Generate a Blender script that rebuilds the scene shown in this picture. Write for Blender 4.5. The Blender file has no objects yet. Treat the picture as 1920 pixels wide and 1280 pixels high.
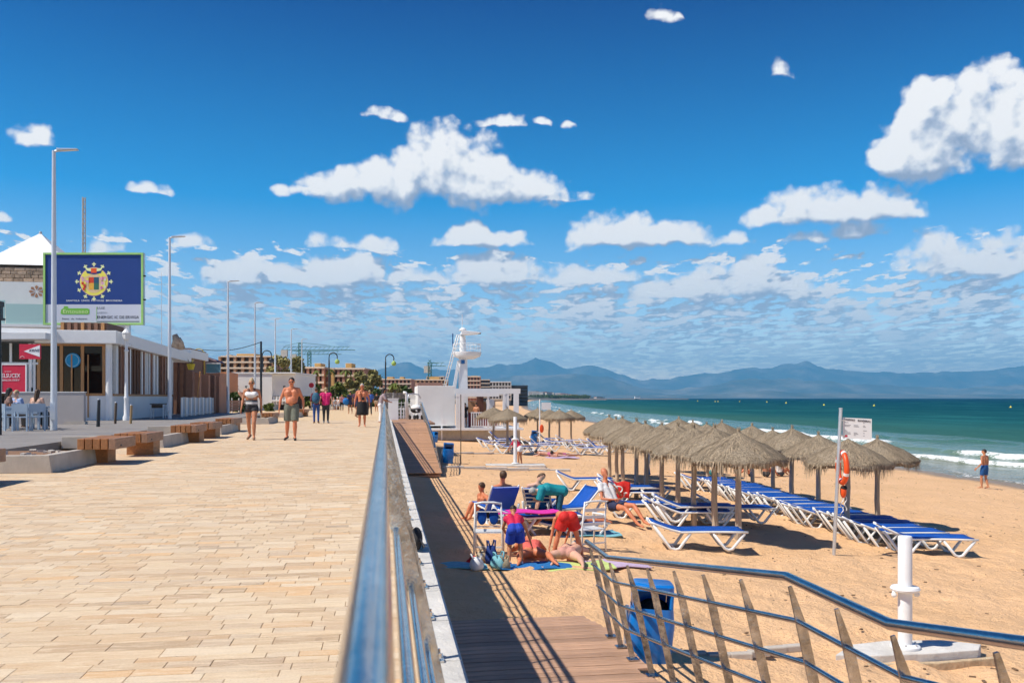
import bpy, bmesh, math, random
from mathutils import Vector, Matrix, noise
import numpy as np

R = math.radians
random.seed(7)
rng = np.random.default_rng(5)
scene = bpy.context.scene
COL = scene.collection

# ------------------------------------------------------------------ camera
CAM_Z = 1.2
YAW = math.atan(238 / 1600)
CY, SY = math.cos(YAW), math.sin(YAW)
cam_d = bpy.data.cameras.new('camera')
cam = bpy.data.objects.new('camera', cam_d)
COL.objects.link(cam)
cam.location = (0, 0, CAM_Z)
cam.rotation_euler = (R(90), 0, -YAW)
cam_d.sensor_width = 36
cam_d.lens = 36 * 1600 / 1920
cam_d.shift_y = (746 - 640) / 1920
cam_d.clip_start = 0.02
cam_d.clip_end = 90000
cam_d.dof.use_dof = True
cam_d.dof.focus_distance = 14
cam_d.dof.aperture_fstop = 7.0
scene.camera = cam

# ------------------------------------------------------------------ view / render
scene.view_settings.view_transform = 'Standard'
scene.view_settings.look = 'None'
scene.view_settings.exposure = 0.30
scene.view_settings.gamma = 1
scene.view_settings.use_curve_mapping = False
scene.render.engine = 'CYCLES'
scene.cycles.use_denoising = True
scene.cycles.max_bounces = 6
scene.cycles.transparent_max_bounces = 16
scene.cycles.volume_bounces = 0
scene.cycles.use_adaptive_sampling = True
scene.cycles.adaptive_threshold = 0.02
scene.cycles.adaptive_min_samples = 12
scene.cycles.sample_clamp_indirect = 6

# ------------------------------------------------------------------ sun
SUN_EL = 53.0
sh = Vector((0.968, 0.25)).normalized()          # way the shadows fall on the ground
ld = Vector((sh.x * math.cos(R(SUN_EL)), sh.y * math.cos(R(SUN_EL)), -math.sin(R(SUN_EL))))
sun_d = bpy.data.lights.new('sun', 'SUN')
sun_d.energy = 4.6
sun_d.angle = R(0.53)
sun_d.color = (1, 0.94, 0.84)
sun = bpy.data.objects.new('sun', sun_d)
COL.objects.link(sun)
sun.rotation_euler = ld.to_track_quat('-Z', 'Y').to_euler()
sun.location = (-30, 5, 40)

# ------------------------------------------------------------------ node helper
class NT:
    """small helper to write node graphs as expressions"""
    def __init__(s, tree):
        s.t = tree; s.n = tree.nodes; s.l = tree.links
    def node(s, kind, **kw):
        n = s.n.new(kind)
        for k, v in kw.items():
            setattr(n, k, v)
        return n
    def put(s, sock, v):
        if isinstance(v, bpy.types.NodeSocket):
            s.l.new(v, sock)
        elif v is not None:
            sock.default_value = v
    def m(s, op, a, b=None, c=None, clamp=False):
        n = s.node('ShaderNodeMath', operation=op, use_clamp=clamp)
        s.put(n.inputs[0], a); s.put(n.inputs[1], b); s.put(n.inputs[2], c)
        return n.outputs[0]
    def vm(s, op, a, b=None, c=None, out=0):
        n = s.node('ShaderNodeVectorMath', operation=op)
        s.put(n.inputs[0], a)
        if b is not None:
            s.put(n.inputs[3] if op == 'SCALE' else n.inputs[1], b)
        if c is not None: s.put(n.inputs[2], c)
        return n.outputs[out]
    def noise(s, vec, scale, detail=4, rough=0.55, dist=0.0, dim='3D', out='Fac', lac=2.0):
        n = s.node('ShaderNodeTexNoise', noise_dimensions=dim)
        if vec is not None: s.put(n.inputs['Vector'], vec)
        s.put(n.inputs['Scale'], scale); s.put(n.inputs['Detail'], detail)
        s.put(n.inputs['Roughness'], rough); s.put(n.inputs['Distortion'], dist); s.put(n.inputs['Lacunarity'], lac)
        return n.outputs[out]
    def ramp(s, fac, stops, interp='LINEAR'):
        n = s.node('ShaderNodeValToRGB')
        cr = n.color_ramp; cr.interpolation = interp
        while len(cr.elements) < len(stops): cr.elements.new(0.5)
        for e, (p, c) in zip(cr.elements, stops):
            e.position = p; e.color = (c[0], c[1], c[2], 1) if not isinstance(c, (int, float)) else (c, c, c, 1)
        s.put(n.inputs[0], fac)
        return n.outputs[0]
    def mix(s, fac, a, b, mode='MIX'):
        n = s.node('ShaderNodeMix', data_type='RGBA', blend_type=mode)
        s.put(n.inputs[0], fac)
        s.put(n.inputs[6], a if isinstance(a, bpy.types.NodeSocket) else (*a[:3], 1))
        s.put(n.inputs[7], b if isinstance(b, bpy.types.NodeSocket) else (*b[:3], 1))
        return n.outputs[2]
    def smooth(s, v, a, b, to0=0.0, to1=1.0):
        n = s.node('ShaderNodeMapRange', interpolation_type='SMOOTHSTEP')
        s.put(n.inputs[0], v)
        s.put(n.inputs[1], a); s.put(n.inputs[2], b); s.put(n.inputs[3], to0); s.put(n.inputs[4], to1)
        return n.outputs[0]
    def sep(s, v):
        n = s.node('ShaderNodeSeparateXYZ'); s.put(n.inputs[0], v); return n.outputs
    def comb(s, x, y, z):
        n = s.node('ShaderNodeCombineXYZ')
        s.put(n.inputs[0], x); s.put(n.inputs[1], y); s.put(n.inputs[2], z); return n.outputs[0]

# ------------------------------------------------------------------ sky with clouds
world = bpy.data.worlds.new('World')
scene.world = world
world.use_nodes = True
world.cycles.sampling_method = 'MANUAL'
world.cycles.sample_map_resolution = 256
wt = NT(world.node_tree)
wt.n.clear()
tc = wt.node('ShaderNodeTexCoord').outputs['Generated']
sky = wt.node('ShaderNodeTexSky', sky_type='NISHITA')
sky.sun_disc = False
sky.sun_elevation = R(SUN_EL)
az = math.atan2(-ld.x, -ld.y)          # compass bearing of the sun, measured from +Y towards +X
sky.sun_rotation = az % (2 * math.pi)
sky.altitude = 800
sky.air_density = 0.9
sky.dust_density = 0.15
sky.ozone_density = 4.0

# one group: cloud thickness for a viewing direction
CLOUDS = [  # (base row, softness, [(centre column, half width, height above the base), ...]) in 1/1600 rad
    (368, [(832, 105, 140), (770, 95, 100), (905, 85, 95), (650, 78, 52), (705, 60, 62), (975, 78, 62), (590, 48, 22)]),
    (380, [(1045, 60, 30), (1092, 34, 28)]),
    (324, [(1735, 78, 88, 232), (1805, 105, 100, 235), (1885, 120, 105, 240), (1975, 120, 110, 240), (1700, 52, 62, 275), (1672, 40, 34, 300), (1730, 60, 50, 190), (1760, 90, 50, 290)]),
    (200, [(1880, 75, 90), (1960, 100, 100)]),
    (402, [(1640, 75, 74), (1580, 80, 55), (1500, 95, 62), (1430, 55, 26), (1690, 50, 40)]),
    (456, [(890, 62, 40), (860, 48, 30), (945, 52, 30), (885, 30, 53)]),
    (455, [(1120, 65, 66), (1190, 80, 52), (1270, 70, 46)]),
    (456, [(1375, 45, 36)]),
    (450, [(1520, 70, 30), (1600, 70, 40)]),
    (515, [(1760, 90, 85), (1850, 110, 62), (1960, 110, 80)]),
    (462, [(1880, 90, 50), (1970, 90, 50)]),
    (462, [(625, 60, 42), (700, 52, 26)]),
    (530, [(450, 75, 50), (510, 50, 38), (610, 70, 66), (670, 60, 60), (560, 50, 40)]),
    (530, [(780, 65, 40), (890, 75, 62), (960, 80, 50), (1060, 90, 48), (1150, 70, 40)]),
    (560, [(1250, 90, 56), (1340, 90, 70), (1410, 75, 85), (1480, 70, 50)]),
    (470, [(185, 46, 44)]),
    (468, [(370, 45, 30)]),
    (360, [(280, 44, 22), (540, 22, 16)]),
    (268, [(60, 44, 50)]),
    (222, [(700, 40, 32), (742, 24, 20)]),
    (234, [(945, 44, 26), (1010, 18, 14), (1060, 14, 9)]),
    (142, [(1465, 26, 40)]),
    (40, [(1235, 34, 38), (1272, 16, 16)]),
    (640, [(1690, 95, 26), (1620, 60, 16), (1850, 80, 20)]),
    (585, [(1860, 80, 34), (1600, 60, 22), (1700, 40, 16), (1090, 90, 26), (700, 60, 20)]),
    (560, [(790, 40, 18), (1000, 60, 24), (1500, 80, 22), (380, 60, 22)]),
    (415, [(10, 26, 22)]),
]
def make_cloud_group():
    g = bpy.data.node_groups.new('cloud_thickness', 'ShaderNodeTree')
    g.interface.new_socket('Dir', in_out='INPUT', socket_type='NodeSocketVector')
    g.interface.new_socket('F', in_out='OUTPUT', socket_type='NodeSocketFloat')
    g.interface.new_socket('Base', in_out='OUTPUT', socket_type='NodeSocketFloat')
    w = NT(g)
    gi = w.node('NodeGroupInput').outputs[0]
    go = w.node('NodeGroupOutput')
    x, y, z = w.sep(gi)
    # bearing from the view axis and tangent of elevation
    xr = w.m('SUBTRACT', w.m('MULTIPLY', x, CY), w.m('MULTIPLY', y, SY))
    yr = w.m('ADD', w.m('MULTIPLY', x, SY), w.m('MULTIPLY', y, CY))
    th = w.m('ARCTAN2', xr, yr)
    hyp = w.m('SQRT', w.m('ADD', w.m('MULTIPLY', xr, xr), w.m('MULTIPLY', yr, yr)))
    el = w.m('DIVIDE', z, w.m('MAXIMUM', hyp, 0.05))
    # billows
    uv = w.comb(th, el, 0)
    n1 = w.noise(uv, 17, 6, 0.57, out='Fac', dim='2D')
    nw = w.noise(uv, 11, 3, 0.6, out='Color', dim='2D')
    warp = w.vm('MULTIPLY', w.vm('SUBTRACT', nw, (0.5, 0.5, 0.5)), (0.040, 0.020, 0.0))
    P = w.vm('ADD', w.comb(th, el, 0), warp)
    px, pe, _ = w.sep(P)
    vor = w.node('ShaderNodeTexVoronoi', feature='SMOOTH_F1', distance='EUCLIDEAN', voronoi_dimensions='2D')
    w.put(vor.inputs['Vector'], uv); vor.inputs['Scale'].default_value = 48
    vor.inputs['Smoothness'].default_value = 0.35
    try: vor.inputs['Detail'].default_value = 1; vor.inputs['Roughness'].default_value = 0.6
    except Exception: pass
    puff = w.m('SUBTRACT', 0.55, vor.outputs['Distance'])
    acc = None
    for base, puffs in CLOUDS:
        c_acc = None
        for pf in puffs:
            cx, hw, h = pf[:3]
            t0 = math.atan((cx - 960) / 1600)
            vb = (746 - (pf[3] if len(pf) > 3 else base)) / 1600 * math.cos(t0)
            a = hw * 1.10 / 1600 * math.cos(t0) ** 2; b = h * 1.0 / 1600 * math.cos(t0)
            q = w.vm('MULTIPLY_ADD', P, (1 / a, 1 / b, 0), (-t0 / a, -(vb) / b, 0))
            r2 = w.vm('DOT_PRODUCT', q, q, out=1)
            c_acc = r2 if c_acc is None else w.m('MINIMUM', c_acc, r2)
        body = w.m('SUBTRACT', 1.0, c_acc)
        vb = (746 - base) / 1600 * math.cos(math.atan((puffs[0][0] - 960) / 1600))
        raw = body if acc is None else w.m('MAXIMUM', raw, body)
        size = max(p[2] for p in puffs) / 1600
        flat = w.m('MULTIPLY_ADD', pe, 3.4 / size, 0.5 - vb * 3.4 / size)
        body = w.m('MINIMUM', body, flat)
        if max(p[2] for p in puffs) <= 52: body = w.m('MULTIPLY_ADD', body, 0.72, -0.14)
        acc = body if acc is None else w.m('MAXIMUM', acc, body)
    acc = w.m('MAXIMUM', acc, -1.3)
    # the broken field of small cumulus, seen in perspective towards the horizon
    inv = w.m('DIVIDE', 1.0, w.m('ADD', w.m('MAXIMUM', el, 0.0), 0.075))
    fv = w.comb(w.m('MULTIPLY', w.m('MULTIPLY', th, 1.7), w.m('POWER', inv, 0.62)), w.m('MULTIPLY', inv, 0.55), 3.7)
    fn = w.noise(fv, 8.6, 6, 0.56, dim='2D')
    cover = w.ramp(el, [(0.0, 0.60), (0.04, 0.84), (0.095, 0.84), (0.125, 0.74), (0.155, 0.60), (0.185, 0.34), (0.25, 0.10)])
    fld = w.m('MULTIPLY', w.m('SUBTRACT', w.m('ADD', fn, w.m('MULTIPLY', cover, 0.42)), 0.76), 5.5)
    fld = w.m('SUBTRACT', fld, w.m('MULTIPLY', w.smooth(el, 0.165, 0.24), 3.5))
    tot = w.m('MAXIMUM', acc, w.m('MINIMUM', fld, 0.9))
    tot = w.m('ADD', tot, w.m('MULTIPLY', w.m('SUBTRACT', n1, 0.505), 2.1))
    tot = w.m('ADD', tot, w.m('MULTIPLY', puff, 0.42))
    w.put(go.inputs[0], tot)
    w.put(go.inputs[1], w.m('SUBTRACT', raw, acc, clamp=True))
    return g
CG = make_cloud_group()
def cloud(vec):
    n = wt.node('ShaderNodeGroup'); n.node_tree = CG
    wt.put(n.inputs[0], vec)
    return n.outputs
F0, FB = cloud(tc)[:2]
sunward = Vector((-ld.x, -ld.y, -ld.z))
F2 = cloud(wt.vm('NORMALIZE', wt.vm('ADD', tc, tuple(sunward * 0.010 + Vector((-0.004, 0, 0.012))))))[0]
X, Y, Z = wt.sep(tc)
alpha = wt.smooth(F0, -0.08, 0.48)
d2 = wt.m('SUBTRACT', F0, F2)
lit = wt.m('MULTIPLY_ADD', d2, 1.0, 0.55)
lit = wt.m('SUBTRACT', lit, wt.m('MULTIPLY', FB, 0.42))
lit = wt.m('ADD', lit, 0, clamp=True)
ccol = wt.ramp(lit, [(0.0, (0.34, 0.41, 0.55)), (0.28, (0.52, 0.58, 0.70)), (0.52, (0.82, 0.84, 0.88)), (0.78, (1.04, 1.02, 1.0))])
# distance haze on low clouds
low = wt.smooth(Z, 0.0, 0.20)
ccol = wt.mix(low, wt.mix(0.45, ccol, (0.86, 0.93, 1.0)), ccol)
alpha = wt.m('MULTIPLY', alpha, wt.smooth(Z, 0.0, 0.12, 0.40, 1.0))
skc = sky.outputs[0]
grade = wt.ramp(Z, [(0.0, (3.0, 2.1, 1.6)), (0.05, (2.2, 1.8, 1.5)), (0.11, (1.15, 1.28, 1.22)), (0.22, (0.08, 0.84, 1.14)), (0.42, (0.0, 0.25, 0.62)), (0.60, (0.0, 0.22, 0.55)), (1.0, (0.05, 0.30, 0.64))])
skc = wt.mix(1.0, skc, grade, 'MULTIPLY')
SKY_STR = 0.12
final = wt.mix(alpha, skc, wt.vm('SCALE', ccol, 0.86 / SKY_STR))
bg = wt.node('ShaderNodeBackground')
wt.put(bg.inputs[0], final)
bg.inputs[1].default_value = SKY_STR
wo = wt.node('ShaderNodeOutputWorld')
wt.l.new(bg.outputs[0], wo.inputs[0])

# ------------------------------------------------------------------ materials
def mat(name, base, rough=0.6, metal=0.0, spec=0.5, var=0.0, vscale=6.0, bump=0.0, bscale=40.0, alpha=1.0, trans=0.0, coat=0.0, var2=None, detail=4, stretch=None, island=0.0, emit=None):
    m = bpy.data.materials.new(name)
    m.use_nodes = True
    w = NT(m.node_tree)
    p = w.n['Principled BSDF']
    p.inputs['Roughness'].default_value = rough
    p.inputs['Metallic'].default_value = metal
    p.inputs['Specular IOR Level'].default_value = spec
    p.inputs['Alpha'].default_value = alpha
    p.inputs['Transmission Weight'].default_value = trans
    p.inputs['Coat Weight'].default_value = coat
    vec = None
    if var or bump:
        tcn = w.node('ShaderNodeTexCoord').outputs['Object']
        vec = tcn
        if stretch:
            vec = w.vm('MULTIPLY', tcn, stretch)
    col = (*base, 1)
    if var:
        f = w.noise(vec, vscale, detail, 0.6)
        dark = tuple(c * (1 - var) for c in base)
        lite = tuple(min(1, c * (1 + var * 0.6)) for c in base) if var2 is None else var2
        col = w.ramp(f, [(0.25, dark), (0.75, lite)])
    if island:
        rnd = w.node('ShaderNodeNewGeometry').outputs['Random Per Island']
        ob = w.node('ShaderNodeObjectInfo').outputs['Random']
        rr = w.m('FRACT', w.m('ADD', rnd, ob))
        k = w.m('MULTIPLY_ADD', rr, island * 2, 1 - island)
        cc = col if isinstance(col, bpy.types.NodeSocket) else None
        if cc is None:
            n = w.node('ShaderNodeRGB'); n.outputs[0].default_value = col; cc = n.outputs[0]
        col = w.vm('SCALE', cc, k)
    w.put(p.inputs['Base Color'], col)
    if bump:
        b = w.node('ShaderNodeBump')
        b.inputs['Strength'].default_value = min(1, bump)
        b.inputs['Distance'].default_value = 0.02
        w.put(b.inputs['Height'], w.noise(vec, bscale, 3, 0.6))
        w.l.new(b.outputs[0], p.inputs['Normal'])
    if emit:
        p.inputs['Emission Color'].default_value = (*emit, 1)
        p.inputs['Emission Strength'].default_value = 1
    return m

M = {}
def paver_mat():
    m = bpy.data.materials.new('sandstone_paver'); m.use_nodes = True
    w = NT(m.node_tree); p = w.n['Principled BSDF']
    rnd = w.node('ShaderNodeNewGeometry').outputs['Random Per Island']
    ob = w.node('ShaderNodeObjectInfo').outputs['Random']
    rr = w.m('FRACT', w.m('ADD', rnd, ob))
    base = w.ramp(rr, [(0.0, (0.52, 0.40, 0.29)), (0.12, (0.74, 0.57, 0.40)), (0.30, (0.84, 0.73, 0.58)), (0.45, (0.70, 0.57, 0.43)), (0.62, (0.88, 0.80, 0.68)), (0.76, (0.62, 0.52, 0.43)), (0.88, (0.88, 0.60, 0.34)), (1.0, (0.46, 0.38, 0.32))])
    pos = w.node('ShaderNodeNewGeometry').outputs['Position']
    v2 = w.vm('ADD', w.vm('MULTIPLY', pos, (1.2, 9.0, 1)), w.comb(w.m('MULTIPLY', rr, 31), w.m('MULTIPLY', rr, 17), 0))
    g = w.noise(v2, 3.6, 6, 0.70, 0.8)
    c = w.mix(w.smooth(g, 0.46, 0.66, 0, 0.75), base, (0.94, 0.84, 0.70))
    c = w.mix(w.smooth(g, 0.47, 0.32, 0, 0.55), c, (0.60, 0.41, 0.25))
    g2 = w.noise(w.vm('MULTIPLY', pos, (0.6, 2.5, 1)), 0.8, 4, 0.6)
    c = w.mix(w.smooth(g2, 0.42, 0.75, 0, 0.4), c, (0.64, 0.47, 0.31))
    spots = w.noise(pos, 7.0, 2, 0.5)
    c = w.mix(w.smooth(spots, 0.70, 0.74, 0, 0.45), c, (0.30, 0.23, 0.17))
    dirt = w.noise(pos, 0.45, 5, 0.65)
    c = w.mix(w.smooth(dirt, 0.50, 0.72, 0, 0.28), c, (0.50, 0.38, 0.27))
    fine = w.noise(pos, 90, 3, 0.7)
    c = w.mix(0.22, c, w.ramp(fine, [(0.3, (0.35, 0.27, 0.2)), (0.7, (1, 0.92, 0.8))]))
    c = w.vm('MULTIPLY', c, (0.90, 0.80, 0.66))
    w.put(p.inputs['Base Color'], c)
    p.inputs['Roughness'].default_value = 0.72
    p.inputs['Specular IOR Level'].default_value = 0.3
    b = w.node('ShaderNodeBump'); b.inputs['Strength'].default_value = 0.35; b.inputs['Distance'].default_value = 0.006
    w.put(b.inputs['Height'], w.noise(v2, 3, 5, 0.75)); w.l.new(b.outputs[0], p.inputs['Normal'])
    return m
def sand_mat():
    m = bpy.data.materials.new('beach_sand'); m.use_nodes = True
    w = NT(m.node_tree); p = w.n['Principled BSDF']
    pos = w.node('ShaderNodeNewGeometry').outputs['Position']
    at = w.node('ShaderNodeAttribute', attribute_name='shore').outputs['Fac']
    a = w.noise(pos, 0.35, 5, 0.6); b_ = w.noise(pos, 7, 4, 0.65); c_ = w.noise(pos, 160, 2, 0.6)
    c = w.ramp(a, [(0.3, (0.69, 0.42, 0.215)), (0.7, (0.80, 0.50, 0.275))])
    c = w.mix(w.smooth(b_, 0.35, 0.75, 0, 0.35), c, (0.85, 0.55, 0.31))
    c = w.mix(w.smooth(c_, 0.55, 0.8, 0, 0.25), c, (0.36, 0.22, 0.12))
    litter = w.noise(w.vm('MULTIPLY', pos, (1, 2.2, 1)), 2.3, 6, 0.75)
    c = w.mix(w.smooth(litter, 0.69, 0.76, 0, 0.5), c, (0.30, 0.19, 0.10))
    edge = w.m('ADD', at, w.m('MULTIPLY', w.m('SUBTRACT', a, 0.5), 1.2))
    wet = w.smooth(edge, -2.4, -0.7)
    c = w.mix(wet, c, (0.30, 0.21, 0.13))
    w.put(p.inputs['Base Color'], c)
    w.put(p.inputs['Roughness'], w.m('MULTIPLY_ADD', wet, -0.55, 0.9))
    p.inputs['Specular IOR Level'].default_value = 0.25
    b = w.node('ShaderNodeBump'); b.inputs['Strength'].default_value = 1.0; b.inputs['Distance'].default_value = 0.07
    h = w.m('ADD', w.noise(pos, 5.5, 4, 0.6), w.m('MULTIPLY', w.noise(pos, 26, 3, 0.6), 0.35))
    w.put(b.inputs['Height'], h); w.l.new(b.outputs[0], p.inputs['Normal'])
    return m
def sea_mat():
    m = bpy.data.materials.new('sea_water'); m.use_nodes = True
    w = NT(m.node_tree); p = w.n['Principled BSDF']
    pos = w.node('ShaderNodeNewGeometry').outputs['Position']
    d = w.node('ShaderNodeAttribute', attribute_name='shore').outputs['Fac']
    fo = w.node('ShaderNodeAttribute', attribute_name='foam').outputs['Fac']
    big = w.noise(w.vm('MULTIPLY', pos, (1.0, 0.35, 1)), 0.018, 4, 0.55)
    ld_ = w.m('LOGARITHM', w.m('ADD', w.m('MAXIMUM', d, 0.0), 1.0), 10.0)       # 0..4.5
    ld2 = w.m('ADD', ld_, w.m('MULTIPLY', w.m('SUBTRACT', big, 0.5), 0.5))
    f = w.m('DIVIDE', ld2, 4.4)
    c = w.ramp(f, [(0.0, (0.22, 0.18, 0.11)), (0.16, (0.20, 0.21, 0.13)), (0.24, (0.12, 0.20, 0.13)), (0.31, (0.050, 0.145, 0.12)), (0.42, (0.014, 0.092, 0.110)), (0.56, (0.004, 0.056, 0.090)), (0.68, (0.002, 0.036, 0.078)), (0.85, (0.002, 0.022, 0.064)), (1.0, (0.002, 0.018, 0.062))])
    # wind streaks far out
    st = w.noise(w.vm('MULTIPLY', pos, (0.10, 0.035, 1)), 0.55, 5, 0.6)
    c = w.mix(w.m('MULTIPLY', w.smooth(st, 0.45, 0.75), w.smooth(d, 15, 60, 0, 0.55)), c, (0.03, 0.17, 0.175))
    caps = w.noise(w.vm('MULTIPLY', pos, (0.35, 0.12, 1)), 0.9, 5, 0.7)
    capm = w.m('MULTIPLY', w.smooth(caps, 0.735, 0.77), w.smooth(d, 25, 80, 0, 0.8))
    n1 = w.noise(w.vm('MULTIPLY', pos, (1.4, 0.6, 1)), 1.1, 6, 0.7, 0.6)
    n2 = w.noise(pos, 5.5, 5, 0.7)
    fm = w.m('ADD', fo, w.m('MULTIPLY', w.m('SUBTRACT', n1, 0.5), 1.5))
    fm = w.m('ADD', fm, w.m('MULTIPLY', w.m('SUBTRACT', n2, 0.5), 1.3))
    foam = w.smooth(fm, 0.72, 1.15)
    foam = w.m('MAXIMUM', foam, capm)
    c = w.mix(foam, c, (0.86, 0.88, 0.88))
    w.put(p.inputs['Base Color'], c)
    w.put(p.inputs['Roughness'], w.m('MULTIPLY_ADD', foam, 0.5, 0.16))
    w.put(p.inputs['Specular IOR Level'], w.smooth(d, 2, 30, 0.16, 0.0))
    b = w.node('ShaderNodeBump'); b.inputs['Strength'].default_value = 1.0; b.inputs['Distance'].default_value = 0.5
    hh = w.m('ADD', w.noise(w.vm('MULTIPLY', pos, (1.0, 0.4, 1)), 0.35, 5, 0.62), w.m('MULTIPLY', w.noise(w.vm('MULTIPLY', pos, (1.0, 0.5, 1)), 2.4, 4, 0.6), 0.22))
    w.put(b.inputs['Height'], hh); w.l.new(b.outputs[0], p.inputs['Normal'])
    return m
def wood_mat(name, base, grain=(1, 14, 14), var=0.45, rough=0.7, isl=0.16):
    return mat(name, base, rough, var=var, vscale=2.2, stretch=grain, bump=0.3, bscale=5, detail=5, island=isl)

M['paver'] = paver_mat()
M['sand'] = sand_mat()
M['sea'] = sea_mat()
M['grout'] = mat('paver_bed', (0.55, 0.41, 0.27), 0.95, var=0.3, vscale=3)
M['concrete'] = mat('pale_concrete', (0.60, 0.55, 0.48), 0.85, var=0.22, vscale=3.5, bump=0.35, bscale=30)
M['curb'] = mat('weathered_curb', (0.64, 0.61, 0.56), 0.85, var=0.25, vscale=4, bump=0.4, bscale=35, island=0.06)
M['planter'] = mat('cast_concrete', (0.52, 0.46, 0.39), 0.85, var=0.22, vscale=2.5, bump=0.3, bscale=25)
M['terrace'] = mat('grey_terrace', (0.27, 0.245, 0.225), 0.8, var=0.2, vscale=1.2, bump=0.15, bscale=30)
M['wallwhite'] = mat('white_render', (0.80, 0.79, 0.76), 0.8, var=0.07, vscale=1.0, bump=0.15, bscale=25)
M['white'] = mat('white_paint', (0.82, 0.82, 0.81), 0.45, var=0.05, vscale=3)
M['plastic'] = mat('white_plastic', (0.80, 0.80, 0.78), 0.35, var=0.06, vscale=9)
M['steel'] = mat('polished_steel', (0.62, 0.60, 0.57), 0.14, metal=1.0, var=0.2, vscale=14, bump=0.04, bscale=60, var2=(0.72, 0.70, 0.66))
M['handrail'] = mat('brushed_handrail', (0.62, 0.58, 0.55), 0.18, metal=1.0, var=0.25, vscale=20, stretch=(1, 0.3, 1), bump=0.05, bscale=50)
M['plate'] = mat('steel_post', (0.36, 0.36, 0.37), 0.26, metal=1.0, var=0.6, vscale=9, bump=0.35, bscale=14, var2=(0.68, 0.67, 0.66))
M['galv'] = mat('galvanised_steel', (0.62, 0.64, 0.66), 0.35, metal=0.6, var=0.12, vscale=8)
M['lamppost'] = mat('lamp_post_grey', (0.66, 0.69, 0.73), 0.4, metal=0.25, var=0.06, vscale=3)
M['dark'] = mat('dark_metal', (0.03, 0.035, 0.04), 0.5, metal=0.3)
M['black'] = mat('black_cloth', (0.012, 0.012, 0.014), 0.8, var=0.2, vscale=20)
M['rubber'] = mat('black_rubber', (0.02, 0.02, 0.02), 0.6)
M['deck'] = wood_mat('deck_plank', (0.52, 0.31, 0.195), (1.5, 16, 10), 0.4, 0.65, 0.2)
M['ramp'] = wood_mat('ramp_plank', (0.50, 0.27, 0.145), (1.5, 16, 10), 0.32, 0.6, 0.16)
M['bench'] = wood_mat('bench_timber', (0.40, 0.165, 0.055), (12, 2, 12), 0.35, 0.55, 0.14)
M['benchtop'] = wood_mat('bench_timber_top', (0.36, 0.20, 0.12), (12, 2, 12), 0.35, 0.6, 0.1)
M['mullion'] = wood_mat('varnished_frame', (0.50, 0.24, 0.085), (9, 9, 1), 0.3, 0.5, 0.1)
M['slatbrown'] = wood_mat('brown_slat', (0.17, 0.085, 0.05), (9, 9, 1), 0.35, 0.7, 0.25)
M['postwood'] = wood_mat('grey_round_pole', (0.48, 0.39, 0.29), (12, 12, 1), 0.4, 0.85, 0.0)
M['thatch'] = mat('heather_thatch', (0.235, 0.18, 0.125), 0.95, spec=0.1, var=0.55, vscale=5, stretch=(6, 6, 2), bump=0.9, bscale=8, var2=(0.47, 0.38, 0.27), island=0.0)
M['straw'] = mat('heather_straw', (0.36, 0.28, 0.19), 0.9, spec=0.1, island=0.55)
M['bluefab'] = mat('blue_sling_fabric', (0.005, 0.085, 0.42), 0.6, spec=0.3, var=0.18, vscale=6, bump=0.2, bscale=50)
M['bluecover'] = mat('bright_blue_cover', (0.003, 0.07, 0.55), 0.6, var=0.1, vscale=5)
M['bluebin'] = mat('blue_bin_plastic', (0.004, 0.19, 0.62), 0.35, var=0.12, vscale=5, coat=0.2)
M['glass'] = mat('dark_window_glass', (0.014, 0.012, 0.010), 0.04, spec=0.16, var=0.3, vscale=0.8)
M['aqua'] = mat('aqua_glass', (0.40, 0.60, 0.58), 0.08, spec=0.6)
M['red'] = mat('red_sign', (0.62, 0.012, 0.05), 0.5)
M['redfab'] = mat('red_cloth', (0.68, 0.02, 0.015), 0.75, var=0.2, vscale=10)
M['white_sign'] = mat('white_lettering', (0.85, 0.85, 0.85), 0.6)
M['orange'] = mat('orange_plastic', (0.82, 0.09, 0.01), 0.4, var=0.1, vscale=8)
M['boardblue'] = mat('billboard_blue', (0.0, 0.035, 0.21), 0.5, var=0.06, vscale=1.0)
M['boardgrey'] = mat('billboard_grey', (0.56, 0.58, 0.66), 0.5)
M['green'] = mat('green_frame', (0.33, 0.60, 0.16), 0.5, var=0.1, vscale=3)
M['logogreen'] = mat('logo_green', (0.17, 0.46, 0.05), 0.5)
M['yellow'] = mat('emblem_yellow', (0.83, 0.74, 0.10), 0.5)
M['paleyellow'] = mat('emblem_pale_yellow', (0.80, 0.84, 0.40), 0.5)
M['pink'] = mat('emblem_pink', (0.72, 0.35, 0.45), 0.5)
M['tent'] = mat('white_canvas', (0.84, 0.84, 0.83), 0.7)
M['stonewall'] = mat('rubble_stone', (0.46, 0.33, 0.23), 0.9, var=0.5, vscale=5, bump=0.6, bscale=8, island=0.3)
M['terracotta'] = mat('terracotta_render', (0.44, 0.225, 0.145), 0.85, var=0.2, vscale=0.6)
M['rust'] = mat('rust_boards', (0.30, 0.155, 0.10), 0.85, var=0.3, vscale=2.0, island=0.12)
M['apart'] = mat('salmon_apartment_wall', (0.52, 0.30, 0.17), 0.85, var=0.1, vscale=0.2)
M['apart2'] = mat('brick_apartment_wall', (0.40, 0.20, 0.14), 0.85, var=0.1, vscale=0.2)
M['slab'] = mat('pale_balcony_slab', (0.68, 0.55, 0.42), 0.85)
M['recess'] = mat('balcony_glazing', (0.10, 0.065, 0.055), 0.4, var=0.3, vscale=0.5)
M['farwhite'] = mat('far_white_wall', (0.66, 0.60, 0.55), 0.85, var=0.12, vscale=0.05, island=0.15)
M['farred'] = mat('far_red_roof', (0.42, 0.20, 0.14), 0.85)
M['fardark'] = mat('dark_far_building', (0.05, 0.065, 0.085), 0.6)
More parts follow.
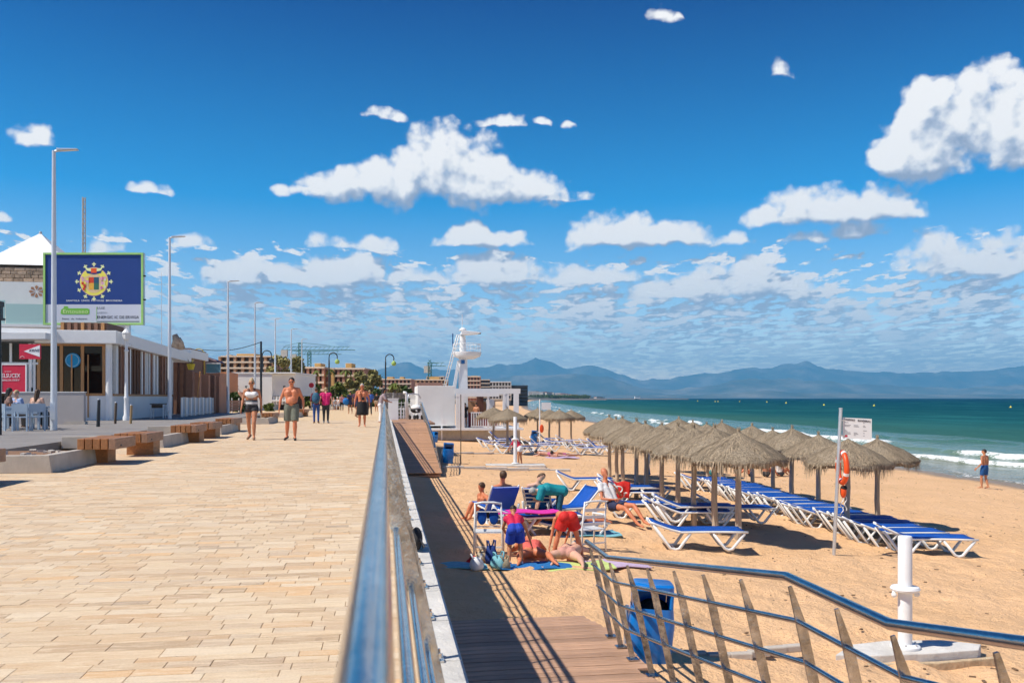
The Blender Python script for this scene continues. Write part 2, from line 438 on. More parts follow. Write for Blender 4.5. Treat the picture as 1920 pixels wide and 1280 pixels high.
M['leaf'] = mat('tree_leaf', (0.13, 0.16, 0.035), 0.7, spec=0.2, island=0.5)
M['leaf2'] = mat('olive_leaf', (0.26, 0.23, 0.085), 0.7, spec=0.2, island=0.5)
M['leaf3'] = mat('dark_leaf', (0.06, 0.095, 0.025), 0.7, spec=0.2, island=0.5)
M['bark'] = mat('bark', (0.13, 0.09, 0.06), 0.9, var=0.3, vscale=8)
M['crane'] = mat('crane_green', (0.03, 0.14, 0.10), 0.5)
M['navy'] = mat('navy_awning', (0.03, 0.035, 0.16), 0.7)
M['teal'] = mat('teal_cloth', (0.0, 0.26, 0.30), 0.7, var=0.15, vscale=9)
M['magenta'] = mat('magenta_towel', (0.72, 0.03, 0.36), 0.8, var=0.15, vscale=9)
M['turq'] = mat('pale_turquoise_towel', (0.20, 0.50, 0.58), 0.85, var=0.3, vscale=9)
M['lilac'] = mat('lilac_towel', (0.55, 0.42, 0.58), 0.85, var=0.2, vscale=9)
M['lime'] = mat('lime_towel', (0.55, 0.66, 0.22), 0.85, var=0.2, vscale=9)
M['towelblue'] = mat('blue_towel', (0.01, 0.15, 0.42), 0.85, var=0.2, vscale=9)
M['khaki'] = mat('khaki_bag', (0.30, 0.26, 0.18), 0.85, var=0.3, vscale=12)
M['pontoon'] = mat('weathered_pier', (0.17, 0.15, 0.14), 0.85)
M['buoy'] = mat('yellow_buoy', (0.85, 0.70, 0.05), 0.4)
M['mountain'] = None
def c_mat(name, c, rough=0.8):
    k = 'c_' + name
    if k not in M: M[k] = mat(name, c, rough, var=0.15, vscale=12)
    return M[k]
def skin_mat(name, c):
    k = 's_' + name
    if k not in M: M[k] = mat(name, c, 0.5, spec=0.4, var=0.12, vscale=7, var2=tuple(min(1, x * 1.12) for x in c))
    return M[k]
SK_TAN = skin_mat('tanned_skin', (0.52, 0.215, 0.105))
SK_RED = skin_mat('sunburnt_skin', (0.62, 0.21, 0.10))
SK_PALE = skin_mat('pale_skin', (0.70, 0.40, 0.28))
SK_DARK = skin_mat('brown_skin', (0.33, 0.155, 0.08))
H_BLOND = c_mat('blond_hair', (0.42, 0.30, 0.16), 0.6)
H_DARK = c_mat('dark_hair', (0.018, 0.013, 0.01), 0.6)
H_BROWN = c_mat('brown_hair', (0.09, 0.045, 0.02), 0.6)
H_GREY = c_mat('grey_hair', (0.42, 0.40, 0.37), 0.6)

# ------------------------------------------------------------------ mesh building helpers
class MB:
    def __init__(s):
        s.v = []; s.f = []; s.T = Matrix.Identity(4)
    def _add(s, vs, fs):
        o = len(s.v)
        T = s.T
        s.v += [tuple(T @ Vector(p)) for p in vs]
        s.f += [tuple(i + o for i in f) for f in fs]
        return s
    def box(s, c, d, rz=0, ry=0, rx=0):
        hx, hy, hz = d[0] / 2, d[1] / 2, d[2] / 2
        vs = [Vector((x, y, z)) for x in (-hx, hx) for y in (-hy, hy) for z in (-hz, hz)]
        if rz or ry or rx:
            rm = Matrix.Rotation(rz, 3, 'Z') @ Matrix.Rotation(ry, 3, 'Y') @ Matrix.Rotation(rx, 3, 'X')
            vs = [rm @ v for v in vs]
        vs = [v + Vector(c) for v in vs]
        return s._add(vs, [(0, 1, 3, 2), (4, 6, 7, 5), (0, 4, 5, 1), (2, 3, 7, 6), (0, 2, 6, 4), (1, 5, 7, 3)])
    def span(s, a, b):
        return s.box([(a[i] + b[i]) / 2 for i in range(3)], [abs(b[i] - a[i]) for i in range(3)])
    def cyl(s, a, b, r, r2=None, n=10, cap=True):
        a = Vector(a); b = Vector(b); r2 = r if r2 is None else r2
        d = (b - a).normalized()
        u = d.orthogonal().normalized(); w = d.cross(u)
        vs = []
        for p, rr in ((a, r), (b, r2)):
            for i in range(n):
                t = 2 * math.pi * i / n
                vs.append(p + u * math.cos(t) * rr + w * math.sin(t) * rr)
        fs = [(i, (i + 1) % n, n + (i + 1) % n, n + i) for i in range(n)]
        if cap: fs += [tuple(range(n - 1, -1, -1)), tuple(range(n, 2 * n))]
        return s._add(vs, fs)
    def tube(s, pts, r, n=8, closed=False):
        pts = [Vector(p) for p in pts]
        rs = r if isinstance(r, (list, tuple)) else [r] * len(pts)
        L = len(pts); vs = []
        up = None
        for i, p in enumerate(pts):
            a = pts[(i - 1) % L] if (i or closed) else p
            b = pts[(i + 1) % L] if (i < L - 1 or closed) else p
            d = (b - a).normalized()
            if up is None: up = d.orthogonal().normalized()
            up = (up - d * up.dot(d))
            up = up.normalized() if up.length > 1e-6 else d.orthogonal().normalized()
            w = d.cross(up)
            k = 1.0
            if 0 < i < L - 1 or closed:
                d1 = (p - a); d2 = (b - p)
                if d1.length > 1e-6 and d2.length > 1e-6:
                    k = 1 / max(0.6, math.cos(d1.angle(d2) / 2))
            for j in range(n):
                t = 2 * math.pi * j / n
                vs.append(p + (up * math.cos(t) + w * math.sin(t)) * rs[i] * k)
        fs = []
        for i in range(L if closed else L - 1):
            for j in range(n):
                a = i * n; b = ((i + 1) % L) * n
                fs.append((a + j, a + (j + 1) % n, b + (j + 1) % n, b + j))
        if not closed: fs += [tuple(range(n - 1, -1, -1)), tuple(range((L - 1) * n, L * n))]
        return s._add(vs, fs)
    def lathe(s, prof, n=16, c=(0, 0, 0), cap=True):
        vs = []
        for r, z in prof:
            for j in range(n):
                t = 2 * math.pi * j / n
                vs.append((c[0] + r * math.cos(t), c[1] + r * math.sin(t), c[2] + z))
        fs = []
        for i in range(len(prof) - 1):
            for j in range(n):
                fs.append((i * n + j, i * n + (j + 1) % n, (i + 1) * n + (j + 1) % n, (i + 1) * n + j))
        if cap: fs += [tuple(range(n - 1, -1, -1)), tuple(range((len(prof) - 1) * n, len(prof) * n))]
        return s._add(vs, fs)
    def ext(s, poly, vec):
        """extrude a planar polygon (3-D points) along vec"""
        n = len(poly); vec = Vector(vec)
        vs = [Vector(p) for p in poly] + [Vector(p) + vec for p in poly]
        fs = [(i, (i + 1) % n, n + (i + 1) % n, n + i) for i in range(n)] + [tuple(range(n - 1, -1, -1)), tuple(range(n, 2 * n))]
        return s._add(vs, fs)
    def ball(s, c, r, nu=10, nv=7, rot=None):
        r = (r, r, r) if isinstance(r, (int, float)) else r
        vs = [Vector((0, 0, -r[2]))]
        for i in range(1, nv):
            ph = -math.pi / 2 + math.pi * i / nv
            for j in range(nu):
                t = 2 * math.pi * j / nu
                vs.append(Vector((r[0] * math.cos(ph) * math.cos(t), r[1] * math.cos(ph) * math.sin(t), r[2] * math.sin(ph))))
        vs.append(Vector((0, 0, r[2])))
        if rot is not None: vs = [rot @ v for v in vs]
        vs = [v + Vector(c) for v in vs]
        fs = [(0, 1 + (j + 1) % nu, 1 + j) for j in range(nu)]
        for i in range(nv - 2):
            a = 1 + i * nu; b = a + nu
            for j in range(nu): fs.append((a + j, a + (j + 1) % nu, b + (j + 1) % nu, b + j))
        a = 1 + (nv - 2) * nu; t = len(vs) - 1
        fs += [(a + j, a + (j + 1) % nu, t) for j in range(nu)]
        return s._add(vs, fs)
    def caps(s, a, b, r, r2=None, n=10):
        """closed tapered capsule"""
        a = Vector(a); b = Vector(b); r2 = r if r2 is None else r2
        d = b - a
        if d.length < 1e-5: return s.ball(a, r, n)
        d.normalize()
        pts = []; rs = []
        for k in (80, 50, 20): pts.append(a - d * r * math.sin(R(k))); rs.append(max(0.001, r * math.cos(R(k))))
        for k in (20, 50, 80): pts.append(b + d * r2 * math.sin(R(k))); rs.append(max(0.001, r2 * math.cos(R(k))))
        u = d.orthogonal().normalized(); w = d.cross(u); vs = []
        for p, rr in zip(pts, rs):
            for j in range(n):
                t = 2 * math.pi * j / n
                vs.append(p + (u * math.cos(t) + w * math.sin(t)) * rr)
        fs = []
        for i in range(5):
            for j in range(n): fs.append((i * n + j, i * n + (j + 1) % n, (i + 1) * n + (j + 1) % n, (i + 1) * n + j))
        fs += [tuple(range(n - 1, -1, -1)), tuple(range(5 * n, 6 * n))]
        return s._add(vs, fs)
    def quad(s, a, b, c, d): return s._add([a, b, c, d], [(0, 1, 2, 3)])
    def mesh(s, name='mesh'):
        me = bpy.data.meshes.new(name)
        me.from_pydata(s.v, [], s.f); me.update()
        return me
    def build(s, name, m, parent=None, loc=(0, 0, 0), rz=0, smooth=False, bevel=0.0, fixn=False):
        me = s.mesh(name)
        if fixn:
            b = bmesh.new(); b.from_mesh(me); bmesh.ops.recalc_face_normals(b, faces=b.faces); b.to_mesh(me); b.free()
        if m: me.materials.append(m)
        return put(name, me, parent, loc, rz, smooth, bevel)
def put(name, me, parent=None, loc=(0, 0, 0), rz=0, smooth=False, bevel=0.0):
    if smooth:
        me.polygons.foreach_set('use_smooth', [True] * len(me.polygons))
        if smooth == 'auto':
            me.set_sharp_from_angle(angle=R(40))
    o = bpy.data.objects.new(name, me)
    COL.objects.link(o)
    o.location = loc; o.rotation_euler = (0, 0, rz)
    if parent: o.parent = parent
    if bevel:
        b = o.modifiers.new('bevel', 'BEVEL'); b.width = bevel; b.segments = 2; b.limit_method = 'ANGLE'
    return o
def tag(o, label=None, cat=None, group=None, kind=None):
    if label: o['label'] = label
    if cat: o['category'] = cat
    if group: o['group'] = group
    if kind: o['kind'] = kind
    return o
def thing(name, label, cat, loc=(0, 0, 0), rz=0, group=None):
    o = bpy.data.objects.new(name, None); COL.objects.link(o)
    o.empty_display_size = 0.2
    o.location = loc; o.rotation_euler = (0, 0, rz)
    return tag(o, label, cat, group)
def copy_tree(root, loc, rz=None, label=None, group=None, scale=None):
    r = root.copy(); COL.objects.link(r); r.location = loc
    if rz is not None: r.rotation_euler = (r.rotation_euler[0], r.rotation_euler[1], rz)
    if label: r['label'] = label
    if group: r['group'] = group
    if scale: r.scale = (scale,) * 3 if isinstance(scale, (int, float)) else scale
    for ch in root.children:
        c = ch.copy(); COL.objects.link(c); c.parent = r
        for g in ch.children:
            d = g.copy(); COL.objects.link(d); d.parent = c
    return r
ORD = ['nearest', 'second', 'third', 'fourth', 'fifth', 'sixth', 'seventh', 'eighth', 'ninth', 'tenth', 'eleventh', 'twelfth', 'thirteenth', 'fourteenth', 'fifteenth', 'sixteenth', 'seventeenth', 'eighteenth', 'nineteenth', 'twentieth', 'twenty first', 'twenty second', 'twenty third']

# place on the ground where a picture direction meets a height
def at(px, py, z=0.0):
    D = 1600 * (CAM_Z - z) / (py - 746)
    return atD(px, D, z)
def atD(px, D, z=0.0):
    r = (px - 960) * D / 1600
    return Vector((r * CY + D * SY, -r * SY + D * CY, z))
def zat(py, D): return CAM_Z - (py - 746) * D / 1600
def depth(p): return p[0] * SY + p[1] * CY
SEA_Z = -3.1
def shore_x(y):
    pts = [(-40, 29.5), (20, 30), (38, 30.8), (60, 32), (150, 37), (240, 44), (350, 58), (750, 120), (1700, 300)]
    if y <= pts[0][0]: return pts[0][1]
    for (a, xa), (b, xb) in zip(pts, pts[1:]):
        if y <= b: return xa + (xb - xa) * (y - a) / (b - a)
    return pts[-1][1]
def sand_z(x, y):
    s = shore_x(y)
    t = min(1.15, max(0.0, (x - 0.3) / (s - 0.3)))
    z = -1.50 - 1.58 * t ** 1.02
    return z
def at_sand(px, py):
    z = -1.8
    for _ in range(12):
        p = at(px, py, z); z = 0.5 * z + 0.5 * sand_z(p.x, p.y)
    p = at(px, py, z); p.z = sand_z(p.x, p.y)
    return p
def text_obj(name, s, size, m, parent, loc, rot=(R(90), 0, 0), align='CENTER', depth_=0.004, width=None, shear=0):
    c = bpy.data.curves.new(name, 'FONT'); c.body = s; c.size = size; c.align_x = align; c.align_y = 'CENTER'
    c.extrude = depth_; c.shear = shear; c.resolution_u = 2
    o = bpy.data.objects.new(name, c); COL.objects.link(o)
    dg = bpy.context.evaluated_depsgraph_get()
    me = bpy.data.meshes.new_from_object(o.evaluated_get(dg))
    bpy.data.objects.remove(o); me.name = name
    me.materials.clear(); me.materials.append(m)
    if width:
        xs = [v.co.x for v in me.vertices]
        if xs:
            k = width / (max(xs) - min(xs))
            for v in me.vertices: v.co.x *= k
    o = bpy.data.objects.new(name, me); COL.objects.link(o)
    o.parent = parent; o.location = loc; o.rotation_euler = rot
    return o

# ================================================================== GROUND, SAND, SEA
def grid_mesh(name, xs, ys, zf, m, attrs=None, smooth=True):
    nx, ny = len(xs[0]), len(ys)
    verts = np.zeros((ny, nx, 3), np.float32)
    for j, y in enumerate(ys):
        verts[j, :, 0] = xs[j]; verts[j, :, 1] = y
    X, Y = verts[..., 0], verts[..., 1]
    verts[..., 2] = zf(X, Y)
    idx = np.arange(nx * ny).reshape(ny, nx)
    q = np.stack([idx[:-1, :-1], idx[:-1, 1:], idx[1:, 1:], idx[1:, :-1]], -1).reshape(-1, 4)
    me = bpy.data.meshes.new(name)
    me.vertices.add(nx * ny); me.vertices.foreach_set('co', verts.reshape(-1))
    me.loops.add(q.size); me.loops.foreach_set('vertex_index', q.reshape(-1))
    me.polygons.add(len(q)); me.polygons.foreach_set('loop_start', np.arange(0, q.size, 4)); me.polygons.foreach_set('loop_total', np.full(len(q), 4))
    me.update(); me.validate()
    for k, fn in (attrs or {}).items():
        a = me.attributes.new(k, 'FLOAT', 'POINT'); a.data.foreach_set('value', np.asarray(fn(X, Y), np.float32).reshape(-1))
    me.materials.append(m)
    o = put(name, me, smooth=smooth)
    return o
def vnoise(X, Y, s, seed):
    """smooth lattice noise 0..1"""
    r = np.random.default_rng(seed).random((256, 256))
    x = X / s; y = Y / s
    xi = np.floor(x).astype(int); yi = np.floor(y).astype(int)
    fx = x - xi; fy = y - yi
    fx = fx * fx * (3 - 2 * fx); fy = fy * fy * (3 - 2 * fy)
    a = r[yi % 256, xi % 256]; b = r[yi % 256, (xi + 1) % 256]; c = r[(yi + 1) % 256, xi % 256]; d = r[(yi + 1) % 256, (xi + 1) % 256]
    return (a * (1 - fx) + b * fx) * (1 - fy) + (c * (1 - fx) + d * fx) * fy
def shore_arr(Y): return np.vectorize(shore_x)(Y)
def sand_arr(X, Y):
    s = shore_arr(Y[:, :1])
    t = np.clip((X - 0.3) / (s - 0.3), 0, 1.15)
    z = -1.50 - 1.58 * t ** 1.02
    dens = np.clip((60 - Y) / 50, 0, 1)
    z = z + (vnoise(X, Y, 1.7, 1) - 0.5) * 0.07 + dens * ((vnoise(X, Y, 0.42, 2) - 0.5) * 0.10 + (vnoise(X, Y, 0.24, 3) - 0.5) * 0.06)
    # the dug edge by the shower slab and the sand piled at the wall
    z += 0.03 * np.exp(-((X - 0.4) / 0.6) ** 2) * (vnoise(X, Y, 3, 4))
    return z
ys = np.concatenate([np.array([-60., -20, -5, 2]), np.arange(3, 30, 0.11), np.arange(30, 62, 0.25), np.geomspace(62, 1700, 110)])
ss = np.array([shore_x(y) for y in ys])
us = np.concatenate([np.linspace(0, 0.55, 150), np.linspace(0.56, 1.12, 70)])
xs = [0.30 + us * (s - 0.30) for s in ss]
o = grid_mesh('beach_sand', xs, ys, sand_arr, M['sand'], {'shore': lambda X, Y: X - shore_arr(Y[:, :1])})
tag(o, kind='structure')
# sea: a sheet whose columns follow the shore
ysea = np.concatenate([np.arange(-60, 8, 4.0), np.arange(8, 110, 0.35), np.geomspace(110.4, 1700, 140), np.array([2200, 3000, 5000, 9000, 16000, 30000, 60000.])])
dsea = np.concatenate([np.arange(-3.2, 26, 0.22), np.geomspace(26.3, 400, 60), np.array([600, 1000, 2000, 4000, 8000, 16000, 30000, 60000.])])
def swell(X, Y):
    d = X - shore_arr(Y[:, :1])
    wob = (vnoise(X, Y, 14, 11) - 0.5) * 5 + (vnoise(X, Y, 4, 12) - 0.5) * 1.4
    return d, wob
CREST = [(2.2, 0.08, 0.5, 0.70), (7.0, 0.30, 0.8, 1.05), (13.5, 0.42, 1.0, 1.05), (21.5, 0.26, 1.3, 0.5)]
def sea_z(X, Y):
    d, wob = swell(X, Y)
    z = np.full(d.shape, SEA_Z, float)
    near = np.clip(1 - Y / 1500, 0, 1) * (d < 500)
    for k, (c, h, wd, _) in enumerate(CREST):
        e = d - (c + wob)
        amp = h * (0.35 + 0.9 * vnoise(X, Y, 11, 20 + k))
        z += near * amp * np.where(e < 0, np.exp(-(e / (wd * 0.45)) ** 2), np.exp(-(e / (wd * 1.3)) ** 2))
    z += near * 0.10 * np.sin((d + wob * 2.0) * 0.55) * np.clip(d / 30, 0, 1)
    z += near * (vnoise(X, Y, 2.2, 31) - 0.5) * 0.12 * np.clip(d / 6, 0, 1)
    return z
def sea_foam(X, Y):
    d, wob = swell(X, Y)
    f = np.zeros(d.shape)
    for k, (c, h, wd, st) in enumerate(CREST):
        e = d - (c + wob)
        gate = np.clip((vnoise(X, Y, 11, 20 + k) - 0.30) * 3.2, 0, 1.1)
        f = np.maximum(f, st * gate * np.exp(-np.where(e < 0, e / (wd * 1.15), e / (wd * 0.35)) ** 2))
    f = np.maximum(f, 0.62 * np.exp(-((d - 0.2 - wob * 0.15) / 0.5) ** 2))
    f = np.maximum(f, 0.34 * ((d > 0) & (d < 10)))
    f *= (X < 9000)
    return f
o = grid_mesh('sea', [np.array([shore_x(y) for _ in range(1)])[0] + dsea for y in ysea], ysea, sea_z, M['sea'],
              {'shore': lambda X, Y: X - shore_arr(Y[:, :1]), 'foam': sea_foam})
tag(o, kind='structure')
# everything underneath, to the horizon
mb = MB(); mb.quad((-60000, -60000, -5.2), (60000, -60000, -5.2), (60000, 60000, -5.2), (-60000, 60000, -5.2))
tag(mb.build('sea_bed', mat('wet_sea_bed', (0.10, 0.12, 0.10), 0.9)), kind='structure')
# the land behind the promenade
M['land'] = mat('dry_ground', (0.34, 0.27, 0.19), 0.95, var=0.3, vscale=0.05)
mb = MB()
mb.ext([(-40000, -300, -0.16), (-5.5, -300, -0.16), (-5.5, 60, -0.16), (-1.0, 61, -0.16), (2, 120, -0.16), (18, 350, -0.16), (80, 760, -0.16), (270, 1700, -0.16), (330, 2500, -0.16), (200, 4000, -0.16), (-40000, 4000, -0.16)], (0, 0, -4.8))
tag(mb.build('land', M['land'], fixn=True), kind='structure')

# ================================================================== PROMENADE
PX0, PX1 = -7.0, 0.205
mb = MB(); mb.span((PX0, 2.4, -0.30), (PX1, 62, -0.012))
prom = tag(mb.build('promenade', M['grout']), kind='structure')
pv = []
def paver_mesh(w, d):
    b = 0.0016
    v = [(0, 0, -0.03), (w, 0, -0.03), (w, d, -0.03), (0, d, -0.03), (0, 0, -0.0016), (w, 0, -0.0016), (w, d, -0.0016), (0, d, -0.0016),
         (b, b, 0), (w - b, b, 0), (w - b, d - b, 0), (b, d - b, 0)]
    f = [(8, 9, 10, 11), (4, 5, 9, 8), (5, 6, 10, 9), (6, 7, 11, 10), (7, 4, 8, 11), (0, 1, 5, 4), (1, 2, 6, 5), (2, 3, 7, 6), (3, 0, 4, 7)]
    return v, f
r2 = random.Random(3)
y = 2.6; WIDTHS = [0.15, 0.20, 0.26, 0.32, 0.42]
rows = []
while y < 47:
    dpt = r2.choice([0.08, 0.095, 0.11, 0.135])
    x = PX1 - 0.004 - r2.uniform(0, 0.3)
    first = True
    while x > PX0:
        w = r2.choice(WIDTHS)
        xa = x - w
        px_w = w; x0 = xa
        if first:
            x0 = xa; px_w = PX1 - 0.004 - xa; first = False
            if px_w > 0.75: px_w = PX1 - 0.004 - xa
        pv.append((max(x0, PX0), y, (px_w if x0 > PX0 else px_w - (PX0 - x0)) - 0.0028, dpt - 0.0028, r2.uniform(-0.0012, 0.0008), r2.uniform(-0.002, 0.002)))
        x = xa
    y += dpt
def vis_key(p):
    D = depth((p[0], p[1])); px = 960 + 1600 * ((p[0] + p[2] / 2) * CY - p[1] * SY) / max(D, 0.1)
    return (not (-10 < px < 800 and 746 + 1600 * 1.2 / max(D, 0.1) < 1300), D)
pv.sort(key=vis_key)
cache = {}
for k, (x, y, w, d, dz, tilt) in enumerate(pv[:290]):
    key = (round(w, 2), round(d, 3))
    if key not in cache:
        v, f = paver_mesh(key[0], key[1]); me = bpy.data.meshes.new('paver'); me.from_pydata(v, [], f); me.materials.append(M['paver']); cache[key] = me
    o = bpy.data.objects.new('paver', cache[key]); COL.objects.link(o); o.parent = prom
    o.location = (x, y, dz); o.scale = (w / key[0], 1, 1); o.rotation_euler = (0, tilt, 0)
V = []; F = []
for (x, y, w, d, dz, tilt) in pv[290:]:
    v, f = paver_mesh(w, d)
    v = v[4:]; f = [tuple(i - 4 for i in q) for q in f[:5]]
    o_ = len(V)
    V += [(a + x, b + y, c + dz) for a, b, c in v]; F += [tuple(i + o_ for i in q) for q in f]
me = bpy.data.meshes.new('distant_pavers'); me.from_pydata(V, [], F); me.materials.append(M['paver'])
tag(put('distant_pavers', me, prom), kind='stuff')
# the far promenade beyond, joints too small to see
m = bpy.data.materials.new('far_paving'); m.use_nodes = True; w = NT(m.node_tree); p = w.n['Principled BSDF']
pos = w.node('ShaderNodeNewGeometry').outputs['Position']
c = w.ramp(w.noise(w.vm('MULTIPLY', pos, (0.6, 3, 1)), 1.6, 5, 0.6), [(0.3, (0.62, 0.44, 0.25)), (0.7, (0.75, 0.55, 0.34))])
w.put(p.inputs['Base Color'], c); p.inputs['Roughness'].default_value = 0.8; p.inputs['Specular IOR Level'].default_value = 0.2
M['farpave'] = m
mb = MB(); mb.ext([(-16, 47.02, -0.15), (PX1, 47.02, -0.15), (PX1, 62, -0.15), (-2.2, 170, -0.15), (-30, 170, -0.15)], (0, 0, 0.145))
tag(mb.build('far_promenade', M['farpave'], fixn=True), kind='structure')
mb = MB(); mb.span((-60, -80, -0.15), (PX1, 2.59, -0.005)); tag(mb.build('near_promenade', M['farpave']), kind='structure')
# retaining wall and its curb stones
mb = MB(); mb.span((0.21, -60, -2.2), (0.325, 60, -0.002))
wall = thing('retaining_wall', 'pale concrete sea wall holding up the promenade above the sand', 'wall', (0.27, 0, -1.3))
def cl(o, root):
    o.location = o.location - root.location; return o
cl(mb.build('wall_face', M['concrete'], wall), wall)
y = 1.0; k = 0
while y < 44:
    L = 0.68 if y < 20 else 2.72
    mb = MB(); mb.box((0.262, y + L / 2, 0.028), (0.146, L - 0.012, 0.06))
    cl(mb.build('curb_stone', M['curb'], wall, bevel=0.006 if y < 14 else 0), wall)
    y += L

# ------------------------------------------------------------------ promenade railing
def rail_post(mbp, base, top, wb=0.12, wt=0.035, th=0.012):
    """flat tapered plate, wide across the rail, leaning from base to top; points in X-Z"""
    (xb, y, zb), (xt, _, zt) = base, top
    d = Vector((xt - xb, 0, zt - zb)); L = d.length; d.normalize(); n = Vector((d.z, 0, -d.x))
    b = Vector((xb, y - th / 2, zb))
    P = [b - n * 0.026, b + n * 0.026, b + n * 0.034 + d * L * 0.25, b + n * 0.042 + d * L * 0.74, b + n * 0.008 + d * L * 0.97, b - n * 0.012 + d * L * 0.97, b - n * 0.022 + d * L * 0.5]
    mbp.ext(P, (0, th, 0))
def long_rail(name, label, xb, xt, zbase_f, h, y0, y1, ys_posts, kink_pts=None, cat='railing', side=1):
    root = thing(name, label, cat, (xb, y0, zbase_f(y0)))
    return root
railing = thing('promenade_railing', 'long polished steel handrail with leaning flat posts along the sea wall curb', 'railing', (0.26, 1, 0.06))
RT = Vector((-0.018, 0, 0.95)); RB = Vector((0.213, 0, 0.058))
mb = MB()
mb.tube([(RT.x, -0.6, RT.z), (RT.x, 2, RT.z), (RT.x, 20, RT.z), (RT.x, 41.0, RT.z), (RT.x + 0.02, 41.25, RT.z - 0.12), (RT.x + 0.05, 41.3, RT.z - 0.4)], 0.0265, n=28)
cl(mb.build('handrail', M['handrail'], railing, smooth='auto'), railing)
for t in (0.30, 0.53, 0.76):
    p = RB.lerp(RT, t)
    mb = MB(); mb.tube([(p.x, -0.6, p.z), (p.x, 20, p.z), (p.x, 41.2, p.z)], 0.0135, n=12)
    cl(mb.build('lower_rail', M['steel'], railing, smooth='auto'), railing)
y = 3.02
while y < 41:
    mb = MB(); rail_post(mb, (RB.x, y, RB.z), (RT.x, y, RT.z))
    post = cl(mb.build('post', M['plate'], railing), railing)
    if y < 16:
        for s in (-1, 1):
            b = MB(); b.box((RB.x, y + s * 0.03, 0.064), (0.08, 0.05, 0.008)); b.cyl((RB.x + 0.022, y + s * 0.035, 0.066), (RB.x + 0.022, y + s * 0.035, 0.095), 0.007, n=6); b.cyl((RB.x - 0.022, y + s * 0.035, 0.066), (RB.x - 0.022, y + s * 0.035, 0.095), 0.007, n=6)
            b.build('anchor_bolt', M['steel'], post)
    y += 0.72

# ------------------------------------------------------------------ near boardwalk and its railing
DECK_Z = -1.44
def deck_z(y):
    if y >= 7.9: return DECK_Z
    if y >= 4.7: return DECK_Z + (7.9 - y) / 3.2 * 0.60
    if y >= 3.75: return DECK_Z + 0.60
    return DECK_Z + 0.60 + (3.75 - y) * 0.17
bw = thing('boardwalk_ramp', 'weathered brown timber ramp coming down to the sand beside the sea wall', 'ramp', (1.4, 8, DECK_Z))
y = 2.6; XR = 2.45
k = 0
while y < 10.1:
    z = deck_z(y + 0.07)
    mb = MB(); wx = XR + 0.12 * (y > 8.0) - max(0, y - 9.3) * 0.25 + random.uniform(-0.012, 0.012)
    sl = math.atan((deck_z(y + 0.13) - deck_z(y)) / 0.13)
    mb.box(((0.335 + wx) / 2, 0, 0), (wx - 0.335, 0.128, 0.03), rx=sl)
    o = cl(mb.build('plank', M['deck'], bw, bevel=0.003), bw); o.location = Vector((0, y + 0.065, z - 0.013 + random.uniform(-0.002, 0.002))) - bw.location
    y += 0.137; k += 1
mb = MB()
for x in (0.45, 1.4, XR - 0.1): mb.tube([(x, 2.6, deck_z(2.6) - 0.10), (x, 3.75, deck_z(3.75) - 0.10), (x, 4.7, deck_z(4.7) - 0.10), (x, 7.9, DECK_Z - 0.10), (x, 9.0, DECK_Z - 0.10)], 0.06, n=4)
cl(mb.build('joist', M['deck'], bw), bw)
rr_ = thing('ramp_railing', 'polished steel railing with bent handrail on the open side of the timber ramp', 'railing', (2.45, 6, DECK_Z))
def rail_pt(px, py, D): return atD(px, D, zat(py, D))
KR = 3590.0
tops = [(1100, 1015), (1140, 1045), (1475, 1080), (1670, 1170), (1920, 1205)]
line = [rail_pt(a, b, KR / (a - 722)) for a, b in tops]
ext_ = line[-1] + (line[-1] - line[-2]) * 1.2
mb = MB(); mb.tube([line[0] + Vector((0.02, 0.03, -0.02))] + line + [ext_], 0.0265, n=24)
cl(mb.build('handrail', M['handrail'], rr_, smooth='auto'), rr_)
def rail_at_y(y):
    L = line + [ext_]
    for a, b in zip(L, L[1:]):
        if b.y <= y <= a.y: return a.lerp(b, (a.y - y) / (a.y - b.y))
    return L[0] if y > L[0].y else L[-1]
XBASE = 2.47
posts_px = [1104, 1121, 1141, 1174, 1211, 1261, 1316, 1386, 1478, 1565, 1670, 1863]
for px in posts_px:
    D = KR / (px - 722); p0 = atD(px, D, 0); top = rail_at_y(p0.y)
    base = Vector((XBASE, top.y, deck_z(top.y) + 0.012))
    mb = MB(); rail_post(mb, tuple(base), (top.x + 0.004, top.y, top.z - 0.02))
    post = cl(mb.build('post', M['plate'], rr_), rr_)
    b = MB(); b.box((XBASE, top.y, base.z + 0.003), (0.11, 0.11, 0.010)); b.build('foot_plate', M['plate'], post)
for t in (0.30, 0.53, 0.76):
    pts = []
    for p in [line[0], line[1], line[2], line[3], line[4], ext_]:
        b = Vector((XBASE, p.y, deck_z(p.y)))
        q = b.lerp(p, t); pts.append(q)
    mb = MB(); mb.tube(pts, 0.016, n=12); cl(mb.build('lower_rail', M['steel'], rr_, smooth='auto'), rr_)

# ------------------------------------------------------------------ far ramp
RY0, RY1 = 30.0, 41.5
def ramp_z(y): return -1.42 + 1.42 * min(1, max(0, (y - RY0) / (RY1 - RY0)))
fr = thing('timber_ramp', 'long reddish timber ramp rising from the sand to the promenade by the white kiosk', 'ramp', (1.4, 30, -1.4))
y = RY0; sl = math.atan(1.42 / (RY1 - RY0))
shared = None
while y < RY1:
    if shared is None:
        mb = MB(); mb.box((0, 0, 0), (1.62, 0.135, 0.03), rx=sl); shared = mb.mesh('plank'); shared.materials.append(M['ramp'])
    o = put('plank', shared, fr); o.location = Vector((1.155 + random.uniform(-0.01, 0.01), y, ramp_z(y) + random.uniform(-0.002, 0.002))) - fr.location
    y += 0.143
mb = MB(); mb.ext([(0.4, RY0, -1.5), (1.93, RY0, -1.5), (1.93, RY1, -0.06), (0.4, RY1, -0.06)], (0, 0, -0.06)); cl(mb.build('carriage', M['deck'], fr, fixn=True), fr)
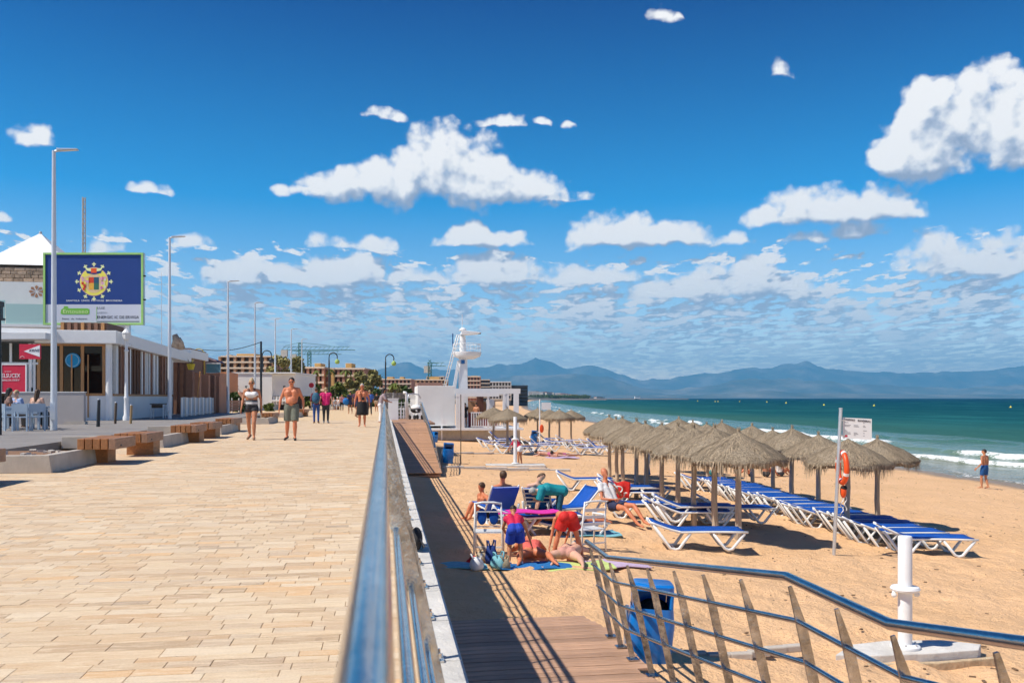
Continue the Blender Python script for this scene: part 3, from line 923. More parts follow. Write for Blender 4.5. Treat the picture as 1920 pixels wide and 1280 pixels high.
mb = MB(); mb.span((0.35, RY1, -0.09), (2.4, 50, -0.004)); cl(mb.build('landing', M['ramp'], fr), fr)
r3 = thing('far_ramp_railing', 'dark steel railing on the sea side of the far timber ramp', 'railing', (2.0, 35, -1))
L = [(1.76, RY0 + 0.6, ramp_z(RY0 + 0.6) + 0.75), (1.76, RY0 + 1.4, ramp_z(RY0 + 1.4) + 0.98), (1.76, RY1, 0.98), (1.76, 44, 0.98)]
mb = MB(); mb.tube(L, 0.028, n=8); cl(mb.build('handrail', M['handrail'], r3, smooth='auto'), r3)
for t in (0.3, 0.53, 0.76):
    mb = MB(); mb.tube([(1.99 - 0.23 * t, a[1], ramp_z(a[1]) + (a[2] - ramp_z(a[1])) * t) for a in L], 0.012, n=6); cl(mb.build('lower_rail', M['steel'], r3), r3)
y = RY0 + 0.8
while y < 44:
    mb = MB(); rail_post(mb, (1.97, y, ramp_z(y)), (1.76, y, ramp_z(y) + (0.96 if y > RY0 + 1.2 else 0.82)))
    cl(mb.build('post', M['plate'], r3), r3)
    y += 0.75

# ================================================================== BEACH FURNITURE
# ---- thatched parasols
def make_parasol(seed, label):
    rr = random.Random(seed)
    root = thing('thatched_parasol', label, 'parasol', (0, 0, 0), 0, None)
    mb = MB(); pts = []
    for i in range(6):
        z = -0.3 + 2.45 * i / 5
        pts.append((rr.uniform(-0.012, 0.012), rr.uniform(-0.012, 0.012), z))
    mb.tube(pts, [0.075, 0.072, 0.068, 0.064, 0.062, 0.058], n=9)
    mb.build('pole', M['postwood'], root, smooth=True)
    Rr = 1.02; zr = 1.84; za = 2.36
    def surf(r, a):
        t = r / Rr
        z = za - (za - zr) * (t ** 0.86) + 0.075 * math.sin(math.pi * t) * t - (0.07 * t * t)
        z += 0.02 * math.sin(a * 5 + seed) * t + 0.014 * math.sin(a * 11 + seed * 2) * t
        return z
    mb = MB(); n = 40; rings = [0.02, 0.06, 0.12, 0.25, 0.42, 0.6, 0.78, 0.93, 1.0]
    vs = []
    for k, q in enumerate(rings):
        for j in range(n):
            a = 2 * math.pi * j / n
            r = Rr * q * (1 + (0.04 * math.sin(3 * a + seed) + rr.uniform(-0.035, 0.035)) * q)
            vs.append((r * math.cos(a), r * math.sin(a), surf(Rr * q, a) + rr.uniform(-0.012, 0.012)))
    m0 = len(rings)
    for k, q in enumerate([0.98, 0.6, 0.1]):
        for j in range(n):
            a = 2 * math.pi * j / n; r = Rr * q
            vs.append((r * math.cos(a), r * math.sin(a), surf(Rr * q, a) - (0.13 if q > 0.5 else 0.10)))
    fs = []
    for i in range(m0 + 2):
        for j in range(n): fs.append((i * n + j, i * n + (j + 1) % n, (i + 1) * n + (j + 1) % n, (i + 1) * n + j))
    mb._add(vs, fs)
    mb.build('canopy', M['thatch'], root, smooth=True, fixn=True)
    # loose stalks lying down the slope
    mb = MB()
    for i in range(1500):
        a = rr.uniform(0, 2 * math.pi); r0 = Rr * math.sqrt(rr.uniform(0.002, 0.95)); ln = rr.uniform(0.12, 0.32)
        r1 = min(Rr * 1.03, r0 + ln); a1 = a + rr.uniform(-0.10, 0.10) / max(0.25, r0)
        z0 = surf(r0, a) + rr.uniform(0.0, 0.016); z1 = surf(min(r1, Rr), a1) + rr.uniform(0.004, 0.035)
        p = Vector((r0 * math.cos(a), r0 * math.sin(a), z0)); q = Vector((r1 * math.cos(a1), r1 * math.sin(a1), z1))
        w = Vector((-math.sin(a), math.cos(a), 0)) * rr.uniform(0.003, 0.008)
        mb._add([p - w, p + w, q], [(0, 1, 2)])
    st = mb.build('stalks', M['straw'], root); st['kind'] = 'stuff'
    mb = MB()
    for i in range(1400):
        a = rr.uniform(0, 2 * math.pi); r0 = Rr * rr.uniform(0.86, 1.02)
        z0 = surf(min(r0, Rr), a) - 0.02; ln = rr.uniform(0.06, 0.34) * (0.75 + 0.35 * math.sin(a * 3 + seed * 1.7) + 0.25 * math.sin(a * 13 + seed))
        p = Vector((r0 * math.cos(a), r0 * math.sin(a), z0))
        q = p + Vector((rr.uniform(-0.03, 0.05) * math.cos(a) + rr.uniform(-.03, .03), rr.uniform(-0.03, 0.05) * math.sin(a) + rr.uniform(-.03, .03), -ln))
        w = Vector((-math.sin(a), math.cos(a), 0)) * rr.uniform(0.006, 0.016)
        mb._add([p - w, p + w, q + w * 0.2, q - w * 0.2], [(0, 1, 2, 3)])
    fr = mb.build('fringe', M['straw'], root); fr['kind'] = 'stuff'
    mb = MB(); 
    for i in range(40):
        a = rr.uniform(0, 6.28)
        mb._add([(0.03 * math.cos(a + .3), 0.03 * math.sin(a + .3), za - 0.02), (0.03 * math.cos(a - .3), 0.03 * math.sin(a - .3), za - 0.02), (0.05 * math.cos(a) , 0.05 * math.sin(a), za + rr.uniform(0.04, 0.12))], [(0, 1, 2)])
    tf = mb.build('tip_tuft', M['straw'], root); tf['kind'] = 'stuff'
    return root
protos = [make_parasol(s, 'x') for s in (1, 2, 3)]
used = [False] * 3
def place_parasol(p, i, label, group, scale=1.0, tilt=0.0):
    k = i % 3
    if not used[k]:
        o = protos[k]; used[k] = True
        o.location = p; o['label'] = label; o['group'] = group
        o.rotation_euler = (0, 0, i * 2.1); o.scale = (scale,) * 3
    else:
        o = copy_tree(protos[k], p, i * 2.1, label, group, scale)
    o.rotation_euler = (random.uniform(-0.02, 0.02), tilt, i * 2.1)
    return o
row1 = [(1384, 1014), (1340, 1000), (1301, 988), (1271, 962), (1241, 951), (1213, 942), (1193, 934), (1168, 913), (1157, 903), (1143, 894)]
for i, (px, py) in enumerate(row1):
    p = at_sand(px, py)
    lab = ['nearest thatched parasol of the row closer to the promenade, above the pair of lifted loungers'] + [f'{ORD[k]} thatched parasol from the near end of the row closer to the promenade' for k in range(1, 9)] + ['farthest thatched parasol of the row closer to the promenade, leaning crown at its left end']
    place_parasol(p, i, lab[i], 'thatched parasols on the beach', random.uniform(0.97, 1.03))
row2 = [(1645, 986), (1588, 1003), (1534, 966), (1484, 951), (1450, 938), (1411, 926), (1352, 910), (1327, 903), (1299, 893), (1272, 885)]
for i, (px, py) in enumerate(row2):
    p = at_sand(px, py)
    lab = ['large thatched parasol standing nearest the camera in the seaward row, right of the lifebuoy pole', 'thatched parasol standing right behind the lifebuoy pole'] + [f'{ORD[k]} thatched parasol from the near end of the seaward row' for k in range(2, 10)]
    place_parasol(p, i + 1, lab[i], 'thatched parasols on the beach', random.uniform(0.97, 1.04))
back = [(1049, 834, 'thatched parasol at the right end of the far cluster beyond the lounger rows'), (1071, 829, 'far thatched parasol standing apart on the sand right of the far cluster'), (1030, 831, 'middle thatched parasol of the far cluster behind the blue loungers'),
        (1008, 826, 'thatched parasol at the left end of the far cluster near the kiosk corner'), (952, 850, 'broad thatched parasol behind the white shower post in front of the kiosk'), (925, 838, 'thatched parasol half hidden at the left in front of the kiosk railing')]
for i, (px, py, lab) in enumerate(back):
    place_parasol(at_sand(px, py), i, lab, 'thatched parasols on the beach', 1.05)

# ---- sun loungers: feet towards +X, head at -X, length 1.92, width 0.62
def sling_z(x):
    # x from 0 (head) to 1.92 (foot)
    if x < 0.62: return 0.34 + 0.20 * ((0.62 - x) / 0.62) ** 1.25
    return 0.34 + 0.012 * math.sin((x - 0.62) * 2)
def make_lounger(label, back=0.0):
    """back = extra lift of the head end in metres"""
    root = thing('sun_lounger', label, 'sun lounger', group='blue and white sun loungers')
    def zz(x): return sling_z(x) + (back * ((0.62 - x) / 0.62) if x < 0.62 else 0)
    def xx(x): return x + (back * 0.28 * ((0.62 - x) / 0.62) if x < 0.62 else 0)
    xs = [0, 0.1, 0.25, 0.42, 0.62, 0.85, 1.2, 1.55, 1.92]
    for s in (-1, 1):
        mb = MB(); mb.tube([(xx(x), s * 0.30, zz(x) + 0.006) for x in xs], 0.024, n=6)
        mb.build('side_rail', M['plastic'], root, smooth=True)
    for s in (-1, 1):
        mb = MB(); mb.tube([(0.06, s * 0.285, sling_z(0.06) - 0.01), (0.40, s * 0.275, 0.03), (0.50, s * 0.275, 0.0), (0.58, s * 0.275, 0.02), (0.80, s * 0.285, 0.33)], 0.030, n=7)
        mb.build('leg', M['plastic'], root, smooth=True)
        mb = MB(); mb.tube([(1.24, s * 0.285, 0.33), (1.47, s * 0.275, 0.03), (1.54, s * 0.275, 0.0), (1.62, s * 0.275, 0.02), (1.86, s * 0.285, 0.33)], 0.030, n=7)
        mb.build('leg', M['plastic'], root, smooth=True)
    for x, z in ((0.50, 0.012), (1.54, 0.012)):
        mb = MB(); mb.cyl((x, -0.27, z), (x, 0.27, z), 0.016, n=6); mb.build('crossbar', M['plastic'], root)
    for k in range(5):
        x = 0.02 + 0.13 * k
        mb = MB(); mb.box((xx(x), 0, zz(x) - 0.018), (0.055, 0.60, 0.016), ry=0.4); mb.build('slat', M['plastic'], root)
    mb = MB(); w = 0.272; vs = []; fs = []
    sx = [0.05 + 1.80 * i / 18 for i in range(19)]
    for x in sx:
        z = zz(x)
        for yy, dz in ((-w, 0.022), (-w, 0.040), (-w * 0.5, 0.034), (0, 0.030), (w * 0.5, 0.034), (w, 0.040), (w, 0.022), (0, 0.014)):
            vs.append((xx(x), yy, z + dz))
    for i in range(18):
        for j in range(8): fs.append((i * 8 + j, (i + 1) * 8 + j, (i + 1) * 8 + (j + 1) % 8, i * 8 + (j + 1) % 8))
    fs += [tuple(range(8)), tuple(range(151, 143, -1))]
    mb._add(vs, fs)
    mb.build('sling', M['bluefab'], root, smooth=True, fixn=True)
    return root
flat_proto = None; back_proto = {}
def lounger(p, rz, label, back=0.0, pitch=0.0):
    if back not in back_proto:
        o = make_lounger(label, back); back_proto[back] = o
        o.location = p; o.rotation_euler = (0, pitch, rz); return o
    o = copy_tree(back_proto[back], p, rz, label); o.rotation_euler = (0, pitch, rz)
    return o
ANG = -YAW - 0.03
def head_from(px, py, rz=ANG, dz=0.0):
    """lounger whose head-side feet stand at a ground spot"""
    p = at_sand(px, py); d = Vector((math.cos(rz), math.sin(rz), 0))
    p = p - d * 0.50; p.z = sand_z(p.x + 0.9, p.y) + 0.015 + dz
    return p
# long seaward row
A = at_sand(1683, 1034); B = at_sand(1296, 913)
N = 19
for i in range(N):
    t = i / (N - 1); p = A.lerp(B, t)
    p.x += random.uniform(-0.2, 0.2)
    rz = ANG + random.uniform(-0.09, 0.09)
    p.z = sand_z(p.x + 0.9, p.y) + 0.02
    lab = 'blue and white sun lounger at the near end of the long seaward row' if i == 0 else (f'{ORD[i]} blue and white sun lounger counting back along the long seaward row' if i < 20 else 'farthest blue and white sun lounger of the long seaward row')
    q = Vector(p) - Vector((math.cos(rz), math.sin(rz), 0)) * 0.5; q.z = p.z
    lounger(q, rz, lab, random.choice([0.0, 0.0, 0.06]))
# landward row
lounger(head_from(1262, 1025), ANG, 'lone flat blue and white sun lounger in front, side on, nearest the ramp railing')
a = head_from(1262, 985)
lounger(a, ANG + 0.02, 'lowest blue and white lounger of the stacked pair under the near parasol', 0.06)
lounger(a + Vector((0.03, 0.04, 0.13)), ANG, 'top blue and white lounger of the stacked pair under the near parasol', 0.06, 0.0)
lounger(a + Vector((-0.04, 0.75, 0.0)), ANG, 'blue lounger standing just behind the stacked pair under the near parasols', 0.10)
lounger(head_from(1352, 985) + Vector((0, 0.3, 0.06)), ANG + 0.05, 'short looking blue lounger beside the nearest parasol poles', 0.12)
lounger(head_from(1163, 968), ANG, 'single blue and white lounger with its feet behind the man in the white shirt')
b = head_from(1150, 944)
LIFTED = b.copy()
lounger(b, ANG, 'lower blue lounger under the red lifeguard towel with its head slats showing', 0.16)
lounger(b + Vector((0.02, 0.03, 0.13)), ANG, 'upper blue lounger with high slatted head carrying the red towel', 0.16)
lounger(b + Vector((0.5, 0.8, 0.0)), ANG, 'blue lounger right behind the one with the red towel', 0.10)
lounger(b + Vector((0.6, 1.6, 0.0)), ANG, 'blue lounger two places behind the one with the red towel', 0.06)
lounger(head_from(1070, 917), ANG, 'flat white and blue lounger at the left end of the landward row', 0.06)
# far groups
far = [(905, 846), (925, 850), (948, 848), (893, 838), (975, 842), (915, 833), (1072, 852), (1055, 846), (1098, 848), (1020, 838), (1040, 835), (1005, 832), (1085, 838), (1125, 846), (990, 846)]
for i, (px, py) in enumerate(far):
    p = at_sand(px, py); p.z += 0.02
    side = 'in front of the kiosk' if px < 985 else 'beside the far parasol cluster'
    if px < 985: lab = ['third', 'fourth', 'fifth', 'leftmost', 'sixth', 'second'][[905, 925, 948, 893, 975, 915].index(px)] + ' distant blue lounger from the left, standing in front of the kiosk'
    else:
        order = sorted(q for q, _ in far if q >= 985); lab = (['leftmost', 'second', 'third', 'fourth', 'fifth', 'sixth', 'seventh', 'eighth', 'rightmost'])[order.index(px)] + ' distant blue lounger from the left beside the far parasol cluster'
    lounger(p, ANG + random.uniform(-0.25, 0.25), lab, [0.0, 0.16, 0.30][i % 3])

# ---- loungers the sunbathers use (backs raised, seen from behind)
def upright_lounger(px, py, rz, label, back=0.36):
    p = at_sand(px, py); p.z += 0.02
    return lounger(p, rz, label, back)
UL1 = upright_lounger(951, 992, R(100), 'sun lounger with upright plain blue back, seen from behind left of the sunbathers', 0.36)
mb = MB()
for x0, x1 in ((-0.02, 0.62),):
    zb = lambda x: sling_z(x) + 0.36 * (0.62 - x) / 0.62
    xq = lambda x: x + 0.36 * 0.28 * (0.62 - x) / 0.62
    mb.ext([(xq(x0) - 0.03, -0.30, zb(x0) - 0.045), (xq(x1) - 0.03, -0.30, zb(x1) - 0.045), (xq(x1) - 0.03, 0.30, zb(x1) - 0.045), (xq(x0) - 0.03, 0.30, zb(x0) - 0.045)], (-0.01, 0, -0.012))
mb.build('back_cover', M['bluecover'], UL1, bevel=0.004, fixn=True)
UL2 = upright_lounger(1003, 985, R(72), 'blue sun lounger between the upright blue back and the person in teal', 0.28)
UL3 = upright_lounger(1118, 975, R(205), 'blue sun lounger carrying the man in the white shirt', 0.28)

# ---- white plastic chairs
def make_chair(label, mesh_mat):
    root = thing('beach_chair', label, 'chair')
    for x in (-0.25, 0.25):
        mb = MB(); mb.tube([(x, 0.0, 0), (x, 0.02, 0.42), (x, -0.02, 0.66), (x * 0.98, 0.40, 0.68)], 0.018, n=6); mb.build('arm_leg', M['plastic'], root, smooth=True)
        mb = MB(); mb.tube([(x, 0.46, 0), (x * 0.98, 0.42, 0.40), (x * 0.9, 0.50, 0.95)], 0.018, n=6); mb.build('back_leg', M['plastic'], root, smooth=True)
    mb = MB()
    for k in range(4): mb.box((0, 0.06 + 0.11 * k, 0.41), (0.50, 0.085, 0.015))
    mb.build('seat', M['plastic'], root)
    mb = MB(); mb.tube([(-0.23, 0.50, 0.93), (-0.1, 0.51, 0.955), (0.1, 0.51, 0.955), (0.23, 0.50, 0.93)], 0.02, n=6); mb.build('back_top', M['plastic'], root, smooth=True)
    for k in range(3):
        mb = MB(); mb.box((0, 0.425 + 0.028 * k, 0.52 + 0.135 * k), (0.45, 0.014, 0.055 if mesh_mat is None else 0.02)); mb.build('back_slat', M['plastic'], root)
    mb = MB(); mb.box((0, 0.44, 0.16), (0.47, 0.02, 0.03)); mb.build('brace', M['plastic'], root)
    return root
ch1 = make_chair('white plastic chair with blue oval patches on its back, left of the bending child', True)
ch1.location = at_sand(918, 1034); ch1.rotation_euler = (0, 0, R(170))
for x in (-0.10, 0.11):
    mb = MB(); mb.ball((x, 0.455, 0.70), (0.085, 0.014, 0.145), 12, 8); mb.build('blue_patch', M['bluefab'], ch1, smooth=True)
ch2 = make_chair('white plastic slatted chair behind the child in red shorts', None)
ch2.location = at_sand(1092, 1027); ch2.rotation_euler = (0, 0, R(196))

# ---- bins
def make_bin(label, cat='bin'):
    root = thing('litter_bin', label, cat)
    mb = MB(); n = 20
    def ring(w, d, z, yo=0): return [(w * math.copysign(abs(math.cos(t)) ** 0.38, math.cos(t)), yo + d * math.copysign(abs(math.sin(t)) ** 0.38, math.sin(t)), z) for t in [2 * math.pi * i / n for i in range(n)]]
    prof = [(0.185, 0.15, 0.0), (0.20, 0.16, 0.02), (0.225, 0.19, 0.45), (0.205, 0.175, 0.62)]
    vs = []
    for w, d, z in prof: vs += ring(w, d, z)
    fs = [(i * n + j, i * n + (j + 1) % n, (i + 1) * n + (j + 1) % n, (i + 1) * n + j) for i in range(len(prof) - 1) for j in range(n)]
    fs.append(tuple(range(n - 1, -1, -1)))
    mb._add(vs, fs); mb.build('body', M['bluebin'], root, smooth='auto')
    mb = MB()   # hood: four corner panels and a lid round an open mouth
    for sx in (-1, 1):
        mb.box((sx * 0.178, 0, 0.71), (0.036, 0.31, 0.20))
    mb.box((0, 0.15, 0.71), (0.318, 0.025, 0.20)); 
    mb.build('hood', M['bluebin'], root, bevel=0.015)
    mb = MB(); vs = ring(0.203, 0.172, 0.80) + ring(0.203, 0.172, 0.845) + ring(0.185, 0.155, 0.862)
    mb._add(vs, [(i * n + j, i * n + (j + 1) % n, (i + 1) * n + (j + 1) % n, (i + 1) * n + j) for i in range(2) for j in range(n)] + [tuple(range(n - 1, -1, -1)), tuple(range(2 * n, 3 * n))])
    mb.build('lid', M['bluebin'], root, smooth='auto')
    mb = MB(); mb.ball((0.02, 0.02, 0.60), (0.15, 0.11, 0.09), 10, 6); mb.build('rubbish_bag', M['black'], root)
    mb = MB(); mb.cyl((-0.24, 0.02, -0.05), (-0.24, 0.02, 0.60), 0.018, n=8); mb.box((-0.22, 0.02, 0.35), (0.06, 0.05, 0.03)); mb.build('mounting_post', M['galv'], root)
    return root
bn = make_bin('large blue litter bin with open hood standing behind the ramp railing')
pb = at(1216, 1208, -1.44); pb.z = sand_z(pb.x, pb.y) - 0.02
bn.location = pb; bn.rotation_euler = (0, R(3), R(-12)); bn.scale = (1.08, 1.08, 1.02)
b2 = copy_tree(bn, at_sand(839, 868) , R(-5), 'blue litter bin at the foot of the far timber ramp'); b2.rotation_euler = (0, R(4), 0)
b3 = copy_tree(bn, at_sand(815, 829), R(40), 'small distant blue litter bin between the far ramp and the kiosk', scale=0.8)
b4 = copy_tree(bn, at_sand(1001, 829) , R(0), 'distant square looking blue bin near the left of the far parasols', scale=1.0)

# ---- foot showers on slabs
def make_shower(h, label, arms=True):
    root = thing('shower_post', label, 'shower')
    mb = MB(); mb.lathe([(0.078, 0.03), (0.078, h - 0.012), (0.072, h)], 24); mb.build('column', M['white'], root, smooth='auto')
    mb = MB(); mb.lathe([(0.165, 0.0), (0.165, 0.025), (0.14, 0.04), (0.08, 0.045)], 24); mb.build('base_flange', M['white'], root, smooth='auto')
    for k in range(6):
        a = k * math.pi / 3; mb = MB(); mb.cyl((0.13 * math.cos(a), 0.13 * math.sin(a), 0.03), (0.13 * math.cos(a), 0.13 * math.sin(a), 0.06), 0.012, n=6); mb.build('bolt', M['galv'], root)
    zc = h * 0.52
    mb = MB(); mb.lathe([(0.085, zc - 0.02), (0.155, zc - 0.012), (0.165, zc + 0.012), (0.15, zc + 0.035), (0.085, zc + 0.045)], 24); mb.build('collar', M['white'], root, smooth='auto')
    for s in (-1, 1):
        mb = MB(); mb.tube([(s * 0.13, 0, zc), (s * 0.15, 0, zc - 0.05), (s * 0.13, -0.01, zc - 0.08)], 0.02, n=8); mb.ball((s * 0.145, -0.01, zc - 0.055), 0.032, 8, 6); mb.build('tap', M['white'], root, smooth=True)
    return root
ps = at_sand(1697, 1226)
sp = make_shower(1.30, 'thick white foot shower post on the broken slab, right foreground'); sp.location = (ps.x, ps.y, ps.z + 0.083)
slab = thing('shower_slab', 'sunlit pale concrete slab half buried in sand under the near shower post', 'slab', ps)
mb = MB(); poly = [(-0.95, -0.22), (-0.55, 0.35), (-0.05, 0.5), (0.62, 0.38), (0.98, 0.0), (0.80, -0.32), (0.2, -0.40), (-0.5, -0.38)]
mb.ext([(x, y * 0.62, -0.25) for x, y in poly], (0, 0, 0.33)); mb.build('slab_top', M['curb'], slab, bevel=0.012, fixn=True)
mb = MB(); mb.ext([(x * 1.0, y * 0.62 - 0.02, -0.3) for x, y in [(-1.0, -0.28), (-0.98, -0.38), (0.2, -0.54), (0.95, -0.42), (1.05, -0.30), (0.2, -0.43)]], (0, 0, 0.30)); mb.build('mortar_lip', mat('yellow_mortar', (0.60, 0.45, 0.28), 0.9, var=0.35, vscale=9, bump=0.8, bscale=20), slab, bevel=0.01, fixn=True)
kb = thing('kerb_fragment', 'low broken mortar kerb with pebbles running along the sand left of the shower slab', 'kerb', at_sand(1390, 1232))
kr = random.Random(4)
for i in range(9):
    mb = MB(); mb.box((-1.25 + i * 0.24, 0.10 * math.sin(i), 0.05), (0.25, 0.10, 0.08), rz=kr.uniform(-0.15, 0.15)); mb.build('mortar_piece', M['planter'], kb, bevel=0.015)
q = at_sand(966, 873); sp2 = make_shower(2.05, 'tall slender white shower post on a flat slab in front of the far parasols'); sp2.location = (q.x, q.y, q.z + 0.1)
mb = MB(); mb.box((0, 0, 0.0), (2.6, 1.0, 0.14)); o = tag(mb.build('concrete_slab', M['curb'], None, bevel=0.02), 'flat white slab under the slender far shower post', 'slab'); o.location = q; o.rotation_euler = (0, 0, -0.1)
# beach paths: low concrete edges crossing the sand
def edge_run(name, label, a, b, n, m, w=0.25, h=0.12):
    root = thing(name, label, 'kerb', a); d = (b - a) / n
    for i in range(n):
        p = d * (i + 0.5); g = a + p; mb = MB(); mb.box((0, 0, 0), (d.length * 0.985, w, h), rz=math.atan2(d.y, d.x))
        o = mb.build('edging_slab', m, root); o.location = (p.x, p.y, sand_z(g.x, g.y) - a.z + 0.03)
    return root
edge_run('path_edging', 'long pale edging of the beach path passing behind the bin to the slender shower', at_sand(828, 877), at_sand(1068, 884), 6, M['curb'])
edge_run('path_edging', 'far pale edging crossing the sand in front of the kiosk loungers', at_sand(848, 850), at_sand(1130, 853), 8, M['curb'], 0.2, 0.08)
# ---- posts and signs on the beach
q = at_sand(864, 870)
t = thing('marker_pole', 'thin dark pole standing by the blue bin at the foot of the far ramp', 'pole', q)
mb = MB(); mb.cyl((0, 0, 0), (0, 0, 3.0), 0.022, 0.02, n=8); mb.build('shaft', M['bark'], t)
q = at_sand(1562, 1041)
st = thing('sign_pole', 'tall grey leaning pole holding a white beach notice board', 'sign', q)
lean = Vector((0.165, 0.0, 2.93))
mb = MB(); mb.cyl((0, 0, -0.3), lean, 0.034, n=14); mb.build('pole', M['galv'], st, smooth='auto')
mb = MB(); mb.cyl(lean, lean + Vector((0, 0, 0.02)), 0.038, n=14); mb.build('cap', M['galv'], st)
ns = Vector((0.05, 0, 0)); panel = MB()
pc = lean * 0.965
P0 = pc + Vector((0.05, 0, -0.07)); 
rot = R(-14)
def pv_(x, z): return P0 + Vector((x * math.cos(rot), x * math.sin(rot), z - 0.05 * x))
panel.ext([pv_(0, 0), pv_(0.56, 0), pv_(0.56, -0.42), pv_(0, -0.42)], (0.003, 0.02, 0)); pn = panel.build('notice_board', M['white'], st, fixn=True)
for z in (-0.06, -0.36):
    mb = MB(); mb.box(pv_(-0.01, z), (0.09, 0.04, 0.03)); mb.build('bracket', M['galv'], st)
kr = random.Random(9)
mb = MB()
def bar(x0, x1, z, h): 
    a = pv_(x0, z) + Vector((0, -0.003, 0)); b = pv_(x1, z) + Vector((0, -0.003, 0))
    mb.quad(a, b, b + Vector((0, 0, h)), a + Vector((0, 0, h)))
for i in range(11):
    z = -0.10 - i * 0.025
    if i in (1, 5): continue
    x = 0.03
    for seg in range(3):
        L = kr.uniform(0.03, 0.13)
        if kr.random() < 0.72: bar(x, x + L, z, 0.008)
        x += 0.18
mb.build('small_print', c_mat('print_grey', (0.16, 0.16, 0.18)), pn)
mb = MB(); bar(0.02, 0.09, -0.385, 0.035); mb.build('red_mark', M['red'], pn)
text_obj('heading', 'NORMAS    BANDERAS', 0.05, c_mat('print_dark', (0.04, 0.04, 0.05)), pn, pv_(0.28, -0.045) + Vector((0, -0.004, 0)), (R(90), R(5), rot), width=0.5)
# lifebuoy hung on the pole, edge nearly towards us
q2 = Vector(st.location) + lean * 0.60
lb = thing('lifebuoy', 'orange lifebuoy hanging edge on beside the grey notice pole', 'lifebuoy', q2 + Vector((0.10, 0, 0.0)), R(80))
mb = MB(); mb.tube([(0.24 * math.cos(a), 0, 0.30 * math.sin(a)) for a in [2 * math.pi * i / 28 for i in range(28)]], 0.052, n=12, closed=True); mb.build('ring', M['orange'], lb, smooth=True)
for a in (0.4, 1.97, 3.54, 5.1):
    mb = MB(); c = Vector((0.24 * math.cos(a), 0, 0.30 * math.sin(a))); tdir = Vector((-math.sin(a), 0, math.cos(a)))
    mb.cyl(c - tdir * 0.03, c + tdir * 0.03, 0.055, n=12); mb.build('band', M['white'], lb)
rb = thing('rope_bag', 'small dark and orange throw rope bag with dangling white rope under the lifebuoy', 'rope', q2 + Vector((0.12, 0, -0.48)))
mb = MB(); mb.ball((0, 0, 0), (0.065, 0.06, 0.13), 10, 8); mb.build('bag', M['orange'], rb, smooth=True)
mb = MB(); mb.ball((0.01, -0.005, 0.07), (0.068, 0.063, 0.05), 10, 8); mb.build('strap', M['black'], rb, smooth=True)
mb = MB(); mb.tube([(-0.03 + 0.03 * math.sin(i * 0.9), 0.01 * math.cos(i), -0.10 - i * 0.03) for i in range(14)], 0.010, n=5); mb.tube([(0.04 + 0.025 * math.sin(i * 0.8), -0.02, -0.10 - i * 0.026) for i in range(12)], 0.010, n=5); mb.build('rope', M['plastic'], rb, smooth=True)
# far beach sign
q = at_sand(1012, 838); t = thing('beach_sign', 'distant white square beach sign on a thin pole above the far parasols', 'sign', q)
mb = MB(); mb.cyl((0, 0, 0), (0, 0, 3.1), 0.04, n=8); mb.build('pole', M['white'], t)
mb = MB(); mb.box((0.42, 0, 2.65), (0.62, 0.03, 0.46)); mb.build('board', M['white'], t)
t = thing('lifebuoy_board', 'distant orange rescue board hanging low on the far beach sign', 'lifebuoy', q + Vector((0.12, -0.06, 1.0)))
mb = MB(); mb.ball((0, 0, 0.2), (0.14, 0.05, 0.27), 10, 8); mb.build('board', M['orange'], t, smooth=True)
# teal flag on short stick
q = at_sand(1326, 905); t = thing('small_flag', 'small teal cloth tied low on a pole of the seaward parasol row', 'flag', q + Vector((0.07, -0.05, 0.32)))
mb = MB(); mb.ball((0.12, 0, 0.1), (0.13, 0.02, 0.13), 8, 6); mb.build('cloth', M['teal'], t, smooth=True)
# buoys
for i, (px, py) in enumerate([(1308, 752), (1341, 753), (1346, 753), (1387, 753), (1438, 754), (1474, 756), (1545, 760), (1639, 761), (1895, 764)]):
    p = at(px, py, SEA_Z); s = min(1.0, depth(p) / 700)
    mb = MB(); mb.lathe([(0.1, -0.6), (1.0, -0.3), (1.15, 0.3), (0.7, 1.0), (0.25, 1.5), (0.2, 2.0)], 10); o = mb.build('mooring_buoy', M['buoy'], None, smooth=True)
    tag(o, ['leftmost pale yellow buoy on the sea near the pier tip', 'left one of the close pair of yellow buoys', 'right one of the close pair of yellow buoys', 'yellow buoy right of the close pair', 'yellow buoy above the middle of the seaward parasols', 'faint yellow buoy left of the notice board', 'yellow buoy just left of the notice pole top', 'yellow buoy above the notice board', 'largest yellow buoy at the right edge of the sea'][i], 'buoy', 'yellow swimming zone buoys')
    o.location = p; o.scale = (0.42 * s + 0.2,) * 3
# towels, bags on the sand
def towel(px, py, lx, ly, rz, m, label, p=None, dz=0.03):
    p = at_sand(px, py) if p is None else p
    xs_ = [-lx / 2 + lx * i / 14 for i in range(15)]; ys_ = [-ly / 2 + ly * i / 8 for i in range(9)]
    rr = random.Random(px); ph = rr.uniform(0, 6)
    vs = []; fs = []
    for k, off in enumerate((0, -0.02)):
        for y in ys_:
            for x in xs_: vs.append((x + 0.012 * math.sin(y * 9 + ph), y + 0.012 * math.sin(x * 8 + ph), off + 0.012 * math.sin(x * 7 + ph) + 0.010 * math.sin(y * 11 + x * 4)))
    n = 15; mm = 9; K = n * mm
    for k in (0, 1):
        for j in range(mm - 1):
            for i in range(n - 1):
                a = k * K + j * n + i; fs.append((a, a + 1, a + n + 1, a + n) if k == 0 else (a, a + n, a + n + 1, a + 1))
    for i in range(n - 1): fs += [(i, K + i, K + i + 1, i + 1), ((mm - 1) * n + i, (mm - 1) * n + i + 1, K + (mm - 1) * n + i + 1, K + (mm - 1) * n + i)]
    mb = MB(); mb._add(vs, fs); o = mb.build('beach_towel', m, None, smooth=True)
    tag(o, label, 'towel'); o.location = (p.x, p.y, sand_z(p.x, p.y) + dz); o.rotation_euler = (0, 0, rz)
    return o

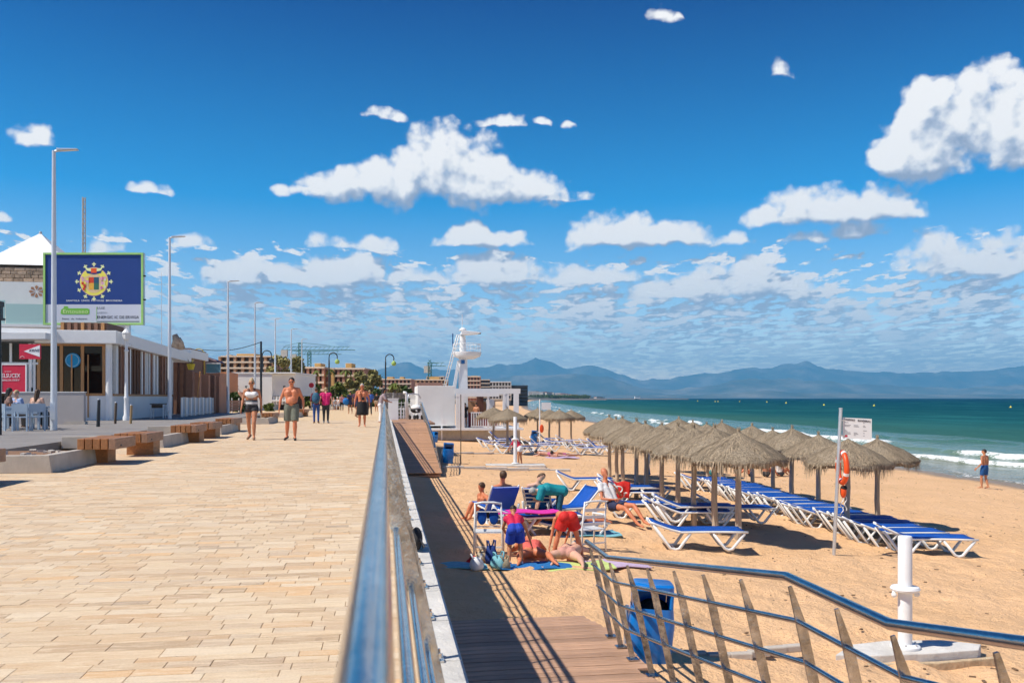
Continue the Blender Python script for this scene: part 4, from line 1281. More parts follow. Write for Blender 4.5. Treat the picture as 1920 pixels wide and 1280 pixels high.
# ================================================================== KIOSK AND LIFEGUARD TOWER
KD = 58.0
def kx(px, D=KD): return atD(px, D)
k0 = atD(783, KD); KX0 = k0.x; KX1 = atD(980, KD).x; KY = k0.y
KF = -1.0
def zk(py, D=KD): return zat(py, D)
ko = thing('beach_kiosk', 'white flat roofed beach bar with open pergola at the end of the far ramp', 'kiosk', (KX0, KY, KF))
def ksub(mb, name, m, **k): return cl(mb.build(name, m, ko, **k), ko)
xa, xb = KX0, KX0 + 2.55
mb = MB(); mb.span((xa, KY, KF + 0.3), (xb, KY + 6, zk(723))); ksub(mb, 'block', M['wallwhite'], bevel=0.02)
mb = MB(); mb.span((xa + 0.1, KY + 0.1, KF - 0.7), (KX1, KY + 6, KF + 0.05)); ksub(mb, 'platform', M['concrete'])
mb = MB(); mb.span((xa - 0.05, KY - 0.9, KF + 0.02), (KX1 + 0.1, KY + 6.1, KF + 0.14)); ksub(mb, 'deck', M['white'])
zt = zk(728)
mb = MB(); mb.span((xb, KY - 0.06, zt - 0.35), (KX1, KY + 0.18, zt)); ksub(mb, 'front_beam', M['white'])
mb = MB(); mb.span((xb, KY - 0.9, zt - 0.55), (KX1 - 1.6, KY - 0.7, zt - 0.34)); ksub(mb, 'lower_beam', M['white'])
for i in range(6):
    x = xb + 0.15 + i * (KX1 - xb - 0.3) / 5
    mb = MB(); mb.span((x - 0.05, KY + 0.19, zt - 0.24), (x + 0.05, KY + 5.8, zt - 0.04)); ksub(mb, 'rafter', M['white'])
mb = MB(); mb.span((xb, KY + 5.8, zt - 0.35), (KX1, KY + 6.0, zt)); ksub(mb, 'rear_beam', M['white'])
for x, w_, yy in ((xb + 0.35, 0.42, KY - 0.82), (xb + 0.05, 0.14, KY - 0.8), (atD(915, KD).x, 0.13, KY - 0.8), (atD(948, KD).x, 0.14, KY), (atD(956, KD).x, 0.12, KY + 0.02), (atD(972, KD).x, 0.36, KY), (xb + 0.3, 0.2, KY + 5.9), (KX1 - 0.2, 0.2, KY + 5.9)):
    mb = MB(); mb.span((x - w_ / 2, yy - 0.07, KF + 0.14), (x + w_ / 2, yy + 0.07, zt - 0.352)); ksub(mb, 'post', M['white'])
mb = MB(); mb.span((xb + 0.4, KY + 4.2, KF + 0.15), (KX1 - 1.2, KY + 4.4, zt - 0.9)); ksub(mb, 'rear_wall', c_mat('tan_bar_wall', (0.50, 0.27, 0.14)))
mb = MB(); mb.span((KX1 - 2.6, KY + 4.0, KF + 0.9), (KX1 - 2.1, KY + 4.18, zt - 0.4)); ksub(mb, 'door', c_mat('brown_door', (0.16, 0.06, 0.04)))
mb = MB(); mb.span((KX1 - 1.9, KY + 3.9, KF + 1.3), (KX1 - 1.3, KY + 4.0, KF + 2.1)); ksub(mb, 'menu_board', M['white'])
mb = MB(); mb.span((xb + 0.9, KY + 2.5, KF + 0.15), (xb + 3.2, KY + 3.1, KF + 1.15)); ksub(mb, 'bar_counter', c_mat('wine_red_counter', (0.22, 0.03, 0.04)))
zr = KF + 1.25
mb = MB(); mb.span((xb + 1.0, KY - 0.86, zr - 0.07), (xb + 3.6, KY - 0.78, zr)); mb.span((xb + 1.0, KY - 0.86, KF + 0.25), (xb + 3.6, KY - 0.78, KF + 0.32)); ksub(mb, 'balustrade_rail', M['white'])
for i in range(17):
    x = xb + 1.05 + i * 0.158; mb = MB(); mb.span((x - 0.03, KY - 0.85, KF + 0.33), (x + 0.03, KY - 0.79, zr - 0.075)); ksub(mb, 'baluster', M['white'])
mb = MB(); mb.span((xa + 0.05, KY + 0.8, zk(723) + 0.002), (xa + 1.75, KY + 5.5, zk(716.5))); ksub(mb, 'roof_curb', c_mat('brown_fascia', (0.30, 0.16, 0.12)))
mb = MB(); p = atD(833, 52); mb.span((KX0 + 1.55, KY - 0.55, sand_z(5, 56)), (KX0 + 1.65, KY - 0.45, zk(760))); mb.box((KX0 + 1.8, KY - 0.5, zk(790)), (0.25, 0.2, 0.4)); ksub(mb, 'side_post', M['white'])
# lifeguard tower behind/above
TD = 61.0; tc_ = atD(868, TD); 
lt = thing('lifeguard_tower', 'white lifeguard tower with round balcony, long ladder and mast rising behind the kiosk', 'lifeguard tower', (tc_.x, tc_.y, KF))
def tz(py): return zat(py, TD) - KF
mb = MB(); mb.ext([(-0.34, -0.34, 0), (0.36, -0.34, 0), (0.29, -0.3, tz(672)), (-0.27, -0.3, tz(672))], (0, 0.62, 0)); mb.build('column', M['white'], lt, bevel=0.03, fixn=True)
mb = MB(); mb.ext([(-1.25, -0.2, 0), (-0.95, -0.2, 0), (-0.22, -0.2, tz(676)), (-0.40, -0.2, tz(676))], (0, 0.35, 0)); mb.build('raking_strut', M['white'], lt, fixn=True)
rp = 1.04; cxp = 0.28
mb = MB(); mb.lathe([(0.5, tz(673)), (rp * 0.92, tz(668)), (rp, tz(663)), (rp, tz(660))], 26, (cxp, 0, 0)); mb.build('balcony', M['white'], lt, smooth='auto')
mb = MB(); zc_ = tz(645)
mb.tube([(cxp + rp * 0.95 * math.cos(a), rp * 0.95 * math.sin(a), zc_) for a in [2 * math.pi * i / 24 for i in range(24)]], 0.022, n=6, closed=True)
mb.tube([(cxp + rp * 0.95 * math.cos(a), rp * 0.95 * math.sin(a), (zc_ + tz(660)) / 2) for a in [2 * math.pi * i / 24 for i in range(24)]], 0.015, n=5, closed=True)
mb.build('balcony_rail', M['white'], lt, smooth=True)
for i in range(16):
    a = 2 * math.pi * i / 16; mb = MB(); mb.cyl((cxp + rp * 0.95 * math.cos(a), rp * 0.95 * math.sin(a), tz(660)), (cxp + rp * 0.95 * math.cos(a), rp * 0.95 * math.sin(a), zc_), 0.013, n=5); mb.build('balcony_bar', M['white'], lt)
mb = MB(); mb.cyl((0.0, 0, tz(662)), (-0.02, 0, tz(630)), 0.26, 0.21, n=18); mb.build('core', M['white'], lt, smooth='auto')
mb = MB(); mb.ext([(-0.20, -0.45, tz(629)), (1.05, -0.45, tz(626)), (1.25, -0.45, tz(624)), (0.9, -0.45, tz(622)), (-0.10, -0.45, tz(620))], (0, 0.9, 0)); mb.build('canopy_roof', M['white'], lt, bevel=0.03, fixn=True)
mb = MB(); mb.box((1.12, 0, tz(624.6)), (0.3, 0.5, 0.07)); mb.build('lamp', M['dark'], lt)
mb = MB(); mb.lathe([(0.30, tz(620)), (0.24, tz(617)), (0.12, tz(614.5)), (0.0, tz(614))], 14); mb.build('cap', M['white'], lt, smooth=True)
mb = MB(); mb.cyl((-0.05, 0.1, tz(630)), (-0.05, 0.1, tz(589)), 0.03, 0.02, n=7); mb.build('mast', M['white'], lt)
mb = MB(); mb.cyl((-0.72, 0.1, tz(650)), (-0.72, 0.1, tz(625)), 0.04, n=7); mb.build('blue_stick', c_mat('blue_paint', (0.0, 0.07, 0.25)), lt)
la0 = Vector((-1.38, -0.5, tz(725))); la1 = Vector((-0.42, -0.5, tz(629)))
for dy in (0, 0.55):
    off = Vector((dy * 0.35 - 0.05, dy, 0))
    mb = MB(); mb.tube([la0 + off, la1 + off, la1 + off + Vector((0.35, 0, 0.02))], 0.032, n=7); mb.build('ladder_rail', M['white'], lt, smooth=True)
for i in range(13):
    p = la0.lerp(la1, (i + 0.5) / 13); mb = MB(); mb.cyl(p + Vector((-0.05, 0, 0)), p + Vector((0.14, 0.55, 0)), 0.02, n=5); mb.build('rung', M['white'], lt)
mb = MB(); mb.ext([(-0.17, -0.34, tz(682)), (0.10, -0.34, tz(682)), (0.10, -0.34, tz(675)), (-0.17, -0.34, tz(675))], (0, -0.03, 0)); mb.build('blue_emblem', c_mat('sky_blue_paint', (0.02, 0.14, 0.40)), lt, fixn=True)

# fence and things on the landing left of the kiosk
fn = thing('landing_fence', 'low white picket fence closing the top of the far ramp', 'fence', (0.4, 50, 0))
x0f, x1f = 0.35, 2.3
mb = MB(); mb.span((x0f, 50, 0.10), (x1f, 50.05, 0.15)); mb.span((x0f, 50, 0.55), (x1f, 50.05, 0.61)); cl(mb.build('fence_rail', M['white'], fn), fn)
for i in range(12):
    x = x0f + 0.05 + i * 0.165; mb = MB(); mb.span((x - 0.03, 49.96, 0.02), (x + 0.03, 50.0, 0.66)); cl(mb.build('picket', M['white'], fn), fn)
t = thing('screen_panel', 'plain white waist high panel at the promenade edge beside the picket fence', 'panel', (0.42, 47.5, 0))
mb = MB(); mb.span((-0.25, 0, 0), (0.30, 0.08, 1.15)); mb.build('board', M['white'], t); 
mb = MB(); mb.span((-0.28, -0.02, 1.15), (0.33, 0.10, 1.19)); mb.build('capping', M['plastic'], t)
t = thing('planter_trellis', 'dark green plant behind white grid trellis by the ramp landing', 'plant', (0.95, 51, 0))
mb = MB(); 
kr = random.Random(3)
for i in range(260):
    c = Vector((kr.uniform(-0.5, 0.5), kr.uniform(-0.2, 0.2), kr.uniform(0.2, 1.15))); u = Vector((kr.uniform(-1, 1), kr.uniform(-1, 1), kr.uniform(-1, 1))).normalized() * 0.07; v = u.orthogonal().normalized() * 0.045
    mb.quad(c - u - v, c + u - v, c + u + v, c - u + v)
mb.build('leaves', M['leaf3'], t)
mb = MB()
for i in range(7): mb.span((-0.6 + i * 0.2 - 0.012, -0.32, 0.0), (-0.6 + i * 0.2 + 0.012, -0.30, 1.0))
for i in range(5): mb.span((-0.6, -0.325, 0.1 + i * 0.2), (0.6, -0.305, 0.12 + i * 0.2))
mb.build('trellis', M['white'], t)
t = thing('gate_post', 'white round gate post with curved arm on top at the far ramp landing', 'post', (1.22, 49.3, 0))
mb = MB(); mb.tube([(0, 0, 0), (0, 0, 1.4), (-0.05, 0, 1.5), (-0.2, 0, 1.52)], 0.08, n=10); mb.build('shaft', M['white'], t, smooth=True)
t = thing('baby_stroller', 'black and white baby stroller with curved handle parked at the top of the far ramp', 'stroller', (1.72, 48.3, 0), R(25))
mb = MB(); mb.ball((0, 0, 0.66), (0.27, 0.36, 0.17), 12, 8); mb.build('hood', M['wallwhite'], t, smooth=True)
mb = MB(); mb.ball((0, 0, 0.52), (0.28, 0.42, 0.17), 12, 8); mb.build('seat', M['black'], t, smooth=True)
mb = MB(); mb.tube([(-0.38, 0.2, 0.1), (-0.40, 0.25, 1.15), (-0.32, 0.27, 1.38), (0, 0.27, 1.45), (0.32, 0.27, 1.38), (0.42, 0.25, 1.2)], 0.035, n=8); mb.build('handle', M['galv'], t, smooth=True)
for x in (-0.24, 0.24):
    for yy in (-0.3, 0.3):
        mb = MB(); mb.cyl((x - 0.03, yy, 0.13), (x + 0.03, yy, 0.13), 0.13, n=12); mb.build('wheel', M['rubber'], t)
mb = MB(); mb.box((0, -0.34, 0.50), (0.34, 0.05, 0.12)); mb.build('bumper_bag', M['plastic'], t)

# ================================================================== PROMENADE FURNITURE
# planters and timber benches
XB = -5.30
def planter(y0, L, label, far=False):
    root = thing('concrete_planter', label, 'planter', (XB, y0, 0), group='concrete planters along the benches')
    x1, x0 = 0.0, -2.3
    h = 0.285
    mb = MB()
    mb.ext([(x0, 0, h), (x1 - 0.02, 0, h), (x1 + 0.02, 0, 0.0), (x0, 0, 0.0)], (0, 0.16, 0)); mb.build('front_wall', M['planter'], root, fixn=True, bevel=0.008)
    mb = MB(); mb.ext([(x1 - 0.16, 0.162, h), (x1 - 0.02, 0.162, h), (x1 + 0.02, 0.162, 0), (x1 - 0.16, 0.162, 0)], (0, L - 0.162, 0)); mb.build('side_wall', M['planter'], root, fixn=True, bevel=0.008)
    mb = MB(); mb.span((x0, 0.165, 0), (x1 - 0.165, L, h - 0.09)); mb.build('soil', mat('reddish_soil', (0.28, 0.15, 0.08), 0.95, var=0.4, vscale=6, bump=0.8, bscale=20), root)
    mb = MB(); r_ = random.Random(int(y0 * 10))
    for i in range(26): mb.box((r_.uniform(x0 + 0.3, x1 - 0.25), r_.uniform(0.3, L - 0.2), h - 0.075), (r_.uniform(0.04, 0.12), r_.uniform(0.04, 0.1), 0.05), rz=r_.uniform(0, 3), rx=r_.uniform(-.4, .4))
    mb.build('stones', M['concrete'], root)['kind'] = 'stuff'
    return root
def bench(x1, y0, L, label, base_y=0.55, bw_=(-0.60, -0.06)):
    root = thing('timber_bench', label, 'bench', (x1, y0, 0), group='chunky timber benches')
    n = 5; w = 0.66 / n
    for i in range(n):
        mb = MB(); xx = -w * (i + 0.5)
        mb.span((xx - w / 2 + 0.009, 0, 0.285), (xx + w / 2 - 0.009, L, 0.475)); mb.build('beam', M['bench'] if i else M['benchtop'], root, bevel=0.006)
    mb = MB(); mb.span((bw_[0], 0.12 + base_y, 0), (bw_[1], L - 0.10, 0.283)); mb.build('base', M['bench'], root, bevel=0.005)
    mb = MB(); mb.span((-0.66, 0.3, 0.33), (0.0, 0.36, 0.36)); mb.build('tie_bar', M['dark'], root)
    return root
PL = [(14.6, 2.85, 'long concrete planter nearest the camera, left foreground'), (21.6, 2.9, 'second concrete planter counting from the camera'), (29.0, 3.2, 'third concrete planter, left of the walking woman'), (40.5, 3.2, 'fourth concrete planter, between the walking couple'), (54.0, 3.2, 'farthest concrete planter behind the walking man')]
for y, L, lab in PL: planter(y, L, lab)
BN = [(12.05, 1.25, XB - 0.12, 'timber bench cut off by the left edge of the photo'), (16.1, 1.25, XB + 0.55, 'timber bench standing on the nearest planter, five beam ends showing'), (18.35, 1.3, XB + 0.50, 'timber bench right behind the one on the nearest planter'), (23.6, 1.4, XB + 0.35, 'timber bench on the second planter with its near ends in view'),
      (26.1, 1.5, XB + 0.30, 'timber bench with blocky base just before the third planter'), (31.2, 1.7, XB + 0.05, 'timber bench on the third planter half hidden by the walking woman'), (42.5, 1.7, XB + 0.05, 'small timber bench seen between the walking woman and man'), (56.5, 1.8, XB + 0.3, 'far timber bench right of the walking man')]
for i, (y, L, x, lab) in enumerate(BN): bench(x, y, L, lab, bw_=(-0.60, -0.34) if i == 1 else (-0.60, -0.06))

# raised terrace behind them
mb = MB(); mb.span((-60, -6, -0.6), (-7.65, 62, 0.16)); tag(mb.build('terrace', M['terrace']), kind='structure')

# street lamps
def street_lamp(i):
    Ds = [27.8, 42.8, 59.0, 72.3, 87.0, 99.8, 117.0]; pxs = [101, 318, 427.5, 478, 516, 546, 566]
    lab = ['tall grey street lamp standing nearest, in front of the billboard', 'tall street lamp at the near end of the slatted bar wall', 'third tall street lamp from the left, left of the walking woman', 'fourth tall street lamp from the left, above the walking woman', 'fifth tall street lamp from the left, in front of the white building', 'sixth tall street lamp from the left, above the walking man', 'seventh and farthest tall street lamp, right of the walking man'][i]
    p = atD(pxs[i], Ds[i]); root = thing('street_lamp', lab, 'street lamp', (p.x, p.y, 0), group='tall street lamps along the promenade')
    H = 9.25
    mb = MB(); mb.cyl((0, 0, 0), (0, 0, H), 0.105, 0.055, n=16); mb.build('pole', M['lamppost'], root, smooth='auto')
    mb = MB(); mb.span((-0.16, -0.16, 0), (0.16, 0.16, 0.03)); mb.build('base_plate', M['lamppost'], root); mb = MB(); mb.span((-0.075, -0.13, 0.5), (0.075, -0.09, 1.05)); mb.build('service_door', M['lamppost'], root)
    mb = MB(); mb.tube([(0, 0, H - 0.03), (0.18, -0.02, H + 0.02)], 0.04, n=8); mb.build('arm', M['lamppost'], root)
    mb = MB(); mb.ext([(0.10, -0.10, H - 0.01), (0.74, -0.09, H + 0.055), (0.74, -0.09, H + 0.085), (0.10, -0.10, H + 0.065)], (0, 0.20, 0)); mb.build('lamp_head', M['galv'], root, bevel=0.01, fixn=True)
    mb = MB(); mb.quad((0.25, -0.06, H + 0.001), (0.68, -0.06, H + 0.044), (0.68, 0.08, H + 0.044), (0.25, 0.08, H + 0.001)); mb.build('lens', M['plastic'], root)
for i in range(7): street_lamp(i)

# ornate white lamp under the billboard
p = atD(237, 40.0); t = thing('ornate_lamp', 'white old fashioned lamp post with lantern top under the billboard corner', 'street lamp', (p.x, p.y, 0.16))
mb = MB(); mb.lathe([(0.16, 0), (0.16, 0.15), (0.11, 0.25), (0.10, 1.0), (0.12, 1.05), (0.085, 1.15), (0.075, 3.2), (0.11, 3.25), (0.07, 3.32), (0.07, 3.7)], 14); mb.build('post', M['white'], t, smooth='auto')
mb = MB(); mb.lathe([(0.06, 3.7), (0.16, 3.80), (0.19, 4.05), (0.22, 4.08), (0.10, 4.22), (0.03, 4.28), (0.02, 4.42)], 8); mb.build('lantern', M['plastic'], t)
mb = MB(); mb.tube([(-0.28, 0, 3.45), (-0.16, 0, 3.58), (0, 0, 3.5), (0.16, 0, 3.58), (0.28, 0, 3.45)], 0.02, n=5); mb.build('scroll', M['white'], t, smooth=True)
# dark lantern post at the left edge
p = atD(-3, 24.0); t = thing('dark_post', 'black lantern post cut by the left edge of the photo', 'lamp post', (p.x, p.y, 0.16))
mb = MB(); mb.cyl((0, 0, 0), (0, 0, zat(600, 24) - 0.16), 0.085, 0.07, n=12); mb.build('post', M['dark'], t, smooth='auto')
mb = MB(); z = zat(600, 24) - 0.16; mb.span((-0.13, -0.13, z), (0.13, 0.13, z + 0.06)); mb.span((-0.11, -0.11, z + 0.38), (0.11, 0.11, z + 0.52)); mb.build('lantern_cage', M['dark'], t)
mb = MB(); mb.span((-0.09, -0.09, z + 0.06), (0.09, 0.09, z + 0.38)); mb.build('lantern_glass', M['glass'], t)
# crook lamps
def crook(px, D, ztop, side, label, m=None, base=0.0, green=True):
    p = atD(px, D); t = thing('crook_lamp', label, 'street lamp', (p.x, p.y, base)); h = ztop - base
    m = m or M['dark']; r = 0.05 * D / 60
    mb = MB(); mb.cyl((0, 0, 0), (0, 0, h * 0.86), r * 1.2, r, n=8); mb.build('post', m, t)
    R_ = h * 0.055 + 0.12
    mb = MB(); mb.tube([(0, 0, h * 0.85)] + [(side * (R_ - R_ * math.cos(a)), 0, h - R_ + R_ * math.sin(a)) for a in [math.pi * i / 10 for i in range(11)]] + [(side * 2 * R_, 0, h - R_ * 1.5)], r * 0.7, n=6); mb.build('crook', m, t, smooth=True)
    mb = MB(); mb.lathe([(0.02, 0), (R_ * 0.55, -R_ * 0.5), (R_ * 0.6, -R_), (R_ * 0.3, -R_ * 1.3)], 10, (side * 2 * R_, 0, h - R_ * 1.5)); mb.build('shade', c_mat('lamp_lime', (0.35, 0.50, 0.12)) if green else m, t, smooth=True)
crook(723, 95, zat(664, 95), 1, 'dark crook lamp with lime green shade standing alone against the mountains')
crook(617, 105, zat(661, 105), 1, 'dark crook lamp with green shade in front of the salmon apartment block')
crook(492, 90, zat(657, 90), 1, 'dark crook lamp just right of the fourth tall street lamp', green=False)
crook(383, 60, zat(654, 60), -1, 'yellowish crook lamp above the rust coloured boards', c_mat('yellow_post', (0.62, 0.45, 0.08)), green=False)
p = atD(489.5, 70); t = thing('utility_pole', 'plain dark utility pole in front of the long white building', 'pole', (p.x, p.y, 0))
mb = MB(); mb.cyl((0, 0, 0), (0, 0, zat(640, 70)), 0.10, 0.08, n=8); mb.build('shaft', M['dark'], t)
a = Vector((p.x, p.y, zat(641, 70))); b = atD(375, 62, zat(655, 62)) 
mb = MB(); mb.tube([a.lerp(b, i / 8) + Vector((0, 0, -1.1 * math.sin(math.pi * i / 8) * 0.3)) for i in range(9)], 0.03, n=4); tag(mb.build('overhead_cable', M['dark']), 'overhead cable running from the utility pole to the awning', 'cable')

# ---- the bar with its glazed front and slatted side
BX, BY = -12.66, 42.3
bar_ = thing('beach_bar', 'white flat roofed bar with varnished glass front and long side of brown and white slats', 'restaurant', (BX, BY, 0.16))
def bs(mb, name, m, **k): return cl(mb.build(name, m, bar_, **k), bar_)
def bz(py, D=40.0): return zat(py, D)
ZW = bz(742); ZT = bz(645); ZR = bz(619)
mb = MB(); mb.span((BX - 2.25, BY, 0.16), (BX, BY + 0.14, ZW)); bs(mb, 'front_plinth', M['wallwhite'])
mb = MB(); mb.span((BX - 0.14, BY + 0.141, 0.16), (BX, BY + 11.6, ZW)); bs(mb, 'side_plinth', M['wallwhite'])
# roof slabs
mb = MB(); mb.ext([(BX - 3.2, BY - 0.5, ZT), (BX + 0.35, BY - 0.5, ZT), (BX + 0.35, BY + 15.0, ZT - 0.25), (BX - 3.2, BY + 15.0, ZT - 0.25)], (0, 0, ZR - ZT - 0.05)); bs(mb, 'roof_slab', M['white'], fixn=True, bevel=0.02)
mb = MB(); mb.ext([(BX - 14, BY - 1.4, bz(648)), (BX - 2.4, BY - 1.4, bz(640)), (BX - 2.4, BY + 9, bz(640)), (BX - 14, BY + 9, bz(648))], (0, 0, 0.28)); bs(mb, 'lower_awning', M['white'], fixn=True)
mb = MB(); mb.ext([(BX - 14, BY - 0.8, bz(622)), (BX - 2.3, BY - 0.8, bz(629)), (BX - 2.3, BY + 9, bz(629)), (BX - 14, BY + 9, bz(622))], (0, 0, 0.22)); bs(mb, 'upper_roof', M['white'], fixn=True)
mb = MB(); mb.span((BX - 14, BY + 0.3, ZT - 0.02), (BX - 3.0, BY + 8, bz(633))); bs(mb, 'shadow_gap', c_mat('gap_shade_grey', (0.35, 0.36, 0.38)))  # solid block between the roof slabs; the gap's shade is put into its grey
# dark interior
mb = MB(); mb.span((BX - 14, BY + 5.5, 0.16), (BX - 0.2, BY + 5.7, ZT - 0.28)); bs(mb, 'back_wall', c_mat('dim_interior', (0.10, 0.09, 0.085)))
for x0, x1, z0, z1 in ((-1.3, -0.7, 1.5, 2.1), (-2.3, -1.7, 1.7, 2.3), (-4.5, -3.8, 1.4, 2.0)):
    mb = MB(); mb.span((BX + x0, BY + 5.40, z0), (BX + x1, BY + 5.48, z1)); bs(mb, 'wall_picture', M['dark'] if x0 > -2 else c_mat('pale_poster', (0.45, 0.44, 0.4)))
mb = MB(); mb.span((BX - 6, BY + 3.2, 0.16), (BX - 1.2, BY + 3.8, 1.25)); bs(mb, 'counter', c_mat('counter_grey', (0.32, 0.32, 0.33)))
# front: corner column, mullions, panes
mb = MB(); mb.cyl((BX - 0.12, BY - 0.02, 0.16), (BX - 0.12, BY - 0.02, ZT), 0.15, n=16); bs(mb, 'corner_column', M['white'], smooth='auto')
mull = [83, 123, 160, 198]
mx = [atD(q, 40.2).x for q in mull]
edges = [BX - 3.9] + mx
for i, x in enumerate(mx):
    mb = MB(); mb.span((x - 0.07, BY + 0.02, ZW if i > 1 else 0.2), (x + 0.07, BY + 0.14, ZT)); bs(mb, 'mullion', M['mullion'])
for i, (xa_, xb_) in enumerate(zip(mx, mx[1:])):
    mb = MB(); mb.span((xa_ + 0.07, BY + 0.02, ZW - 0.0), (xb_ - 0.07, BY + 0.13, ZW + 0.12)); mb.span((xa_ + 0.07, BY + 0.02, ZT - 0.1), (xb_ - 0.07, BY + 0.13, ZT)); fr_ = bs(mb, 'window_frame', M['mullion'])
    mb = MB(); mb.span((xa_ + 0.07, BY + 0.07, ZW + 0.12), (xb_ - 0.07, BY + 0.085, ZT - 0.1)); mb.build('pane', M['glass'], fr_)
for x, wz in ((atD(139, 40).x, 0.06), (atD(168, 40).x, 0.05)):
    mb = MB(); mb.span((x - wz / 2, BY - 0.05, 0.3), (x + wz / 2, BY + 0.01, ZT - 0.5)); bs(mb, 'thin_post', M['mullion'])
# far left glazing
mb = MB(); mb.span((BX - 14, BY + 0.08, ZW), (mx[0] - 0.5, BY + 0.10, ZT)); bs(mb, 'side_glazing', M['glass'])
for q in (8, 35, 68, 76):
    x = atD(q, 40.2).x; mb = MB(); mb.span((x - 0.05, BY + 0.0, 0.2), (x + 0.05, BY + 0.07, ZT)); bs(mb, 'white_post', M['white'])
mb = MB(); mb.span((BX - 14, BY - 0.02, bz(684)), (mx[0], BY + 0.06, bz(680))); bs(mb, 'transom', M['white'])
# blue round decal
c = atD(141, 40.0); mb = MB(); mb.lathe([(0.33, -0.005), (0.33, 0.005)], 24); T = Matrix.Rotation(R(90), 4, 'X')
mb2 = MB(); mb2.T = Matrix.Translation((c.x, BY - 0.02, bz(676))) @ T; mb2.lathe([(0.34, -0.005), (0.34, 0.005)], 24); o = bs(mb2, 'round_sign', c_mat('decal_blue', (0.02, 0.30, 0.55)))
mb2 = MB(); mb2.T = Matrix.Translation((c.x - 0.02, BY - 0.03, bz(676))) @ T; mb2.lathe([(0.30, -0.004), (0.30, 0.004)], 24); mb2.build('white_rim', c_mat('decal_pale', (0.35, 0.62, 0.75)), o); o.children[0].location = (0, 0, 0)
mb2 = MB(); mb2.T = Matrix.Translation((c.x - 0.02, BY - 0.038, bz(676))) @ T; mb2.lathe([(0.27, -0.004), (0.27, 0.004)], 24); mb2.build('blue_face', c_mat('decal_blue', (0.02, 0.30, 0.55)), o)
# side: alternating slats with glass behind
mb = MB(); mb.span((BX - 0.10, BY + 0.3, ZW), (BX - 0.085, BY + 11.4, ZT - 0.26)); bs(mb, 'side_pane', M['glass'])
mb = MB(); mb.span((BX - 0.12, BY + 0.2, ZW - 0.002), (BX + 0.03, BY + 11.5, ZW + 0.10)); bs(mb, 'side_sill', M['mullion'])
yy = BY + 0.35; kr = random.Random(12); i = 0
while yy < BY + 11.3:
    w_ = kr.choice([0.10, 0.14, 0.2]); white = kr.random() < 0.38
    mb = MB(); mb.span((BX - 0.06, yy, ZW + 0.10), (BX + kr.uniform(0.03, 0.16), yy + w_, ZT - 0.02 - 0.25 * (yy - BY) / 15)); bs(mb, 'slat', M['plastic'] if white else (M['slatbrown'] if kr.random() < 0.6 else M['rust']))
    yy += w_ + kr.uniform(0.05, 0.17); i += 1
mb = MB(); mb.span((BX - 3.0, BY + 2.2, ZR - 0.05), (BX - 0.9, BY + 5, bz(598))); bs(mb, 'roof_hut', M['slatbrown'])
for i in range(7):
    x = BX - 3.0 + i * 0.31; mb = MB(); mb.span((x, BY + 2.12, ZR), (x + 0.15, BY + 2.19, bz(598))); bs(mb, 'hut_board', M['rust'] if i % 3 else M['mullion'])
# low grey wall in front of the glass
a = atD(76, 33.7); b = atD(157, 33.7); t = thing('terrace_wall', 'smooth grey rendered screen wall between the café chairs and the glass front', 'wall', (b.x, b.y, 0.16))
mb = MB(); mb.span((a.x - 1.0 - b.x, 0, 0), (0, 0.25, zat(736, 33.7) - 0.16)); mb.build('wall_body', mat('mauve_grey_render', (0.45, 0.41, 0.39), 0.85, var=0.1, vscale=1, bump=0.1), t)
mb = MB(); mb.span((a.x - 1.0 - b.x - 0.02, -0.02, zat(736, 33.7) - 0.155), (0.03, 0.27, zat(736, 33.7) - 0.12)); mb.build('capping', M['wallwhite'], t)
mb = MB(); mb.span((-0.7, -0.03, 0), (0.06, 0.28, 0.12)); mb.build('foot', M['planter'], t)
# bollards
for px, D, h, m, lab in ((184, 31.0, 0.98, M['galv'], 'slim grey bollard before the white bar wall'), (216, 34.5, 0.85, M['bark'], 'slim dark wooden bollard at the bar corner'), (245, 34.6, 0.75, c_mat('ochre_stick', (0.38, 0.25, 0.12)), 'short ochre stake right of the ornate lamp')):
    p = atD(px, D); t = thing('bollard', lab, 'bollard', (p.x, p.y, 0.16)); mb = MB(); mb.cyl((0, 0, 0), (0.03, 0, h), 0.065 if m is M['galv'] else 0.05, 0.05, n=10); mb.build('shaft', m if m is not M['galv'] else M['dark'], t, smooth='auto')
    mb = MB(); mb.cyl((0.03, 0, h), (0.031, 0, h + 0.03), 0.055, 0.04, n=10); mb.build('cap', M['galv'], t)
# red signs
def wall_sign(px0, px1, py0, py1, D, name, label, m, frame=True):
    a = atD(px0, D, zat(py1, D)); b = atD(px1, D, zat(py0, D)); t = thing(name, label, 'sign', (a.x, a.y, a.z)); w_ = (b - a).xy.length; h = b.z - a.z
    t.rotation_euler = (0, 0, math.atan2(b.y - a.y, b.x - a.x))
    mb = MB(); mb.span((0, 0, 0), (w_, 0.05, h)); mb.build('board', m, t)
    if frame:
        f = 0.045
        mb = MB(); mb.span((-f, -0.02, -f), (w_ + f, 0.055, 0)); mb.span((-f, -0.02, h), (w_ + f, 0.055, h + f)); mb.span((-f, -0.02, 0.001), (0, 0.055, h - 0.001)); mb.span((w_, -0.02, 0.001), (w_ + f, 0.055, h - 0.001)); mb.build('frame', M['white'], t)
    return t, w_, h
t, w_, h = wall_sign(36, 76, 645, 673, 36.0, 'red_sign', 'upper red sign with a white arrow shape and dark lettering', M['red'], False)
mb = MB(); mb.ext([(w_ * 0.22, -0.006, h * 0.52), (w_ * 0.97, -0.006, h * 0.93), (w_ * 0.97, -0.006, h * 0.14)], (0, -0.004, 0)); mb.build('white_arrow', M['white_sign'], t, fixn=True)
